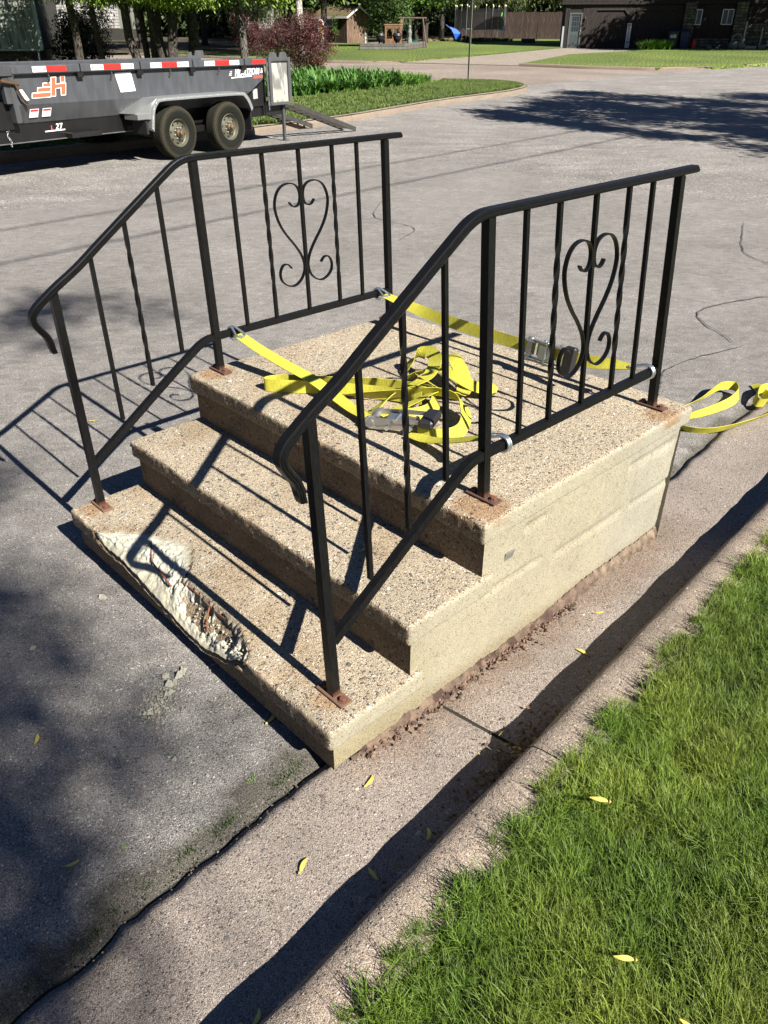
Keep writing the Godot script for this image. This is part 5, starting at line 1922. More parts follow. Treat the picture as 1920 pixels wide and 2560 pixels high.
	var pl := Basis(Vector3(1, 0, 0), Vector3(0.2, 1, 0), Vector3(0, 0, 1))
	letters("L", 0.075, Transform3D(pl, Vector3(-2.60, 0.595, -0.398)), M.print_orange, t)
	letters("27", 0.10, Transform3D(pl, Vector3(-2.48, 0.605, -0.398)), M.print_white, t)
	flat_on(t, "model_bar", [[-2.72, 0.548], [-2.39, 0.552], [-2.39, 0.566], [-2.72, 0.562]], -0.3995, M.print_white)
	# small notices on the sloping lower panel and by the tail
	var tilt := Transform3D(Basis(Vector3.RIGHT, 0.51), Vector3(-2.87, 0.80, -0.325))
	for k in 2:
		var st := flat_on(t, "warning_sticker", [[k * 0.20 - 0.09, -0.06], [k * 0.20 + 0.05, -0.06], [k * 0.20 + 0.05, 0.06], [k * 0.20 - 0.09, 0.06]], 0.004, M.print_white, tilt)
		flat_on(st, "red_heading", [[k * 0.20 - 0.08, 0.03], [k * 0.20 + 0.04, 0.03], [k * 0.20 + 0.04, 0.052], [k * 0.20 - 0.08, 0.052]], 0.007, M.print_red, tilt)
	# tail: hinge post, swung-open barn door, jack leg and ramps
	var tb := colored(Color(0.014, 0.014, 0.015))
	bx(tb, 1.42, 1.95, 0.62, 1.26, -1.75, -0.36)
	bx(tb, 1.86, 2.48, 0.46, 0.64, -1.70, -0.36)
	put("tail_frame", tb, M.dusty_paint, t)
	flat_on(t, "serial_plate", [[1.60, 0.74], [1.72, 0.745], [1.72, 0.90], [1.60, 0.895]], -0.359, M.print_grey)
	var hp := colored(Color(0.10, 0.105, 0.11))
	hp.tube(PackedVector3Array([Vector3(1.875, 0.55, -0.235), Vector3(1.875, 1.34, -0.235)]), 0.014, 10)
	for y in [0.62, 0.78, 1.1, 1.24]:
		hp.tube(PackedVector3Array([Vector3(1.875, y, -0.235), Vector3(1.875, y + 0.07, -0.235)]), 0.023, 10)
	put("hinge_rod", hp, M.dusty_paint, t)
	var dr := colored(Color(0.075, 0.08, 0.085))
	bx(dr, 1.93, 2.00, 0.62, 1.375, -0.29, -0.225, 0.006)
	bx(dr, 2.46, 2.53, 0.62, 1.375, -0.29, -0.225, 0.006)
	bx(dr, 2.00, 2.46, 1.315, 1.375, -0.289, -0.226, 0.006)
	bx(dr, 2.00, 2.46, 0.62, 0.67, -0.289, -0.226, 0.006)
	var door := put("barn_door", dr, M.dusty_paint, t)
	var pn := MB.new()
	var P := []
	var Cc := []
	for i in 26:
		var row := PackedVector3Array()
		var rc := PackedColorArray()
		for j in 34:
			var x := lerpf(1.998, 2.462, i / 25.0)
			var y := lerpf(0.668, 1.317, j / 33.0)
			row.append(Vector3(x, y, -0.265))
			var s := smoothstep(0.0, 0.4, nz.get_noise_2d(x * 9.0 + y * 2.0, y * 1.5) + 0.15)
			var cc := Color(0.15, 0.15, 0.145).lerp(Color(0.34, 0.33, 0.30), s)
			cc = cc.lerp(Color(0.40, 0.36, 0.27), smoothstep(0.92, 0.8, y) * smoothstep(0.1, 0.25, nz.get_noise_2d(x * 3.0, y * 3.0) + 0.25))
			rc.append(cc)
		P.append(row)
		Cc.append(rc)
	pn.grid(P, Vector3(0, 0, 1), Cc)
	put("scratched_panel", pn, M.paint, door)
	for x in [1.98, 2.26]:
		var ear := plate([[x, 1.375], [x + 0.03, 1.45], [x + 0.13, 1.46], [x + 0.20, 1.44], [x + 0.22, 1.375]], Transform3D(Basis(), Vector3(0, 0, -0.28)), 0.02)
		for i in ear.c.size():
			ear.c[i] = Color(0.08, 0.085, 0.09)
		put("lifting_ear", ear, M.dusty_paint, door)
	# bracket standing on the far rail
	var fe := plate([[1.62, 1.36], [1.68, 1.44], [1.75, 1.45], [1.77, 1.39], [1.83, 1.39], [1.86, 1.47], [2.05, 1.47], [2.07, 1.36]], Transform3D(Basis(), Vector3(0, 0, -1.95)), 0.02)
	for i in fe.c.size():
		fe.c[i] = Color(0.08, 0.085, 0.09)
	put("far_bracket", fe, M.dusty_paint, t)
	var jk := colored(Color(0.07, 0.075, 0.08))
	bx(jk, 2.365, 2.415, 0.02, 0.66, -0.375, -0.325, 0.003)
	bx(jk, 2.31, 2.47, 0.0, 0.018, -0.42, -0.28, 0.003)
	put("support_leg", jk, M.dusty_paint, t)
	for z in [-0.35, -1.50]:
		var rp := Node3D.new()
		rp.name = "ramp"
		t.add_child(rp, true)
		var p0 := Vector3(2.52, 0.60, z)
		var p1 := Vector3(4.50, 0.045, z)
		var dd := (p1 - p0)
		var xb := Basis(dd.normalized(), Vector3(0, 0, 1).cross(dd.normalized()), Vector3(0, 0, 1))
		for s in [-0.17, 0.17]:
			var rr := colored(Color(0.05, 0.048, 0.045))
			rr.box(Transform3D(xb, (p0 + p1) / 2 + Vector3(0, 0, s)), Vector3(dd.length(), 0.085, 0.012), 0.002)
			rr.box(Transform3D(xb, (p0 + p1) / 2 + Vector3(0, -0.03, s * 0.9)), Vector3(dd.length() - 0.01, 0.012, 0.05), 0.002)
			put("side_rail", rr, M.dusty_paint, rp)
		for k in 9:
			var rg := colored(Color(0.10, 0.09, 0.075))
			rg.box(Transform3D(xb, p0.lerp(p1, (k + 0.7) / 9.4)), Vector3(0.045, 0.05, 0.325), 0.003)
			put("rung", rg, M.dusty_paint, rp)


# ---------------------------------------------------------------- trees and shrubs
# a spray of leaves about a point
func spray_mesh(n: int, rad: float, ll: float, lw: float, sd: int, droop := 0.3) -> ArrayMesh:
	var r := RandomNumberGenerator.new()
	r.seed = sd
	var mb := MB.new()
	for i in n:
		var p := Vector3(r.randfn(), r.randfn() * 0.7, r.randfn()) * rad * 0.5
		var d := Vector3(r.randf() - 0.5, r.randf() - 0.5 - droop, r.randf() - 0.5).normalized()
		var s := d.cross(Vector3(r.randf() - 0.5, r.randf() + 0.3, r.randf() - 0.5)).normalized()
		var nn := s.cross(d)
		var l := ll * r.randf_range(0.7, 1.25)
		var w := lw * r.randf_range(0.8, 1.2)
		var k := r.randf_range(0.75, 1.25)
		mb.col = Color(k, k, k * r.randf_range(0.8, 1.1))
		var a := p
		var b := p + d * l * 0.45 + s * w * 0.5 + nn * w * 0.12
		var c := p + d * l
		var e := p + d * l * 0.45 - s * w * 0.5 + nn * w * 0.12
		mb.tri(a, b, c, nn)
		mb.tri(a, c, e, nn)
	return mb.mesh()


var sprays := {}


func spray(kind: String) -> ArrayMesh:
	if not sprays.has(kind):
		match kind:
			"ash": sprays[kind] = spray_mesh(30, 0.34, 0.125, 0.045, 41)
			"maple": sprays[kind] = spray_mesh(26, 0.40, 0.12, 0.09, 42)
			"far": sprays[kind] = spray_mesh(22, 0.75, 0.30, 0.17, 43)
			"needle": sprays[kind] = spray_mesh(34, 0.65, 0.42, 0.05, 44, 0.5)
			"barberry": sprays[kind] = spray_mesh(34, 0.17, 0.045, 0.030, 45, -0.1)
			"small": sprays[kind] = spray_mesh(26, 0.30, 0.10, 0.06, 46)
	return sprays[kind]


# blobs: [du, h, dv, radius across, radius up, count]
func crown_of(blobs: Array, c0: Color, c1: Color, sc: float, out_x: Array, out_c: Array, at := Vector3.ZERO) -> void:
	for b in blobs:
		for i in int(b[5]):
			var d := Vector3(rng.randfn(), rng.randfn(), rng.randfn()).normalized() * pow(rng.randf(), 0.45)
			var p := at + Vector3(b[0] + d.x * b[3], b[1] + d.y * b[4], -b[2] + d.z * b[3])
			# gaps: leave hollows in the crown
			if nz.get_noise_3dv(p * 0.55 + Vector3(b[0], 0, b[2])) < -0.18:
				continue
			var bs := Basis.from_euler(Vector3(rng.randf_range(-0.5, 0.5), rng.randf() * TAU, rng.randf_range(-0.5, 0.5))).scaled(Vector3.ONE * sc * rng.randf_range(0.8, 1.25))
			out_x.append(Transform3D(bs, p))
			var k := clampf(0.5 + nz.get_noise_3dv(p * 0.8) * 0.9 + rng.randf_range(-0.2, 0.2), 0, 1)
			out_c.append(c0.lerp(c1, k))


func limb(mb: MB, a: Vector3, b: Vector3, r0: float, r1: float, sd: float) -> void:
	var P := PackedVector3Array()
	var R := []
	var n := 7
	for i in n + 1:
		var f := i / float(n)
		var p := a.lerp(b, f)
		p += Vector3(nz.get_noise_2d(f * 2.0 + sd, 1.0), 0, nz.get_noise_2d(f * 2.0 + sd, 9.0)) * a.distance_to(b) * 0.045 * sin(PI * f)
		P.append(p)
		R.append(lerpf(r0, r1, f))
	mb.tube(P, R, 9, false)


func tree(n: String, label: String, cat: String, u: float, v: float, hgt: float, r: float, trunks: Array, blobs: Array, kind: String, c0: Color, c1: Color, sc := 1.0, bark := Color(0.085, 0.072, 0.06), group := "") -> Node3D:
	var t := thing(n, label, cat, VG(u, v, 0.10), 0.0, group)
	# each trunk: [du, dv, lean u, lean v, scale]
	for q in trunks:
		var mb := colored(bark)
		var a := Vector3(q[0], -0.15, -q[1])
		var b := Vector3(q[0] + q[2], hgt, -(q[1] + q[3]))
		limb(mb, a, b, r * q[4] * 1.12, r * q[4] * 0.55, u + q[0] * 3.0)
		mb.tube(PackedVector3Array([a, a.lerp(b, 0.05), a.lerp(b, 0.1)]), [r * q[4] * 1.6, r * q[4] * 1.22, r * q[4] * 1.02], 9, false)
		for i in 5:
			var f := rng.randf_range(0.45, 0.98)
			var ang := rng.randf() * TAU
			var s := a.lerp(b, f)
			limb(mb, s, s + Vector3(cos(ang) * 1.7, rng.randf_range(0.5, 1.6), sin(ang) * 1.7) * hgt * 0.16, r * q[4] * 0.4, r * q[4] * 0.1, i * 3.7)
		for i in mb.c.size():
			mb.c[i] = bark * (0.8 + 0.5 * nz.get_noise_3dv(mb.v[i] * 3.0) + 0.15)
		put("trunk", mb, M.bark, t)
	var xs := []
	var cs := []
	crown_of(blobs, c0, c1, sc, xs, cs)
	many("crown", spray(kind), M.leaf, xs, cs, t)
	return t


func shrubs_and_bed() -> void:
	# purple barberries behind the trailer's tail
	for q in [[-24.0, 19.05, "wider purple barberry shrub, thinner and twiggy, behind the trailer's tail", [[-0.75, 1.35, -0.6, 0.75, 0.55, 190], [0.1, 1.2, 0.15, 0.8, 0.65, 190], [-0.3, 0.75, -0.2, 0.75, 0.5, 80], [-1.05, 1.75, -1.0, 0.35, 0.3, 40]]], [-22.3, 19.15, "fuller round purple barberry shrub beside the planted bed", [[0.0, 1.45, 0.1, 0.85, 0.62, 330], [0.15, 0.95, 0.0, 0.85, 0.55, 260], [-0.2, 0.45, 0.0, 0.6, 0.35, 90]]]]:
		var t := thing("barberry_shrub", q[2], "shrub", VG(q[0], q[1], 0.12), 0.0, "purple barberries")
		var mb := colored(Color(0.10, 0.065, 0.05))
		for i in 34:
			var a := rng.randf() * TAU
			var o := Vector3(cos(a), 0, sin(a)) * rng.randf() * 0.35
			limb(mb, o, o * rng.randf_range(1.8, 3.6) + Vector3(0, rng.randf_range(0.9, 1.7), 0), 0.012, 0.005, i * 2.1)
		put("stems", mb, M.bark, t)
		var xs := []
		var cs := []
		crown_of(q[3], Color(0.045, 0.012, 0.014), Color(0.145, 0.050, 0.042), 1.0, xs, cs)
		# green at the foot
		crown_of([[0.0, 0.45, 0.1, 0.7, 0.3, 45]], Color(0.06, 0.07, 0.015), Color(0.11, 0.12, 0.03), 1.0, xs, cs)
		many("crown", spray("barberry"), M.leaf, xs, cs, t)
	# strap-leaved bed along the street
	var mesh := strap_leaves(15, 0.56, 0.027, 71)
	var low := strap_leaves(22, 0.34, 0.013, 72)
	var xs := []
	var cs := []
	var xl := []
	var cl := []
	var bed := [Vector2(-17.1, 13.6), Vector2(-16.7, 14.6), Vector2(-16.8, 16.6), Vector2(-17.0, 19.3), Vector2(-17.6, 20.6), Vector2(-20.4, 20.2), Vector2(-21.4, 19.4), Vector2(-20.8, 16.0), Vector2(-19.5, 13.6)]
	var poly := PackedVector2Array(bed)
	var i := 0
	while i < 1500:
		var u := rng.randf_range(-21.4, -16.6)
		var v := rng.randf_range(13.5, 20.8)
		if not Geometry2D.is_point_in_polygon(Vector2(u, v), poly):
			continue
		i += 1
		var k := rng.randf_range(0.75, 1.2)
		var b := Basis(Vector3.UP, rng.randf() * TAU).scaled(Vector3.ONE * rng.randf_range(0.8, 1.2))
		var c := Color(0.045, 0.135, 0.018).lerp(Color(0.085, 0.19, 0.028), rng.randf()) * k
		if v > 18.6 or (u < -19.6 and rng.randf() < 0.5):
			xl.append(Transform3D(b, VG(u, v, 0.13)))
			cl.append(Color(0.10, 0.21, 0.025) * k)
		elif i % 3 != 0:
			xs.append(Transform3D(b, VG(u, v, 0.13)))
			cs.append(c)
	tag(many("bed_foliage", mesh, M.blade, xs, cs), "bed of tall strap-leaved green plants between trailer ramps and street corner", "flower bed")
	tag(many("bed_foliage", low, M.blade, xl, cl), "lower bright yellow-green plants at the street-corner end of the bed", "flower bed")
	# grass of the planted lawn, nearest strip
	var tm := tuft_mesh(9, 0.05, 0.05, 0.10, 0.006, 130)
	xs = []
	cs = []
	var kb := spline(island_kerb(), 6)
	for n in 9000:
		var j := rng.randi_range(10, kb.size() - 22)
		var p: Vector2 = kb[j].lerp(kb[j + 1], rng.randf())
		var d: Vector2 = (kb[j + 1] - kb[j]).normalized()
		p += Vector2(-d.y, d.x) * (0.17 + 3.4 * pow(rng.randf(), 1.5))
		xs.append(Transform3D(Basis(Vector3.UP, rng.randf() * TAU), VG(p.x, p.y, 0.145)))
		cs.append(Color(0.085, 0.15, 0.022).lerp(Color(0.14, 0.19, 0.03), rng.randf()) * (0.9 + 0.4 * nz.get_noise_2d(p.x, p.y)))
	tag(many("island_grass", tm, M.blade, xs, cs), "mown grass of the planted lawn along the far kerb", "grass")


func strap_leaves(n: int, L: float, w: float, sd: int) -> ArrayMesh:
	var r := RandomNumberGenerator.new()
	r.seed = sd
	var mb := MB.new()
	for i in n:
		var a := r.randf() * TAU
		var d := Vector3(cos(a), 0, sin(a))
		var s := Vector3(-sin(a), 0, cos(a))
		var l := L * r.randf_range(0.7, 1.2)
		var lean := r.randf_range(0.35, 1.05)
		var k := r.randf_range(0.75, 1.25)
		var p := []
		for q in [0.0, 0.3, 0.6, 0.85, 1.0]:
			p.append(d * 0.04 + Vector3.UP * l * (q - 0.55 * lean * q * q) + d * l * lean * 0.8 * q * q)
		var ww := [0.6, 1.0, 0.95, 0.6, 0.05]
		mb.col = Color(k, k, k)
		for q in 4:
			mb.quad(p[q] - s * w * ww[q], p[q] + s * w * ww[q], p[q + 1] + s * w * ww[q + 1], p[q + 1] - s * w * ww[q + 1], Vector3.UP)
	return mb.mesh()


func trees() -> void:
	var y0 := Color(0.035, 0.075, 0.010)
	var y1 := Color(0.20, 0.30, 0.03)
	var g0 := Color(0.026, 0.058, 0.012)
	var g1 := Color(0.12, 0.20, 0.028)
	var n0 := Color(0.018, 0.036, 0.012)
	var n1 := Color(0.060, 0.085, 0.022)
	# the row on the planted lawn behind the trailer
	tree("ash_tree", "straight dark-trunked tree next to the green-sided house, leftmost of the row", "tree", -25.74, 12.19, 5.5, 0.135, [[0, 0, 0.1, -0.1, 1]], [[0.3, 4.2, -0.6, 1.7, 1.4, 260], [-0.6, 3.3, 0.9, 1.2, 0.75, 120], [0.8, 2.95, -1.3, 0.9, 0.5, 90], [0.2, 5.8, 0.3, 1.8, 1.5, 220], [0.9, 2.75, -0.3, 0.75, 0.32, 90], [0.3, 2.65, 0.9, 0.8, 0.3, 90], [-0.7, 2.9, -0.9, 0.8, 0.35, 80], [1.2, 2.55, 0.6, 0.5, 0.25, 45]], "ash", y0, y1)
	tree("ash_tree", "slim dark-trunked tree, second in the row behind the trailer", "tree", -25.66, 12.99, 5.2, 0.10, [[0, 0, -0.15, -0.25, 1]], [[0.3, 4.0, 0.3, 1.5, 1.2, 210], [0.7, 2.95, 0.5, 0.9, 0.5, 110], [0, 5.6, 0, 1.6, 1.3, 160], [0.9, 2.75, -0.3, 0.75, 0.32, 90], [0.3, 2.65, 0.9, 0.8, 0.3, 90], [-0.7, 2.9, -0.9, 0.8, 0.35, 80], [1.2, 2.55, 0.6, 0.5, 0.25, 45]], "ash", y0, y1)
	tree("ash_tree", "thick trunk leaning left, third in the row behind the trailer", "tree", -23.85, 13.44, 5.0, 0.145, [[0, 0, -0.5, -0.55, 1]], [[0, 3.9, 0, 1.6, 1.2, 230], [0.2, 2.85, 0.4, 0.95, 0.45, 130], [0, 5.3, 0, 1.8, 1.5, 110], [0.9, 2.75, -0.3, 0.75, 0.32, 90], [0.3, 2.65, 0.9, 0.8, 0.3, 90], [-0.7, 2.9, -0.9, 0.8, 0.35, 80], [1.2, 2.55, 0.6, 0.5, 0.25, 45]], "ash", y0, y1)
	tree("ash_tree", "cluster of several upright trunks in the middle of the row behind the trailer", "tree", -24.47, 14.24, 5.4, 0.13, [[0, 0, -0.1, 0.0, 1], [0.18, 0.20, 0.15, 0.15, 0.85], [-0.2, -0.12, -0.3, -0.1, 0.8]], [[0.3, 3.8, 0.3, 1.6, 1.15, 260], [0.5, 2.75, 0.2, 0.9, 0.42, 130], [0, 5.3, 0, 1.8, 1.5, 110], [0.9, 2.75, -0.3, 0.75, 0.32, 90], [0.3, 2.65, 0.9, 0.8, 0.3, 90], [-0.7, 2.9, -0.9, 0.8, 0.35, 80], [1.2, 2.55, 0.6, 0.5, 0.25, 45]], "ash", y0, y1)
	tree("ash_tree", "broad dark trunk with rough bark, fifth in the row behind the trailer", "tree", -23.18, 14.15, 5.4, 0.165, [[0, 0, 0.05, 0.1, 1], [-0.3, -0.2, -0.35, -0.1, 0.6]], [[0.2, 3.7, 0.5, 1.5, 1.0, 230], [0.5, 2.7, -0.1, 0.9, 0.4, 120], [0, 5.3, 0, 1.8, 1.5, 110], [0.9, 2.75, -0.3, 0.75, 0.32, 90], [0.3, 2.65, 0.9, 0.8, 0.3, 90], [-0.7, 2.9, -0.9, 0.8, 0.35, 80], [1.2, 2.55, 0.6, 0.5, 0.25, 45]], "ash", y0, y1)
	tree("maple_tree", "stout pale-barked trunk rising behind the trailer's far bracket", "tree", -24.45, 15.71, 5.6, 0.19, [[0, 0, 0.05, 0.1, 1]], [[0, 3.9, 0, 1.6, 1.0, 240], [0.9, 2.95, 0.6, 1.0, 0.4, 110], [0, 5.5, 0, 2.0, 1.5, 120], [0.9, 2.75, -0.3, 0.75, 0.32, 90], [0.3, 2.65, 0.9, 0.8, 0.3, 90], [-0.7, 2.9, -0.9, 0.8, 0.35, 80], [1.2, 2.55, 0.6, 0.5, 0.25, 45]], "ash", g0, y1, 1.0, Color(0.085, 0.085, 0.08))
	tree("maple_tree", "mottled grey trunk standing alone left of the purple barberries", "tree", -22.4, 16.42, 5.4, 0.135, [[0, 0, 0.0, -0.1, 1]], [[0, 4.0, 0.2, 1.6, 1.0, 240], [0.2, 2.95, -0.9, 1.0, 0.42, 130], [0.1, 2.95, 0.9, 0.8, 0.35, 80], [0, 5.5, 0, 2.0, 1.5, 120], [0.9, 2.75, -0.3, 0.75, 0.32, 90], [0.3, 2.65, 0.9, 0.8, 0.3, 90], [-0.7, 2.9, -0.9, 0.8, 0.35, 80], [1.2, 2.55, 0.6, 0.5, 0.25, 45]], "ash", g0, y1, 1.0, Color(0.15, 0.14, 0.125))
	tree("birch_tree", "white-barked birch trunk standing behind the purple barberries", "tree", -32.98, 27.3, 7.5, 0.17, [[0, 0, -0.2, 0.1, 1]], [[0.3, 5.2, 0.4, 2.0, 1.2, 260], [-0.8, 4.6, -0.8, 1.2, 0.6, 110], [0, 7.0, 0, 2.0, 1.5, 200]], "small", g0, g1, 1.2, Color(0.78, 0.76, 0.70))
	# between the street and the shed
	tree("spruce_tree", "dark spruce whose trunk stands just left of the brown shed", "tree", -45.3, 39.0, 9.0, 0.21, [[0, 0, 0, 0, 1]], [[0.3, 4.6, -0.6, 2.3, 0.9, 190], [0.5, 3.6, 1.2, 1.2, 0.45, 60], [-0.3, 6.5, 0, 2.0, 1.6, 170], [-0.8, 3.7, -1.6, 1.4, 0.6, 70]], "needle", n0, n1)
	tree("spruce_tree", "dark drooping spruce behind the barberries, left of the birch", "tree", -40.0, 29.5, 9.0, 0.2, [[0, 0, 0, 0, 1]], [[0.0, 3.6, 0.0, 2.0, 1.0, 190], [-0.3, 5.5, 0, 2.2, 1.6, 190], [0.3, 2.2, -0.6, 1.4, 0.6, 60]], "needle", n0, Color(0.075, 0.10, 0.03))
	tree("fruit_tree", "low dark-leaved tree overhanging the shed's right corner by the sand pit", "tree", -41.4, 40.6, 3.6, 0.12, [[0, 0, 0.2, 0.3, 1]], [[0.2, 2.7, 0.6, 1.5, 1.0, 330], [-0.2, 1.5, 0.2, 0.9, 0.8, 130], [0.5, 4.0, -0.5, 2.1, 1.0, 260], [0.6, 1.9, 1.1, 0.9, 0.55, 130]], "small", Color(0.022, 0.05, 0.010), Color(0.075, 0.14, 0.022), 1.2)
	tree("maple_tree", "bright green tree with low skirts behind the play set, nearest the play set", "tree", -46.2, 46.6, 5.5, 0.22, [[0, 0, 0.1, 0.1, 1], [0.7, 0.8, 0.1, 0.2, 0.8]], [[0.8, 3.1, 0.9, 1.5, 0.75, 260], [-0.6, 3.6, -0.6, 1.8, 0.9, 260], [0, 5.2, 0, 2.6, 1.4, 300]], "maple", Color(0.03, 0.075, 0.010), Color(0.10, 0.21, 0.025), 1.6)
	tree("maple_tree", "bright green tree between the play set and the trampoline", "tree", -45.2, 48.9, 5.5, 0.2, [[0, 0, 0.1, 0.1, 1], [-0.6, -0.3, -0.2, 0, 0.7]], [[0.4, 3.2, 0.4, 1.6, 0.8, 280], [0.8, 4.0, 1.2, 1.4, 0.7, 170], [0, 5.4, 0, 2.4, 1.4, 260]], "maple", Color(0.03, 0.075, 0.010), Color(0.115, 0.20, 0.025), 1.6)
	tree("maple_tree", "yellowish leafy tree overhanging the trampoline's left side", "tree", -48.6, 54.4, 5.5, 0.2, [[0, 0, 0, 0, 1]], [[0.6, 4.0, 0.8, 2.0, 0.9, 240], [0, 5.6, 0, 2.4, 1.3, 220]], "maple", Color(0.06, 0.085, 0.012), Color(0.17, 0.19, 0.03), 1.8)
	tree("spruce_tree", "dark spruce directly behind the trampoline", "tree", -51.5, 59.5, 9.0, 0.22, [[0, 0, 0, 0, 1]], [[0.6, 3.8, -0.5, 2.4, 1.6, 240], [0, 6.2, 0, 2.2, 1.8, 200]], "needle", n0, n1, 1.2)
	tree("spruce_tree", "spruce with drooping boughs above the left end of the wooden fence", "tree", -50.0, 63.0, 9.0, 0.22, [[0, 0, 0, 0, 1]], [[0.6, 3.9, 0.5, 2.2, 1.5, 230], [0, 6.2, 0, 2.2, 1.8, 200]], "needle", Color(0.03, 0.05, 0.014), Color(0.10, 0.125, 0.03), 1.2)
	tree("larch_tree", "tall yellow-green tree rising over the middle of the wooden fence", "tree", -48.3, 66.2, 9.0, 0.2, [[0, 0, 0, 0, 1]], [[0.3, 4.6, 0.3, 1.4, 1.7, 220], [0, 6.8, 0, 1.4, 1.6, 150]], "far", Color(0.06, 0.085, 0.014), Color(0.19, 0.20, 0.035), 0.9)
	tree("spruce_tree", "dark spruce beside the garage's left corner, over the fence", "tree", -46.3, 68.2, 9.0, 0.22, [[0, 0, 0, 0, 1]], [[0.4, 4.4, 0.3, 1.9, 1.8, 230], [0, 6.8, 0, 1.9, 1.7, 170]], "needle", n0, Color(0.065, 0.085, 0.022), 1.2)
	# thin wood before the white house: single dark trunks
	var w := [[-47.0, 25.5, "thin dark trunk in the wood, nearest the left house's corner"], [-46.0, 29.0, "thin dark trunk in the wood behind the second street tree"], [-44.5, 31.8, "thin dark trunk standing at the mulch patch's left end"], [-47.5, 34.0, "thin dark trunk right of the mulch patch in the wood"], [-43.0, 33.2, "slim leaning trunk in the wood left of the mottled tree"], [-46.5, 37.2, "dark trunk in the wood behind the mottled tree"], [-50.5, 39.8, "dark trunk in the wood just left of the birch"], [-51.0, 33.0, "dark trunk deep in the shade of the wood"], [-49.0, 27.2, "dark trunk deep in the wood before the white house"]]
	for q in w:
		tree("wood_tree", q[2], "tree", q[0], q[1], 7.0, rng.randf_range(0.11, 0.2), [[0, 0, rng.randf_range(-0.4, 0.4), rng.randf_range(-0.4, 0.4), 1]], [[0.0, 5.6, 0.0, 2.4, 1.5, 190], [0.5, 4.1, -0.4, 1.8, 0.7, 90], [0.2, 8.0, 0, 2.6, 1.6, 160]], "far", g0, Color(0.07, 0.12, 0.02), 0.8, Color(0.07, 0.06, 0.05), "trees of the thin wood")
	# the wood behind everything
	var xs := []
	var cs := []
	var tr := colored(Color(0.055, 0.048, 0.04))
	for i in 190:
		var f := i / 189.0
		var a := Vector2(-84, 18).lerp(Vector2(-58, 84), f) + Vector2(rng.randf_range(-9, 9), rng.randf_range(-4, 4))
		var gg := G(a.x, a.y)
		var hh := rng.randf_range(7.0, 12.0)
		limb(tr, Vector3(a.x, gg, -a.y), Vector3(a.x + rng.randf_range(-0.5, 0.5), gg + hh * 0.8, -a.y + rng.randf_range(-0.5, 0.5)), rng.randf_range(0.10, 0.22), 0.06, i * 1.7)
		var dark := rng.randf() < 0.55
		crown_of([[0, hh * 0.42, 0, 2.6, 2.0, 34], [0, hh * 0.75, 0, 2.6, 2.6, 46]], n0 if dark else g0, n1 if dark else g1, 1.7, xs, cs, Vector3(a.x, gg, -a.y))
		if rng.randf() < 0.9:
			crown_of([[0, 1.4, 0, 2.0, 1.3, 26]], n0, Color(0.05, 0.075, 0.02), 1.4, xs, cs, Vector3(a.x, gg, -a.y))
	var wo := put("woods_trunks", tr, M.bark)
	wo.set_meta("kind", "stuff")
	tag(wo, "crowded dark trunks of the wood far behind the gardens", "wood")
	tag(many("woods_foliage", spray("far"), M.leaf, xs, cs), "dark foliage of the wood far behind the gardens", "wood")
	# trees on the lawn's side of the street, outside the picture, whose shadows reach into it
	shade_trees()


func low_boughs() -> void:
	pass


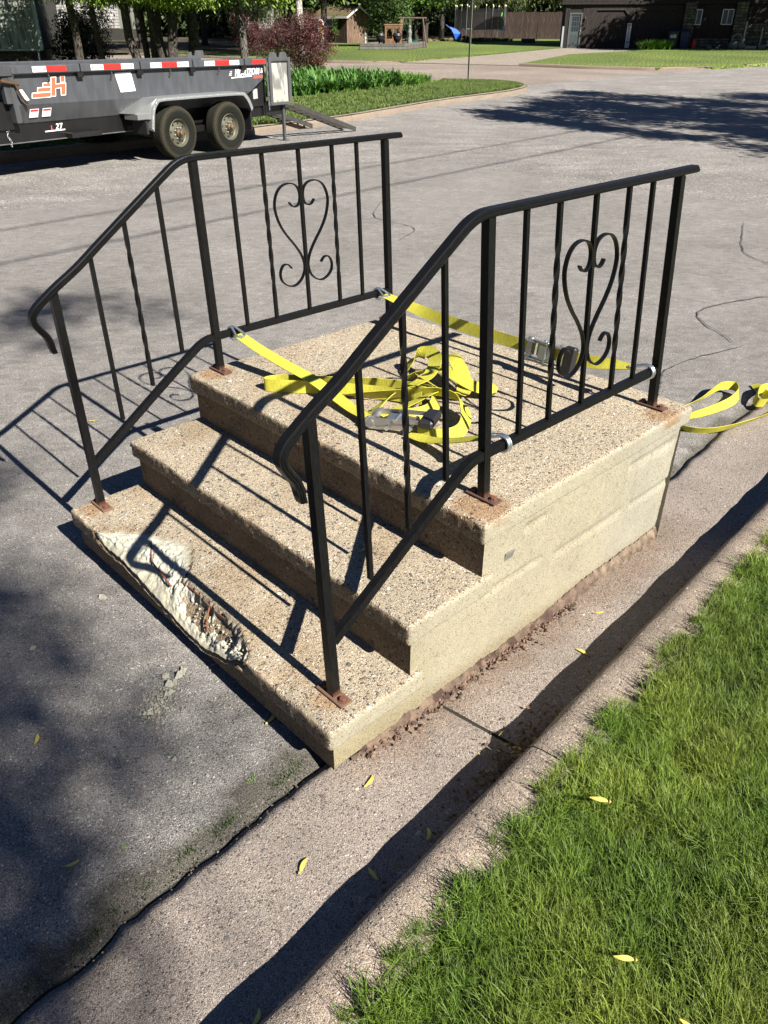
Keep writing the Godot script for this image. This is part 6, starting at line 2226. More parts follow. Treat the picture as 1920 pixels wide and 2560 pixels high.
func shade_trees() -> void:
	var g0 := Color(0.03, 0.06, 0.012)
	var g1 := Color(0.10, 0.16, 0.025)
	# beside the camera: shades the asphalt before the stoop in soft patches
	var near := []
	for q in [[-1.35, 0.36, 10.0, 0.22, 8], [-0.2, -0.06, 9.6, 0.16, 6], [-0.54, -0.05, 9.8, 0.25, 9], [0.70, -0.42, 9.2, 0.13, 5], [0.60, -0.33, 9.4, 0.12, 4], [1.22, -0.33, 8.8, 0.10, 4], [1.26, -0.62, 8.6, 0.12, 5], [1.06, -0.71, 8.6, 0.14, 9], [1.40, -0.82, 8.6, 0.13, 7], [1.62, -0.62, 8.6, 0.09, 3], [1.62, -0.78, 8.6, 0.12, 5], [-2.34, 1.65, 10.2, 0.26, 8], [-2.26, 0.69, 10.2, 0.26, 8], [-2.0, 1.07, 10.2, 0.2, 6], [0.13, -0.36, 9.6, 0.18, 8], [0.85, -0.22, 9.2, 0.06, 2], [-0.9, -0.35, 9.8, 0.4, 22], [0.5, -0.75, 9.2, 0.4, 30], [0.95, -1.15, 9.0, 0.35, 30], [1.5, -1.25, 8.8, 0.35, 24], [-2.9, 1.2, 10.4, 0.5, 18], [-1.9, -0.5, 10.0, 0.6, 36], [-0.4, -1.0, 9.8, 0.6, 40], [-1.0, -1.9, 9.6, 1.0, 80], [0.6, -2.2, 9.2, 1.0, 80], [2.0, -2.4, 8.8, 1.0, 60]]:
		near.append([q[0] + 1.228 * q[2] - 12.2, q[2], q[1] + 0.012 * q[2] + 2.4, q[3] * 0.9, q[3] * 0.7, q[4] * 0.95])  # clumps placed by their shadows; one stands in for a person's shadow
	tree("shade_tree", "broad tree on the lawn outside the picture, shading the asphalt by the stoop", "tree", 12.2, -2.4, 9.0, 0.22, [[0, 0, -0.4, 0.5, 1]], near + [[0, 11.5, -1.5, 2.4, 1.6, 300]], "maple", g0, g1, 0.62)
	# up the street: the long shadow across the road
	var far := []
	for q in [[-13.2, 15.9, 6.4, 0.4], [-12.0, 14.9, 6.3, 0.35], [-13.6, 18.6, 7.2, 0.7], [-12.3, 15.6, 6.4, 0.5], [-11.4, 15.4, 6.4, 0.6], [-10.2, 15.2, 6.5, 0.6], [-9.0, 14.8, 6.4, 0.6], [-7.6, 14.6, 6.4, 0.6], [-6.6, 14.7, 6.4, 0.6], [-5.4, 13.9, 6.3, 0.55], [-4.3, 13.5, 6.3, 0.55], [-3.4, 12.6, 6.2, 0.5], [-2.6, 12.9, 6.2, 0.5], [-12.9, 17.4, 7.0, 1.0], [-11.0, 17.0, 7.0, 1.1], [-9.2, 16.8, 7.2, 1.2], [-7.2, 16.6, 7.0, 1.2], [-5.4, 16.0, 7.0, 1.2], [-3.6, 15.4, 6.8, 1.2], [-13.9, 20.0, 7.6, 1.1], [-12.2, 19.4, 7.8, 1.4], [-10.2, 19.2, 8.0, 1.6], [-8.0, 19.2, 8.2, 1.7], [-5.8, 18.6, 8.2, 1.7], [-3.6, 18.0, 8.0, 1.7], [-1.6, 16.6, 7.5, 1.5], [-14.8, 22.0, 8.0, 0.8], [-12.6, 22.0, 8.4, 1.3], [-10.2, 22.0, 8.6, 1.6], [-7.6, 22.2, 8.8, 1.8], [-5.0, 21.6, 8.8, 1.8], [-2.4, 20.6, 8.5, 1.8], [-10.4, 25.0, 9.0, 1.3], [-8.0, 25.2, 9.0, 1.5], [-5.4, 25.0, 9.2, 1.7], [-2.6, 24.0, 9.0, 1.8]]:
		far.append([q[0] + 1.228 * q[2] - 2.8, q[2], q[1] + 0.012 * q[2] - 20.0, q[3], q[3] * 0.34, int(20 + 52 * q[3] * q[3])])
	tree("shade_tree", "wide street tree outside the picture, casting the long shadow over the road", "tree", 4.6, 20.5, 8.0, 0.3, [[0, 0, -0.8, 0, 1]], far, "maple", g0, g1, 1.25)
	# out on the left, shading the green-sided house
	tree("shade_tree", "tree outside the picture at left, shading the green-sided house", "tree", -17.0, 2.6, 6.5, 0.2, [[0, 0, -0.4, 0.4, 1]], [[-1.5, 6.3, 1.0, 2.4, 1.6, 120], [-2.0, 7.0, 4.2, 2.2, 1.6, 90], [-2.5, 6.6, 7.0, 2.0, 1.4, 70], [-0.5, 8.0, -1, 2.2, 1.4, 90]], "maple", g0, g1, 1.3)
	# right of the garage
	tree("shade_tree", "large tree outside the picture at right, shading the brown garage", "tree", -17.3, 56.5, 8.0, 0.3, [[0, 0, 0, -0.5, 1]], [[-3.0, 7.0, -3.5, 2.6, 1.8, 330], [0.0, 7.2, -3.0, 2.6, 2.0, 360], [1.5, 6.6, -0.5, 2.6, 2.0, 360], [-2.0, 8.8, -1.0, 3.0, 2.0, 360], [2.2, 7.4, 2.5, 2.4, 1.8, 200], [4.4, 8.5, 6.0, 2.4, 1.6, 90], [-5.0, 6.4, -5.2, 2.2, 1.5, 240]], "far", g0, g1, 0.8)




func wires() -> void:
	for k in 2:
		var v: float = [-26.0, 46.0][k]
		var t := thing("utility_pole", ["wooden utility pole outside the picture behind the camera", "wooden utility pole outside the picture up the street at right"][k], "utility pole", VG(5.1 - 0.13 * v, v, 0.1))
		var m := colored(Color(0.16, 0.12, 0.09))
		m.tube(PackedVector3Array([Vector3(0, -0.3, 0), Vector3(0, 4, 0), Vector3(0, 9.6, 0)]), [0.16, 0.14, 0.11], 12)
		put("shaft", m, M.bark, t)
		var c := colored(Color(0.14, 0.11, 0.08))
		bx(c, -0.5, 0.5, 8.9, 9.0, -0.06, 0.06, 0.005)
		put("cross_arm", c, M.wood, t)
	for k in 2:
		var h: float = [8.0, 9.06][k]
		var P := PackedVector3Array()
		for i in 25:
			var v := lerpf(-26.0, 46.0, i / 24.0)
			P.append(V(5.08 - 0.128 * v, h - 0.25 * sin(PI * i / 24.0) + G(5.1 - 0.13 * v, v) * i / 24.0, v))
		var w := colored(Color(0.01, 0.01, 0.01))
		w.tube(P, 0.017, 6)
		tag(put("overhead_wire", w, M.black_rubber), ["lower overhead cable along the street, outside the picture", "upper overhead cable along the street, outside the picture"][k], "cable")
# ---------------------------------------------------------------- houses and garden things across the street
# straight wall frame: x along, y up, z outwards
func wall_frame(o: Vector3, e: Vector3) -> Transform3D:
	return Transform3D(Basis(e, Vector3.UP, e.cross(Vector3.UP)), o)


func wood_tone(c: Color) -> Color:
	var k := rng.randf_range(0.75, 1.25)
	return Color(c.r * k, c.g * k * rng.randf_range(0.95, 1.05), c.b * k)


func brown_house() -> void:
	var o := VG(-32.96, 49.53, 0)
	var t := thing("brown_house", "dark brown timber house with two garage doors and fieldstone columns", "house", o)
	t.basis = wall_frame(Vector3.ZERO, V(0.8, 0, 0.6)).basis
	var br := Color(0.030, 0.020, 0.016)
	var core := colored(br * 0.8)
	bx(core, 0.0, 17.0, -0.3, 2.48, -8.0, -0.06, 0.0)
	bx(core, 0.0, 17.0, 2.62, 6.0, -8.0, -0.04, 0.0)
	put("wall", core, M.wood, t)
	# upright boards in the clear runs of wall
	var runs := [[0.0, 0.30, 0.0, 2.46], [1.12, 1.62, 0.0, 2.46], [4.18, 4.52, 0.0, 2.46], [7.30, 7.52, 0, 2.46], [8.24, 10.62, 0.28, 2.46], [11.42, 17.0, 1.45, 2.46]]
	for r in runs:
		var x: float = r[0]
		while x < r[1] - 0.03:
			var w := minf(0.14, r[1] - x)
			var b := colored(wood_tone(br))
			bx(b, x + 0.004, x + w - 0.004, r[2], r[3], -0.06, -0.02 + rng.randf() * 0.008, 0.004)
			put("board", b, M.wood, t)
			x += 0.14
	# upper storey boards run down to an overhang
	var x := -0.30
	while x < 17.0:
		var b := colored(wood_tone(br))
		bx(b, x + 0.005, x + 0.195, 2.66, 5.6, 0.06, 0.10 + rng.randf() * 0.008, 0.004)
		put("board", b, M.wood, t)
		x += 0.20
	var ov := colored(Color(0.022, 0.016, 0.013))
	bx(ov, -0.32, 17.0, 2.49, 2.65, -0.06, 0.13, 0.006)
	put("fascia", ov, M.wood, t)
	var rf := colored(Color(0.04, 0.035, 0.032))
	rf.quad(Vector3(-0.7, 5.6, 0.7), Vector3(17.5, 5.6, 0.7), Vector3(17.5, 8.0, -4), Vector3(-0.7, 8.0, -4), Vector3(0, 1, 0.5))
	rf.quad(Vector3(-0.7, 8.0, -4), Vector3(17.5, 8.0, -4), Vector3(17.5, 5.6, -8.7), Vector3(-0.7, 5.6, -8.7), Vector3(0, 1, -0.5))
	put("roof", rf, M.stone, t)
	# garage doors: ribbed panels under clipped corners
	for q in [[1.66, 4.16], [4.58, 7.28]]:
		var d := Node3D.new()
		d.name = "garage_door"
		t.add_child(d, true)
		for k in 4:
			var pnl := colored(Color(0.024, 0.019, 0.019))
			bx(pnl, q[0], q[1], 0.02 + k * 0.535, 0.545 + k * 0.535, -0.16, -0.12, 0.008)
			for j in 3:
				bx(pnl, q[0] + 0.02, q[1] - 0.02, 0.02 + k * 0.535 + 0.13 * (j + 1) - 0.006, 0.02 + k * 0.535 + 0.13 * (j + 1) + 0.006, -0.12, -0.112, 0.0)
			put("door_panel", pnl, M.paint, d)
		var fm := colored(Color(0.03, 0.02, 0.016))
		bx(fm, q[0] - 0.05, q[1] + 0.05, 2.16, 2.46, -0.10, -0.005, 0.004)
		for s in [0, 1]:
			var cx: float = q[s]
			var sg := 1.0 if s == 0 else -1.0
			var cl := plate([[cx, 2.17], [cx + sg * 0.36, 2.17], [cx, 1.82]], Transform3D(Basis(), Vector3(0, 0, -0.10)), 0.092)
			fm.v.append_array(cl.v)
			fm.n.append_array(cl.n)
			fm.t.append_array(cl.t)
			for i in cl.c.size():
				fm.c.append(fm.col)
			bx(fm, cx - 0.05, cx + 0.02, 0.0, 2.16, -0.12, -0.008, 0.004)
		put("door_frame", fm, M.wood, d)
		var lt := colored(Color(0.05, 0.042, 0.036))
		for s in [0, 1]:
			var sg := 1.0 if s == 0 else -1.0
			lt.tube(PackedVector3Array([Vector3(q[s] - sg * 0.02, 1.78, 0.0), Vector3(q[s] + sg * 0.37, 2.19, 0.0)]), 0.025, 6)
		lt.tube(PackedVector3Array([Vector3(q[0] + 0.36, 2.19, 0.0), Vector3(q[1] - 0.36, 2.19, 0.0)]), 0.025, 6)
		put("door_trim", lt, M.wood, d)
	# side door, grey green, nine lights over two panels
	var dg := Color(0.055, 0.068, 0.068)
	var dr := Node3D.new()
	dr.name = "door"
	t.add_child(dr)
	var leaf := colored(dg)
	bx(leaf, 0.38, 1.02, 0.03, 1.95, -0.06, -0.03, 0.004)
	put("door_leaf", leaf, M.paint, dr)
	for q in [[0.46, 0.68], [0.72, 0.94]]:
		var p := colored(dg * 0.75)
		bx(p, q[0], q[1], 0.14, 0.82, -0.032, -0.022, 0.008)
		put("door_panel", p, M.paint, dr)
	for i in 3:
		for j in 3:
			var p := MB.new()
			bx(p, 0.475 + i * 0.158, 0.605 + i * 0.158, 1.00 + j * 0.29, 1.26 + j * 0.29, -0.031, -0.026, 0.0)
			put("pane", p, M.pane, dr)
	var tr := colored(Color(0.07, 0.085, 0.082))
	bx(tr, 0.28, 0.38, 0.0, 2.05, -0.02, 0.02, 0.004)
	bx(tr, 1.02, 1.12, 0.0, 2.05, -0.02, 0.02, 0.004)
	bx(tr, 0.38, 1.02, 1.95, 2.05, -0.02, 0.018, 0.004)
	put("door_frame", tr, M.paint, dr)
	var kn := colored(Color(0.5, 0.45, 0.3))
	kn.lathe(Transform3D(Basis(Vector3.RIGHT, PI / 2), Vector3(1.07, 1.02, 0.02)), [Vector2(0.0, 0), Vector2(0.03, 0.005), Vector2(0.03, 0.04), Vector2(0, 0.05)], 10)
	put("door_knob", kn, M.zinc, dr)
	var lamp := colored(Color(0.03, 0.03, 0.03))
	lamp.lathe(Transform3D(Basis(), Vector3(1.30, 1.60, 0.08)), [Vector2(0, 0), Vector2(0.05, 0.02), Vector2(0.07, 0.16), Vector2(0.03, 0.22), Vector2(0, 0.25)], 8)
	put("wall_lantern", lamp, M.paint, t)
	var pt := colored(Color(0.30, 0.33, 0.34))
	bx(pt, -0.12, 0.0, 0.0, 1.28, -0.10, 0.05, 0.01)
	put("corner_board", pt, M.paint, t)
	# fieldstone columns, foundation and low wall, stone by stone
	var sc := [Color(0.26, 0.235, 0.20), Color(0.19, 0.165, 0.14), Color(0.32, 0.29, 0.24), Color(0.14, 0.12, 0.105), Color(0.24, 0.19, 0.15)]
	for q in [["stone_column", 7.52, 8.22, 0.0, 2.62, 0.0, 0.28, 0.19], ["stone_column", 10.66, 11.38, 0.0, 2.62, 0.0, 0.28, 0.19], ["stone_base", 8.24, 10.64, 0.0, 0.62, -0.04, 0.05, 0.17], ["stone_wall", 11.45, 15.0, 0.1, 1.45, -0.04, 0.12, 0.22]]:
		var g := colored(Color(0.06, 0.055, 0.05))
		bx(g, q[1] + 0.02, q[2] - 0.02, q[3], q[4], q[5] - 0.05, q[6] - 0.05, 0.0)
		var gn := put(q[0], g, M.stone, t)
		var y: float = q[3]
		while y < q[4] - 0.05:
			var hh: float = q[7] * rng.randf_range(0.6, 1.15)
			hh = minf(hh, q[4] - y)
			var xx: float = q[1]
			while xx < q[2] - 0.04:
				var ww: float = minf(q[7] * rng.randf_range(0.8, 1.9), q[2] - xx)
				var st := colored(sc[rng.randi() % 5] * rng.randf_range(0.7, 1.2))
				st.box(Transform3D(Basis(Vector3.BACK, rng.randf_range(-0.08, 0.08)), Vector3(xx + ww / 2, y + hh / 2, q[6] - 0.06 + rng.randf() * 0.04)), Vector3(ww - 0.02, hh - 0.02, 0.10), 0.03)
				put("stone", st, M.stone, gn)
				xx += ww
			y += hh
	# slider windows
	for q in [[8.02, 8.66], [9.90, 10.60]]:
		var f := colored(Color(0.62, 0.62, 0.60))
		bx(f, q[0], q[0] + 0.05, 1.36, 2.22, -0.03, 0.03, 0.003)
		bx(f, q[1] - 0.05, q[1], 1.36, 2.22, -0.03, 0.03, 0.003)
		bx(f, q[0] + 0.05, q[1] - 0.05, 2.17, 2.22, -0.03, 0.028, 0.003)
		bx(f, q[0] + 0.05, q[1] - 0.05, 1.36, 1.41, -0.03, 0.028, 0.003)
		bx(f, (q[0] + q[1]) / 2 - 0.02, (q[0] + q[1]) / 2 + 0.02, 1.41, 2.17, -0.03, 0.025, 0.003)
		var wn := put("window", f, M.paint, t)
		var p := MB.new()
		bx(p, q[0] + 0.04, q[1] - 0.04, 1.40, 2.18, -0.015, -0.008, 0.0)
		put("pane", p, M.pane, wn)
	# entrance beyond: post, pale railing and steps
	var en := colored(Color(0.42, 0.40, 0.36))
	bx(en, 11.42, 11.52, 0.1, 1.55, 0.14, 0.22, 0.01)
	bx(en, 11.40, 12.2, 0.05, 0.20, 0.1, 0.9, 0.02)
	bx(en, 12.45, 12.52, 0.2, 1.2, 0.3, 0.36, 0.01)
	bx(en, 12.95, 13.02, 0.2, 1.2, 0.3, 0.36, 0.01)
	bx(en, 12.45, 13.02, 0.20, 0.27, 0.301, 0.359, 0.01)
	put("entrance_frame", en, M.paint, t)
	# things beside it
	welcome_sign(t)
	bins(t)


func near_wall(t: Node3D, x: float, y: float, z: float) -> Vector3:
	return t.transform * Vector3(x, y, z)


func welcome_sign(h: Node3D) -> void:
	var s := thing("welcome_sign", "tall narrow white board reading WELCOME downwards between the garage doors", "sign", near_wall(h, 4.20, 0.08, 0.12))
	s.basis = h.basis * Basis(Vector3.RIGHT, -0.06)
	var b := colored(Color(0.62, 0.62, 0.60))
	bx(b, -0.13, 0.13, 0.0, 1.38, -0.012, 0.012, 0.004)
	put("board", b, M.paint, s)
	for i in 7:
		letters("WELCOME"[i], 0.215, Transform3D(Basis(), Vector3(0, 1.26 - i * 0.187, 0.0135)), M.print_black, s, true, "letter")


func bins(h: Node3D) -> void:
	for q in [[6.98, 0.62, Color(0.030, 0.040, 0.040), "dark green wheeled refuse bin with a white label, nearest the grass tuft"], [7.70, 0.60, Color(0.018, 0.024, 0.075), "dark blue wheeled refuse bin beside the stone column"]]:
		var t := thing("wheeled_bin", q[3], "bin", near_wall(h, q[0], -0.02, q[1]), 0.0, "wheeled bins by the garage")
		t.basis = h.basis
		var R := []
		for y in [[0.06, 0.22, 0.24], [0.5, 0.26, 0.29], [0.98, 0.30, 0.33]]:
			R.append([Vector3(-y[1], y[0], -y[2]), Vector3(y[1], y[0], -y[2]), Vector3(y[1], y[0], y[2]), Vector3(-y[1], y[0], y[2])])
		var b := colored(q[2])
		b.rings(R, false)
		put("body", b, M.paint, t)
		var l := colored(q[2] * 0.9)
		l.quad(Vector3(-0.33, 1.0, 0.37), Vector3(0.33, 1.0, 0.37), Vector3(0.32, 1.10, -0.36), Vector3(-0.32, 1.10, -0.36), Vector3.UP)
		bx(l, -0.33, 0.33, 0.97, 1.03, -0.36, 0.37, 0.015)
		put("lid", l, M.paint, t)
		var hn := colored(q[2] * 0.8)
		hn.tube(PackedVector3Array([Vector3(-0.25, 1.04, -0.42), Vector3(0.25, 1.04, -0.42)]), 0.018, 8)
		put("handle", hn, M.paint, t)
		for s in [-0.24, 0.24]:
			var w := colored(Color(0.015, 0.015, 0.015))
			w.lathe(Transform3D(Basis(Vector3.BACK, PI / 2), Vector3(s + 0.03, 0.13, -0.24)), [Vector2(0, 0), Vector2(0.13, 0), Vector2(0.13, 0.06), Vector2(0, 0.06)], 16)
			put("wheel", w, M.black_rubber, t)
		if q[0] < 7.2:
			var lb := colored(Color(0.75, 0.75, 0.73))
			bx(lb, -0.20, 0.16, 0.66, 0.92, 0.306, 0.318, 0.002)
			var pn := put("label_panel", lb, M.paint, t)
			letters("W", 0.15, Transform3D(Basis(), Vector3(-0.08, 0.835, 0.321)), M.print_green, pn)
			letters("M", 0.15, Transform3D(Basis(), Vector3(0.06, 0.835, 0.321)), M.print_yellow, pn)
			bx(lb, 0, 0, 0, 0, 0, 0)
			var ln := colored(Color(0.12, 0.13, 0.13))
			bx(ln, -0.12, 0.09, 0.715, 0.735, 0.318, 0.321, 0.0)
			put("printed_line", ln, M.paint, pn)
	var rd := thing("red_can", "small red fuel can standing right of the blue bin", "can", near_wall(h, 8.35, 0.02, 0.55))
	var rb := colored(Color(0.55, 0.02, 0.02))
	rb.lathe(Transform3D(Basis(), Vector3.ZERO), [Vector2(0, 0), Vector2(0.15, 0), Vector2(0.16, 0.1), Vector2(0.13, 0.42), Vector2(0.06, 0.56), Vector2(0, 0.6)], 12)
	put("body", rb, M.paint, rd)
	var rs := colored(Color(0.03, 0.03, 0.03))
	rs.tube(PackedVector3Array([Vector3(0, 0.52, 0), Vector3(0.05, 0.66, 0.02), Vector3(0.12, 0.70, 0.04)]), 0.03, 8)
	put("spout", rs, M.paint, rd)
	var rk := [[9.3, 0.02, 0.9, 0.16, "small white rock at the foot of the house wall"], [10.75, 0.05, 1.0, 0.34, "large grey boulder before the right stone column"], [11.2, 0.05, 1.2, 0.27, "pale boulder right of the large grey one"], [12.35, 0.02, 1.6, 0.22, "cream rock beside the entrance railing"]]
	for q in rk:
		var r := colored(Color(0.33, 0.31, 0.28))
		pebble_big(r, q[3])
		var o := put("boulder", r, M.stone)
		o.position = near_wall(h, q[0], q[1] + q[3] * 0.5, q[2])
		tag(o, q[4], "rock", "rocks before the brown house")
	# hoop of a garden hose reel leaning there
	var hp := thing("hose_reel", "pale ring-shaped hose reel leaning by the large boulder", "hose reel", near_wall(h, 10.95, 0.55, 0.75))
	hp.basis = h.basis
	var hb := colored(Color(0.25, 0.25, 0.24))
	var ring := []
	for i in 19:
		ring.append(Vector3(cos(TAU * i / 18.0), sin(TAU * i / 18.0), 0) * 0.3)
	hb.tube(PackedVector3Array(ring), 0.035, 8, false)
	put("ring", hb, M.paint, hp)
	# leafy clump in front of the bins
	var xs := []
	var cs := []
	for i in 170:
		var p := near_wall(h, rng.randf_range(4.7, 6.6), 0, rng.randf_range(2.0, 3.2))
		p.y = G(p.x, -p.z) + 0.1
		xs.append(Transform3D(Basis(Vector3.UP, rng.randf() * TAU).scaled(Vector3.ONE * rng.randf_range(0.7, 1.15)), p))
		cs.append(Color(0.10, 0.21, 0.025) * rng.randf_range(0.7, 1.2))
	var gt := many("lily_clump", strap_leaves(20, 0.62, 0.02, 75), M.blade, xs, cs)
	tag(gt, "bright green clump of strap leaves at the edge of the garage drive", "plant")


func pebble_big(mb: MB, r: float) -> void:
	var P := []
	for i in 9:
		var row := PackedVector3Array()
		for j in 15:
			var th := PI * i / 8.0
			var ph := TAU * j / 14.0
			var d := Vector3(sin(th) * cos(ph), cos(th) * 0.75, sin(th) * sin(ph))
			row.append(d * r * (1.0 + 0.25 * nz.get_noise_3dv(d * 1.6 + Vector3(r * 40, 0, 0))))
		P.append(row)
	mb.grid(P, Vector3.UP)


func green_house() -> void:
	var t := thing("green_house", "house clad in dark green-grey siding over a brick base at far left", "house", VG(-28.2, 11.75, 0))
	t.basis = wall_frame(Vector3.ZERO, -V(-0.477, 0, -0.879)).basis
	# x now runs to the right; the corner is at x = 0 and the house lies to the left
	var core := colored(Color(0.05, 0.05, 0.045))
	bx(core, -12.0, 0.08, -0.3, 1.0, -9.0, -0.10, 0.0)
	bx(core, -12.0, 0.24, 1.04, 5.2, -9.0, 0.02, 0.0)
	put("wall", core, M.stone, t)
	for k in 20:
		var b := colored(Color(0.25, 0.29, 0.245) * rng.randf_range(0.92, 1.06))
		var y := 1.06 + k * 0.197
		b.quad(Vector3(-12.0, y, 0.058), Vector3(0.20, y, 0.058), Vector3(0.20, y + 0.202, 0.030), Vector3(-12.0, y + 0.202, 0.030), Vector3(0, 0, 1))
		b.quad(Vector3(-12.0, y, 0.058), Vector3(0.20, y, 0.058), Vector3(0.20, y, 0.026), Vector3(-12.0, y, 0.026), Vector3(0, -1, 0))
		put("siding_board", b, M.siding, t)
	var tr := colored(Color(0.22, 0.30, 0.31))
	bx(tr, 0.19, 0.30, 1.02, 5.2, -0.06, 0.075, 0.006)
	put("corner_trim", tr, M.paint, t)
	var sk := colored(Color(0.20, 0.25, 0.22))
	bx(sk, -12.0, 0.27, 0.985, 1.055, -0.06, 0.07, 0.006)
	put("sill_board", sk, M.paint, t)
	# brick base, course by course
	var bc := [Color(0.085, 0.075, 0.062), Color(0.055, 0.047, 0.04), Color(0.10, 0.085, 0.07), Color(0.04, 0.034, 0.03)]
	for r in 9:
		for i in 8:
			var x1 := 0.08 - i * 0.41 - (0.20 if r % 2 else 0.0)
			var b := colored(bc[rng.randi() % 4])
			bx(b, x1 - 0.395, minf(x1, 0.08), 0.92 - r * 0.085, 0.99 - r * 0.085, -0.10, -0.072 + rng.randf() * 0.006, 0.004)
			put("brick", b, M.stone, t)
	var dn := colored(Color(0.20, 0.28, 0.30))
	dn.tube(PackedVector3Array([Vector3(0.10, 1.0, -0.04), Vector3(0.10, 0.0, -0.04)]), 0.03, 8)
	put("downpipe", dn, M.paint, t)
	var rf := colored(Color(0.07, 0.065, 0.06))
	rf.quad(Vector3(-12.5, 5.1, 0.6), Vector3(0.8, 5.1, 0.6), Vector3(0.8, 7.4, -4.5), Vector3(-12.5, 7.4, -4.5), Vector3(0, 1, 0.5))
	rf.quad(Vector3(-12.5, 7.4, -4.5), Vector3(0.8, 7.4, -4.5), Vector3(0.8, 5.1, -9.6), Vector3(-12.5, 5.1, -9.6), Vector3(0, 1, -0.5))
	put("roof", rf, M.stone, t)
	# dark bush at its corner
	var s := thing("dark_bush", "dark twiggy bush filling the gap right of the green-sided house", "shrub", VG(-29.8, 14.2, 0.1))
	var st := colored(Color(0.08, 0.065, 0.05))
	for i in 40:
		var a := rng.randf() * TAU
		var o := Vector3(cos(a), 0, sin(a)) * rng.randf() * 0.5
		limb(st, o, o * 2.4 + Vector3(0, rng.randf_range(0.8, 2.0), 0), 0.014, 0.005, i * 1.3)
	put("stems", st, M.bark, s)
	var xs := []
	var cs := []
	crown_of([[0, 1.1, 0, 1.1, 0.9, 330], [0.3, 1.8, 0.4, 0.9, 0.6, 120]], Color(0.02, 0.025, 0.012), Color(0.06, 0.065, 0.03), 0.8, xs, cs)
	many("crown", spray("small"), M.leaf, xs, cs, s)


func white_house() -> void:
	pale_house("pale house with light siding glimpsed between the leftmost street trees", VG(-67.6, 30.6, 0.0), -2.6, 4.4)
	pale_house("white garage wall glimpsed behind the mottled tree and the birch", VG(-57.2, 41.6, 0.0), -1.4, 1.6)


func pale_house(label: String, at: Vector3, x0: float, x1: float) -> void:
	var t := thing("pale_house", label, "house", at)
	t.basis = wall_frame(Vector3.ZERO, V(0.64, 0, 0.77)).basis
	var w := colored(Color(0.34, 0.34, 0.33))
	bx(w, x0, x1, 0.9, 3.6, -6.0, 0.0, 0.0)
	put("wall", w, M.stone, t)
	for k in 13:
		var b := colored(Color(0.42, 0.42, 0.41) * rng.randf_range(0.95, 1.04))
		var y := 0.95 + k * 0.2
		b.quad(Vector3(x0, y, 0.035), Vector3(x1, y, 0.035), Vector3(x1, y + 0.203, 0.01), Vector3(x0, y + 0.203, 0.01), Vector3(0, 0, 1))
		put("siding_board", b, M.siding, t)
	var bs := colored(Color(0.05, 0.045, 0.04))
	bx(bs, x0, x1, -0.4, 0.93, -6.0, -0.02, 0.0)
	put("foundation", bs, M.stone, t)
	var f := colored(Color(0.5, 0.5, 0.48))
	bx(f, x0 + 0.7, x0 + 1.7, 1.7, 2.8, 0.0, 0.05, 0.003)
	var wn := put("window", f, M.paint, t)
	var p := MB.new()
	bx(p, x0 + 0.78, x0 + 1.62, 1.78, 2.72, 0.05, 0.056, 0.0)
	put("pane", p, M.pane, wn)
	var rf := colored(Color(0.14, 0.15, 0.155))
	rf.quad(Vector3(x0 - 0.6, 3.5, 0.7), Vector3(x1 + 0.6, 3.5, 0.7), Vector3(x1 + 0.6, 5.4, -3.0), Vector3(x0 - 0.6, 5.4, -3.0), Vector3(0, 1, 0.5))
	rf.quad(Vector3(x0 - 0.6, 5.4, -3.0), Vector3(x1 + 0.6, 5.4, -3.0), Vector3(x1 + 0.6, 3.5, -6.7), Vector3(x0 - 0.6, 3.5, -6.7), Vector3(0, 1, -0.5))
	put("roof", rf, M.stone, t)


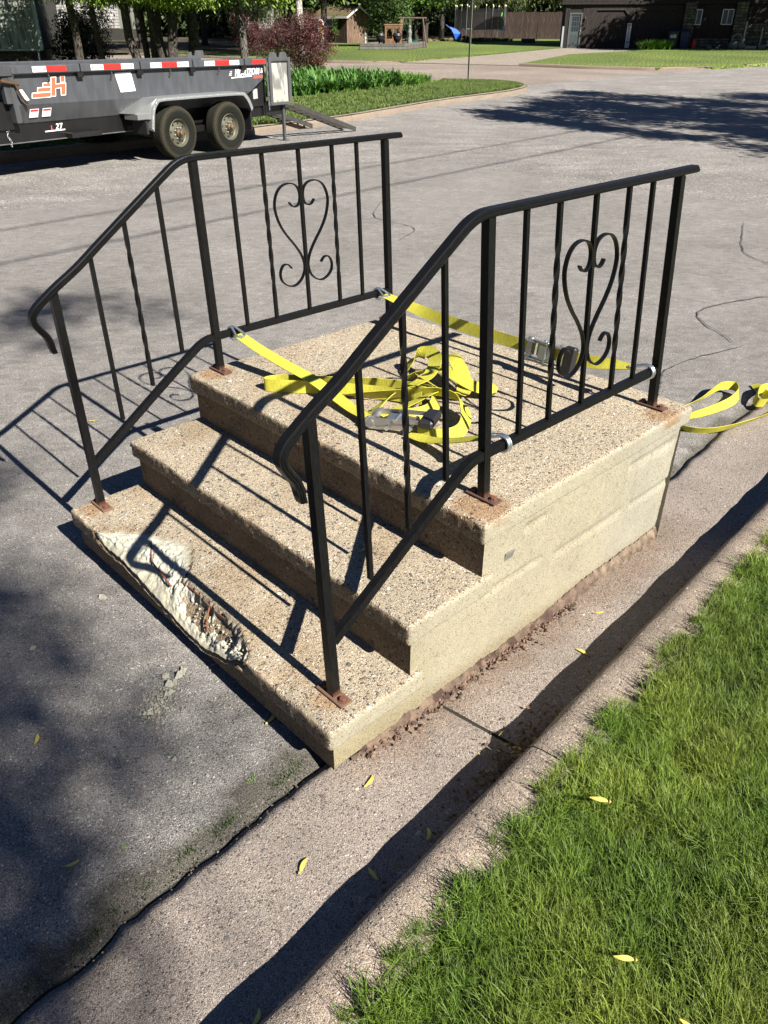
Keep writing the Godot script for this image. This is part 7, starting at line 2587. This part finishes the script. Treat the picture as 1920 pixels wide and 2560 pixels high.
func shed() -> void:
	var t := thing("garden_shed", "weathered brown board shed with mossy roof and double doors", "shed", VG(-47.93, 43.39, 0.0))
	# x along the front (away up the street), z out towards the sun
	t.basis = wall_frame(Vector3.ZERO, V(-0.167, 0, 0.986)).basis
	var c := colored(Color(0.07, 0.045, 0.032))
	bx(c, 0.03, 2.50, 0.0, 1.80, -3.15, -0.04, 0.0)
	put("wall", c, M.wood, t)
	var fr := Color(0.19, 0.125, 0.085)
	for k in 17:
		var x0 := k * 0.15
		var top := 1.80 + 0.60 * (1.0 - absf(x0 + 0.075 - 1.27) / 1.27)
		var b := colored(wood_tone(fr))
		bx(b, x0 + 0.004, x0 + 0.146, 0.0, top, -0.04, 0.0 + rng.randf() * 0.006, 0.003)
		put("board", b, M.wood, t)
	for k in 21:
		var b := colored(wood_tone(Color(0.06, 0.038, 0.028)))  # side boards coloured darker than the sunlit front, shade painted in
		b.box(Transform3D(Basis(), Vector3(0.012, 0.9, -0.08 - k * 0.15)), Vector3(0.03 + rng.randf() * 0.006, 1.8, 0.142), 0.003)
		put("board", b, M.wood, t)
	# doors braced with a Z
	for q in [[0.55, 1.20], [1.22, 1.88]]:
		var d := colored(wood_tone(Color(0.20, 0.13, 0.085)))
		bx(d, q[0], q[1], 0.04, 1.72, 0.008, 0.03, 0.004)
		var dn := put("door", d, M.wood, t)
		var tm := colored(Color(0.25, 0.175, 0.12))
		bx(tm, q[0], q[0] + 0.07, 0.04, 1.72, 0.03, 0.045, 0.003)
		bx(tm, q[1] - 0.07, q[1], 0.04, 1.72, 0.03, 0.045, 0.003)
		bx(tm, q[0] + 0.07, q[1] - 0.07, 1.64, 1.72, 0.03, 0.045, 0.003)
		bx(tm, q[0] + 0.07, q[1] - 0.07, 0.04, 0.12, 0.03, 0.045, 0.003)
		bx(tm, q[0] + 0.07, q[1] - 0.07, 0.84, 0.91, 0.03, 0.045, 0.003)
		put("brace_frame", tm, M.wood, dn)
		var z := colored(Color(0.23, 0.16, 0.11))
		var p0 := Vector3(q[0] + 0.08, 1.62, 0.039)
		var p1 := Vector3(q[1] - 0.08, 0.14, 0.039)
		if q[0] > 1.0:
			p0.x = q[1] - 0.08
			p1.x = q[0] + 0.08
		var dd := p1 - p0
		z.box(Transform3D(Basis(dd.normalized(), Vector3(0, 0, 1).cross(dd.normalized()), Vector3(0, 0, 1)), (p0 + p1) / 2), Vector3(dd.length(), 0.06, 0.014), 0.003)
		put("brace", z, M.wood, dn)
	# window on the shaded side
	var w := colored(Color(0.62, 0.61, 0.57))
	for q in [[-2.35, -2.27, 1.15, 1.68], [-1.36, -1.28, 1.15, 1.68]]:
		w.box(Transform3D(Basis(), Vector3(-0.02, 1.415, (q[0] + q[1]) / 2)), Vector3(0.05, 0.53, 0.08), 0.004)
	for y in [1.19, 1.64]:
		w.box(Transform3D(Basis(), Vector3(-0.02, y, -1.815)), Vector3(0.05, 0.08, 0.92), 0.004)
	var wn := put("window", w, M.paint, t)
	var p := MB.new()
	p.box(Transform3D(Basis(), Vector3(-0.012, 1.415, -1.815)), Vector3(0.012, 0.40, 0.92), 0.0)
	put("pane", p, M.pane, wn)
	# roof in shingle rows, brown with moss, pale fascia
	var rf := Node3D.new()
	rf.name = "roof"
	t.add_child(rf)
	for s in [-1.0, 1.0]:
		for k in 8:
			var f0 := k / 8.0
			var f1 := (k + 1.15) / 8.0
			var m := colored(Color(0.20, 0.125, 0.075) * rng.randf_range(0.85, 1.15))
			var A := Vector3(1.27 + s * 1.50 * (1 - f0), 1.74 + 0.72 * f0 + 0.012, 0.22)
			var B := Vector3(1.27 + s * 1.50 * (1 - minf(f1, 1)), 1.74 + 0.72 * minf(f1, 1) + 0.004, 0.22)
			var dz := Vector3(0, 0, -3.6)
			m.quad(A, B, B + dz, A + dz, Vector3(s * 0.4, 1, 0))
			m.quad(A, A + dz, A + dz - Vector3(0, 0.02, 0), A - Vector3(0, 0.02, 0), Vector3(s, 0, 0))
			for i in m.c.size():
				var g := smoothstep(0.0, 0.4, nz.get_noise_3dv(m.v[i] * 2.0))
				m.c[i] = m.c[i].lerp(Color(0.16, 0.14, 0.05), g)
			put("shingle_row", m, M.stone, rf)
		var fa := colored(Color(0.60, 0.60, 0.57))
		var q0 := Vector3(1.27, 2.46, 0.235)
		var q1 := Vector3(1.27 + s * 1.50, 1.74, 0.235)
		var dd := q1 - q0
		fa.box(Transform3D(Basis(dd.normalized(), Vector3(0, 0, 1).cross(dd.normalized()), Vector3(0, 0, 1)), (q0 + q1) / 2 - Vector3(0, 0.04, 0)), Vector3(dd.length(), 0.12, 0.03), 0.003)
		fa.box(Transform3D(Basis(), Vector3(1.27 + s * 1.51, 1.72, -1.58)), Vector3(0.03, 0.12, 3.58), 0.003)
		put("fascia", fa, M.paint, rf)
	# creeper on the shaded wall
	var v := thing("climbing_plant", "green creeper growing up the shed's shaded wall", "climber", VG(-48.9, 43.05, 0.0))
	var st := colored(Color(0.10, 0.08, 0.06))
	limb(st, Vector3.ZERO, Vector3(0.1, 1.6, -0.05), 0.02, 0.01, 3.0)
	put("stem", st, M.bark, v)
	var xs := []
	var cs := []
	crown_of([[0.05, 1.0, 0.05, 0.22, 0.35, 26], [0.1, 1.6, 0.05, 0.14, 0.3, 16]], Color(0.05, 0.10, 0.015), Color(0.12, 0.19, 0.03), 0.7, xs, cs)
	many("foliage", spray("small"), M.leaf, xs, cs, v)


func fence() -> void:
	var a := Vector2(-50.5, 58.4)
	var b := Vector2(-38.5, 66.2)
	var t := thing("wooden_fence", "tall brown board fence toned dark for shade between the trampoline and the garage", "fence", VG(a.x, a.y, 0))
	var d := (b - a)
	var L := d.length()
	t.basis = wall_frame(Vector3.ZERO, V(d.x / L, 0, d.y / L)).basis
	var n := int(L / 0.15)
	for i in n:
		var p := a.lerp(b, (i + 0.5) / n)
		var y := G(p.x, p.y) - G(a.x, a.y)
		var m := colored(wood_tone(Color(0.060, 0.038, 0.029)))  # boards coloured darker in place of tree shade
		bx(m, i * L / n + 0.003, (i + 1) * L / n - 0.003, y, y + 2.05, -0.02, rng.randf() * 0.008, 0.003)
		put("plank", m, M.wood, t)
	for i in 6:
		var p := a.lerp(b, i / 5.0)
		var y := G(p.x, p.y) - G(a.x, a.y)
		var m := colored(Color(0.08, 0.05, 0.038))
		bx(m, i * L / 5 - 0.05, i * L / 5 + 0.05, y, y + 2.1, -0.13, -0.03, 0.004)
		put("post", m, M.wood, t)


func trampoline() -> void:
	var t := thing("trampoline", "round netted trampoline on the far lawn before the fence", "trampoline", VG(-45.02, 55.03, 0.10))
	var R := 1.95
	var fr := colored(Color(0.5, 0.52, 0.52))
	var ring := []
	for i in 33:
		ring.append(Vector3(cos(TAU * i / 32), 0, sin(TAU * i / 32)) * R + Vector3(0, 0.80, 0))
	fr.tube(PackedVector3Array(ring), 0.03, 8, false)
	put("frame_ring", fr, M.zinc, t)
	var mt := colored(Color(0.01, 0.01, 0.01))
	mt.lathe(Transform3D(Basis(), Vector3(0, 0.79, 0)), [Vector2(R * 0.86, 0), Vector2(0, -0.01)], 32)
	put("jumping_mat", mt, M.paint, t)
	var pd := colored(Color(0.20, 0.24, 0.20))
	pd.lathe(Transform3D(Basis(), Vector3(0, 0.83, 0)), [Vector2(R * 0.84, 0.0), Vector2(R * 1.02, 0.0), Vector2(R * 1.03, -0.05)], 32)
	put("edge_pad", pd, M.paint, t)
	for i in 6:
		var a := TAU * (i + 0.35) / 6
		var b := a + 0.28
		var p := Vector3(cos(a), 0, sin(a)) * (R + 0.04)
		var q := Vector3(cos(b), 0, sin(b)) * (R + 0.04)
		for o in [p, q]:
			var po := colored(Color(0.36, 0.38, 0.38))
			po.tube(PackedVector3Array([o, o + Vector3(0, 2.36, 0)]), 0.022, 8)
			var pm := put("net_pole", po, M.zinc, t)
			var cap := colored(Color(0.75, 0.70, 0.45))
			cap.lathe(Transform3D(Basis(), o + Vector3(0, 2.36, 0)), [Vector2(0.04, -0.03), Vector2(0.045, 0.03), Vector2(0, 0.08)], 10)
			put("pole_cap", cap, M.paint, pm)
	var nt := colored(Color(1, 1, 1))
	nt.lathe(Transform3D(Basis(), Vector3.ZERO), [Vector2(R, 0.82), Vector2(R - 0.08, 1.5), Vector2(R - 0.02, 2.15)], 36)
	put("safety_net", nt, M.netting, t)
	var st := colored(Color(0.16, 0.62, 0.05))
	var c := Vector3(0.98, 0, -0.2).normalized() * R
	st.tube(PackedVector3Array(spline([c + Vector3(0, 0.84, 0), c + Vector3(-0.05, 1.4, 0.05), c + Vector3(0, 1.9, 0.02)], 5)), 0.045, 8)
	put("entry_strip", st, M.paint, t)
	var wb := thing("white_bag", "white bag lying on the trampoline's edge beside the green strip", "bag", VG(-45.02, 55.03, 0.10) + c * 0.93 + Vector3(-0.1, 0.86, -0.35))
	var wm := colored(Color(0.7, 0.7, 0.68))
	pebble_big(wm, 0.2)
	put("body", wm, M.paint, wb)
	# rough grass left under it
	var xs := []
	var cs := []
	for i in 420:
		var a := rng.randf() * TAU
		var p := Vector2(cos(a), sin(a)) * sqrt(rng.randf()) * 2.6 + Vector2(-44.7, 54.8)
		xs.append(Transform3D(Basis(Vector3.UP, rng.randf() * TAU).scaled(Vector3.ONE * rng.randf_range(0.5, 1.0)), VG(p.x, p.y, 0.1)))
		cs.append(Color(0.06, 0.12, 0.02) * rng.randf_range(0.7, 1.2))
	tag(many("rough_grass", strap_leaves(14, 0.32, 0.012, 76), M.blade, xs, cs), "long unmown grass beneath the trampoline", "grass")


func garden_things() -> void:
	# sand pit of dark timbers
	var sp := thing("sand_pit", "raised sand pit edged with weathered grey timbers before the play set", "sand pit", VG(-36.8, 38.3, 0.1))
	var q := [Vector2(-38.6, 36.3), Vector2(-36.8, 38.3), Vector2(-38.7, 42.1), Vector2(-40.5, 40.1)]
	for i in 4:
		var a: Vector2 = q[i]
		var b: Vector2 = q[(i + 1) % 4]
		for k in 2:
			var mb := colored(wood_tone(Color(0.17, 0.165, 0.145)))
			var A := VG(a.x, a.y, 0.20 + k * 0.17)
			var B := VG(b.x, b.y, 0.20 + k * 0.17)
			var d := (B - A)
			mb.box(Transform3D(Basis(d.normalized(), Vector3.UP, d.normalized().cross(Vector3.UP)).orthonormalized(), (A + B) / 2), Vector3(d.length() + 0.1 - k * 0.02, 0.16, 0.14 - k * 0.01), 0.01)
			putw("timber", mb, M.wood, sp)
	var fill := colored(Color(0.03, 0.027, 0.022))
	fill.quad(VG(q[0].x, q[0].y, 0.36), VG(q[1].x, q[1].y, 0.36), VG(q[2].x, q[2].y, 0.36), VG(q[3].x, q[3].y, 0.36), Vector3.UP)
	putw("fill", fill, M.soil, sp)
	# wooden playhouse with arched windows
	var ph := thing("playhouse", "small wooden playhouse with arched openings beneath the low tree", "playhouse", VG(-39.3, 39.9, 0.35))
	ph.basis = wall_frame(Vector3.ZERO, V(0.62, 0, 0.78)).basis
	var w := colored(Color(0.24, 0.13, 0.07))
	for x in [[-0.62, -0.5], [-0.14, -0.04], [0.34, 0.5]]:
		bx(w, x[0], x[1], 0.0, 1.0, -0.03, 0.03, 0.01)
	bx(w, -0.5, -0.14, 0.0, 0.28, -0.028, 0.028, 0.005)
	bx(w, -0.04, 0.34, 0.0, 0.12, -0.028, 0.028, 0.005)
	bx(w, -0.5, 0.34, 0.88, 1.0, -0.028, 0.028, 0.005)
	put("front_wall", w, M.wood, ph)
	for x in [0.0, 0.10, 0.20]:
		pass
	for k in 3:
		var sl := colored(Color(0.36, 0.17, 0.07))
		bx(sl, -0.03, 0.33, 0.14 + k * 0.11, 0.22 + k * 0.11, -0.02, 0.02, 0.004)
		put("slat", sl, M.wood, ph)
	for cx in [-0.32, 0.15]:
		var ar := colored(Color(0.24, 0.13, 0.07))
		var pts := []
		for i in 9:
			pts.append(Vector3(cx + cos(PI * i / 8.0) * 0.17, 0.68 + sin(PI * i / 8.0) * 0.17, 0.0))
		ar.tube(PackedVector3Array(pts), 0.03, 6)
		put("arch", ar, M.wood, ph)
	var pr := colored(Color(0.30, 0.18, 0.11))
	bx(pr, -0.68, 0.56, 1.0, 1.08, -0.6, 0.06, 0.01)
	bx(pr, 0.44, 0.56, 0.0, 1.35, -0.6, -0.5, 0.01)
	put("roof_boards", pr, M.wood, ph)
	# kettle barbecue shapes standing on the sand pit's near edge
	for s in [[-38.3, 37.7, "round black kettle planter, nearer the low tree"], [-37.55, 38.45, "round black kettle planter with a waist, nearer the slide"]]:
		var b := thing("kettle_planter", s[2], "planter", VG(s[0], s[1], 0.36), 0.0, "black kettle planters")
		var m := colored(Color(0.014, 0.014, 0.014))
		m.lathe(Transform3D(), [Vector2(0.14, 0), Vector2(0.10, 0.12), Vector2(0.24, 0.30), Vector2(0.29, 0.48), Vector2(0.25, 0.62), Vector2(0.0, 0.60)], 20)
		put("bowl", m, M.paint, b)
		var lg := colored(Color(0.02, 0.02, 0.02))
		lg.lathe(Transform3D(), [Vector2(0.30, 0.46), Vector2(0.31, 0.50), Vector2(0.30, 0.53)], 20)
		put("rim", lg, M.paint, b)
	# swing frame with the green slide
	var sf := thing("swing_set", "wooden A-frame swing set with a turquoise-green slide", "swing set", VG(-39.2, 41.2, 0.1))
	sf.basis = wall_frame(Vector3.ZERO, V(0.62, 0, 0.78)).basis
	for q2 in [[0.95, 0.35], [0.95, -0.5], [-0.55, 0.35], [-0.55, -0.5]]:
		var m := colored(Color(0.15, 0.105, 0.075))
		m.tube(PackedVector3Array([Vector3(q2[0] + signf(q2[0]) * 0.12, 0, q2[1] * 1.6), Vector3(q2[0] - signf(q2[0]) * 0.1, 1.65, 0)]), 0.05, 8)
		put("leg", m, M.wood, sf)
	var bm := colored(Color(0.12, 0.085, 0.06))
	bm.tube(PackedVector3Array([Vector3(-0.75, 1.65, 0), Vector3(1.1, 1.65, 0)]), 0.055, 8)
	put("beam", bm, M.wood, sf)
	var sl := colored(Color(0.02, 0.26, 0.17))
	var path := spline([Vector3(-0.70, 1.30, 0.5), Vector3(-0.45, 1.20, 0.6), Vector3(-0.15, 0.72, 0.75), Vector3(0.12, 0.40, 0.9), Vector3(0.42, 0.34, 1.0)], 5)
	var R := []
	for p in path:
		R.append([p + Vector3(0, 0.07, -0.24), p + Vector3(0, 0.07, -0.21), p + Vector3(0, 0, -0.19), p + Vector3(0, 0, 0.19), p + Vector3(0, 0.07, 0.21), p + Vector3(0, 0.07, 0.24), p + Vector3(0, -0.03, 0.21), p + Vector3(0, -0.03, -0.21)])
	sl.rings(R, true)
	put("slide", sl, M.paint, sf)
	var kid := thing("grey_statue", "pale grey garden figure beside the slide's foot", "statue", VG(-38.0, 40.0, 0.30))
	var ks := colored(Color(0.30, 0.30, 0.32))
	ks.lathe(Transform3D(), [Vector2(0.16, 0), Vector2(0.17, 0.15), Vector2(0.10, 0.45), Vector2(0.14, 0.70), Vector2(0.07, 0.88), Vector2(0.10, 1.0), Vector2(0.0, 1.12)], 16)
	put("body", ks, M.stone, kid)
	# blue ride-on toy by the rock pile
	var bl := thing("blue_barrow", "blue covered wheelbarrow tipped against the rock pile, left of the trampoline", "barrow", VG(-44.95, 52.2, 0.1))
	bl.basis = wall_frame(Vector3.ZERO, V(0.69, 0, 0.72)).basis
	var bb := colored(Color(0.02, 0.11, 0.55))
	bb.rings([[Vector3(-0.05, 0.12, -0.25), Vector3(0.35, 0.10, -0.25), Vector3(0.35, 0.10, 0.25), Vector3(-0.05, 0.12, 0.25)], [Vector3(-0.25, 0.55, -0.32), Vector3(0.38, 0.50, -0.32), Vector3(0.38, 0.50, 0.32), Vector3(-0.25, 0.55, 0.32)], [Vector3(-0.55, 1.0, -0.2), Vector3(-0.05, 0.85, -0.2), Vector3(-0.05, 0.85, 0.2), Vector3(-0.55, 1.0, 0.2)]], false)
	put("tub", bb, M.paint, bl)
	var bw := colored(Color(0.02, 0.02, 0.02))
	bw.lathe(Transform3D(Basis(Vector3.RIGHT, PI / 2), Vector3(0.15, 0.14, -0.05)), [Vector2(0, 0), Vector2(0.15, 0), Vector2(0.15, 0.1), Vector2(0, 0.1)], 16)
	put("wheel", bw, M.black_rubber, bl)
	var bh := colored(Color(0.02, 0.05, 0.30))
	for z in [-0.22, 0.22]:
		bh.tube(PackedVector3Array([Vector3(-0.1, 0.6, z), Vector3(-0.85, 1.12, z)]), 0.03, 8)
	put("handles", bh, M.paint, bl)
	# border rocks under the trees
	for k in 9:
		var m := colored(Color(0.22, 0.15, 0.10) * rng.randf_range(0.6, 1.3))
		var rr := rng.randf_range(0.18, 0.42)
		pebble_big(m, rr)
		var o := put("border_rock", m, M.stone)
		o.position = VG(-47.8 + k * 0.32 + rng.randf_range(-0.2, 0.2), 49.4 + k * 0.55, rr * 0.4)
		tag(o, ["reddish border rock farthest left under the bright green trees", "border rock second from the left under the bright green trees", "low rock third in the border under the trees", "brown rock in the left half of the garden border", "middle rock of the border beneath the trees", "rock just right of the border's middle", "rough rock third from the blue barrow", "rock second from the blue barrow in the border", "border rock nearest the blue barrow"][k], "rock", "rocks of the tree border")
	for q3 in [[-48.5, 50.5, 1.8, 5.0], [-43.0, 29.9, 1.6, 2.6]]:
		var pl := PackedVector2Array()
		for i in 18:
			var a := TAU * i / 18
			pl.append(Vector2(q3[0] + cos(a) * q3[2] * (1 + 0.2 * sin(a * 3)), q3[1] + sin(a) * q3[3]))
		poly_sheet("mulch_bed", pl, 0.125, M.rust_dirt, 1.5, func(_u: float, _v: float) -> Color: return Color(0.17, 0.085, 0.05))
	# shaded leaf mould under the wood
	poly_sheet("wood_floor", PackedVector2Array([Vector2(-46.0, 20), Vector2(-43.6, 27.5), Vector2(-45.0, 33), Vector2(-49.5, 40), Vector2(-53.0, 46.5), Vector2(-52, 56), Vector2(-54, 66), Vector2(-110, 110), Vector2(-150, 60), Vector2(-110, 15)]), 0.118, M.rust_dirt, 3.0, func(u: float, v: float) -> Color: return Color(0.055, 0.045, 0.025) * (1.0 + 0.6 * nz.get_noise_2d(u, v)))
	# pole at the corner
	var po := thing("sign_post", "slender weathered steel post standing at the street corner", "post", VG(-18.03, 22.9, 0.10))
	var pm := colored(Color(0.40, 0.39, 0.37))
	for s in [-1.0, 1.0]:
		bx(pm, s * 0.014, s * 0.046, 0.0, 3.4, -0.006 + 0.012 * s, 0.012 + 0.012 * s, 0.002)
	bx(pm, -0.014, 0.014, 0.0, 3.4, -0.018, 0.006, 0.002)
	put("channel", pm, M.dusty_metal, po)
	for k in 40:
		pass
	var ps := colored(Color(0.5, 0.5, 0.5))
	bx(ps, -0.3, 0.3, 2.75, 3.35, -0.03, -0.022, 0.002)
	put("sign_back", ps, M.zinc, po)
	var wm := thing("marker_stake", "short white plastic stake before the shed doors", "marker", VG(-42.3, 40.1, 0.1))
	var wb := colored(Color(0.75, 0.75, 0.75))
	wb.lathe(Transform3D(), [Vector2(0.055, 0), Vector2(0.055, 0.80), Vector2(0.03, 0.84), Vector2(0, 0.84)], 12)
	put("tube", wb, M.paint, wm)
	# grey and yellow hooped thing seen over the barberry
	var mbx := thing("hooped_post", "grey hooped stand with a yellow upright seen above the barberry", "stand", VG(-39.6, 34.0, 0.1))
	mbx.basis = wall_frame(Vector3.ZERO, V(0.69, 0, 0.72)).basis
	var hm := colored(Color(0.5, 0.5, 0.5))
	var hp := [Vector3(-0.13, 1.0, 0)]
	for i in 9:
		hp.append(Vector3(-cos(PI * i / 8.0) * 0.14, 1.42 + sin(PI * i / 8.0) * 0.16, 0))
	hp.append(Vector3(0.15, 1.3, 0))
	hm.tube(PackedVector3Array(hp), 0.045, 8)
	put("hoop", hm, M.paint, mbx)
	var ym := colored(Color(0.75, 0.40, 0.03))
	ym.tube(PackedVector3Array([Vector3(0, 0.55, 0.02), Vector3(0, 1.42, 0.02)]), 0.045, 8)
	put("upright", ym, M.paint, mbx)
	var gm := colored(Color(0.5, 0.5, 0.48))
	bx(gm, -0.16, 0.16, 0.0, 1.05, -0.06, -0.02, 0.01)
	put("stand", gm, M.paint, mbx)
	# low box and thin rod near the garage
	var lb := thing("garden_box", "low grey wooden box on the lawn left of the garage", "planter box", VG(-39.2, 53.9, 0.1))
	lb.basis = wall_frame(Vector3.ZERO, V(0.75, 0, 0.66)).basis
	for k in 2:
		var m := colored(Color(0.10, 0.095, 0.085))
		bx(m, -0.5, 0.5, k * 0.15, k * 0.15 + 0.14, 0.33, 0.37, 0.004)
		bx(m, -0.5, -0.46, k * 0.15, k * 0.15 + 0.14, -0.3, 0.33, 0.004)
		bx(m, 0.46, 0.5, k * 0.15, k * 0.15 + 0.14, -0.3, 0.33, 0.004)
		put("plank", m, M.wood, lb)
	var sl2 := colored(Color(0.02, 0.018, 0.015))
	bx(sl2, -0.45, 0.45, 0.0, 0.22, -0.28, 0.32, 0.0)
	put("soil", sl2, M.soil, lb)
	var rd := thing("marker_rod", "thin pale rod stuck in the lawn beside the low grey box", "rod", VG(-38.75, 54.3, 0.1))
	var rm := colored(Color(0.45, 0.45, 0.45))
	rm.tube(PackedVector3Array([Vector3.ZERO, Vector3(0, 1.35, 0)]), 0.022, 8)
	put("shaft", rm, M.paint, rd)


func backdrop() -> void:
	mat("siding", lin(1, 1, 1), 0.7, 0, true)
	tri_tex(M.siding, M.wood.albedo_texture, null, 2.0, 1.0)
	mat("steel_plate", lin(1, 1, 1), 0.42, 0.7, true)
	mat("print_green", lin(0.02, 0.16, 0.04), 0.5)
	mat("print_yellow", lin(0.65, 0.45, 0.02), 0.5)
	mat("print_faint", lin(0.60, 0.60, 0.62), 0.5)
	var nt := mat("netting", Color(0.02, 0.02, 0.022, 0.62), 0.9)
	nt.transparency = BaseMaterial3D.TRANSPARENCY_ALPHA
	trailer()
	brown_house()
	green_house()
	white_house()
	shed()
	fence()
	trampoline()
	garden_things()
	shrubs_and_bed()
	trees()
	wires()
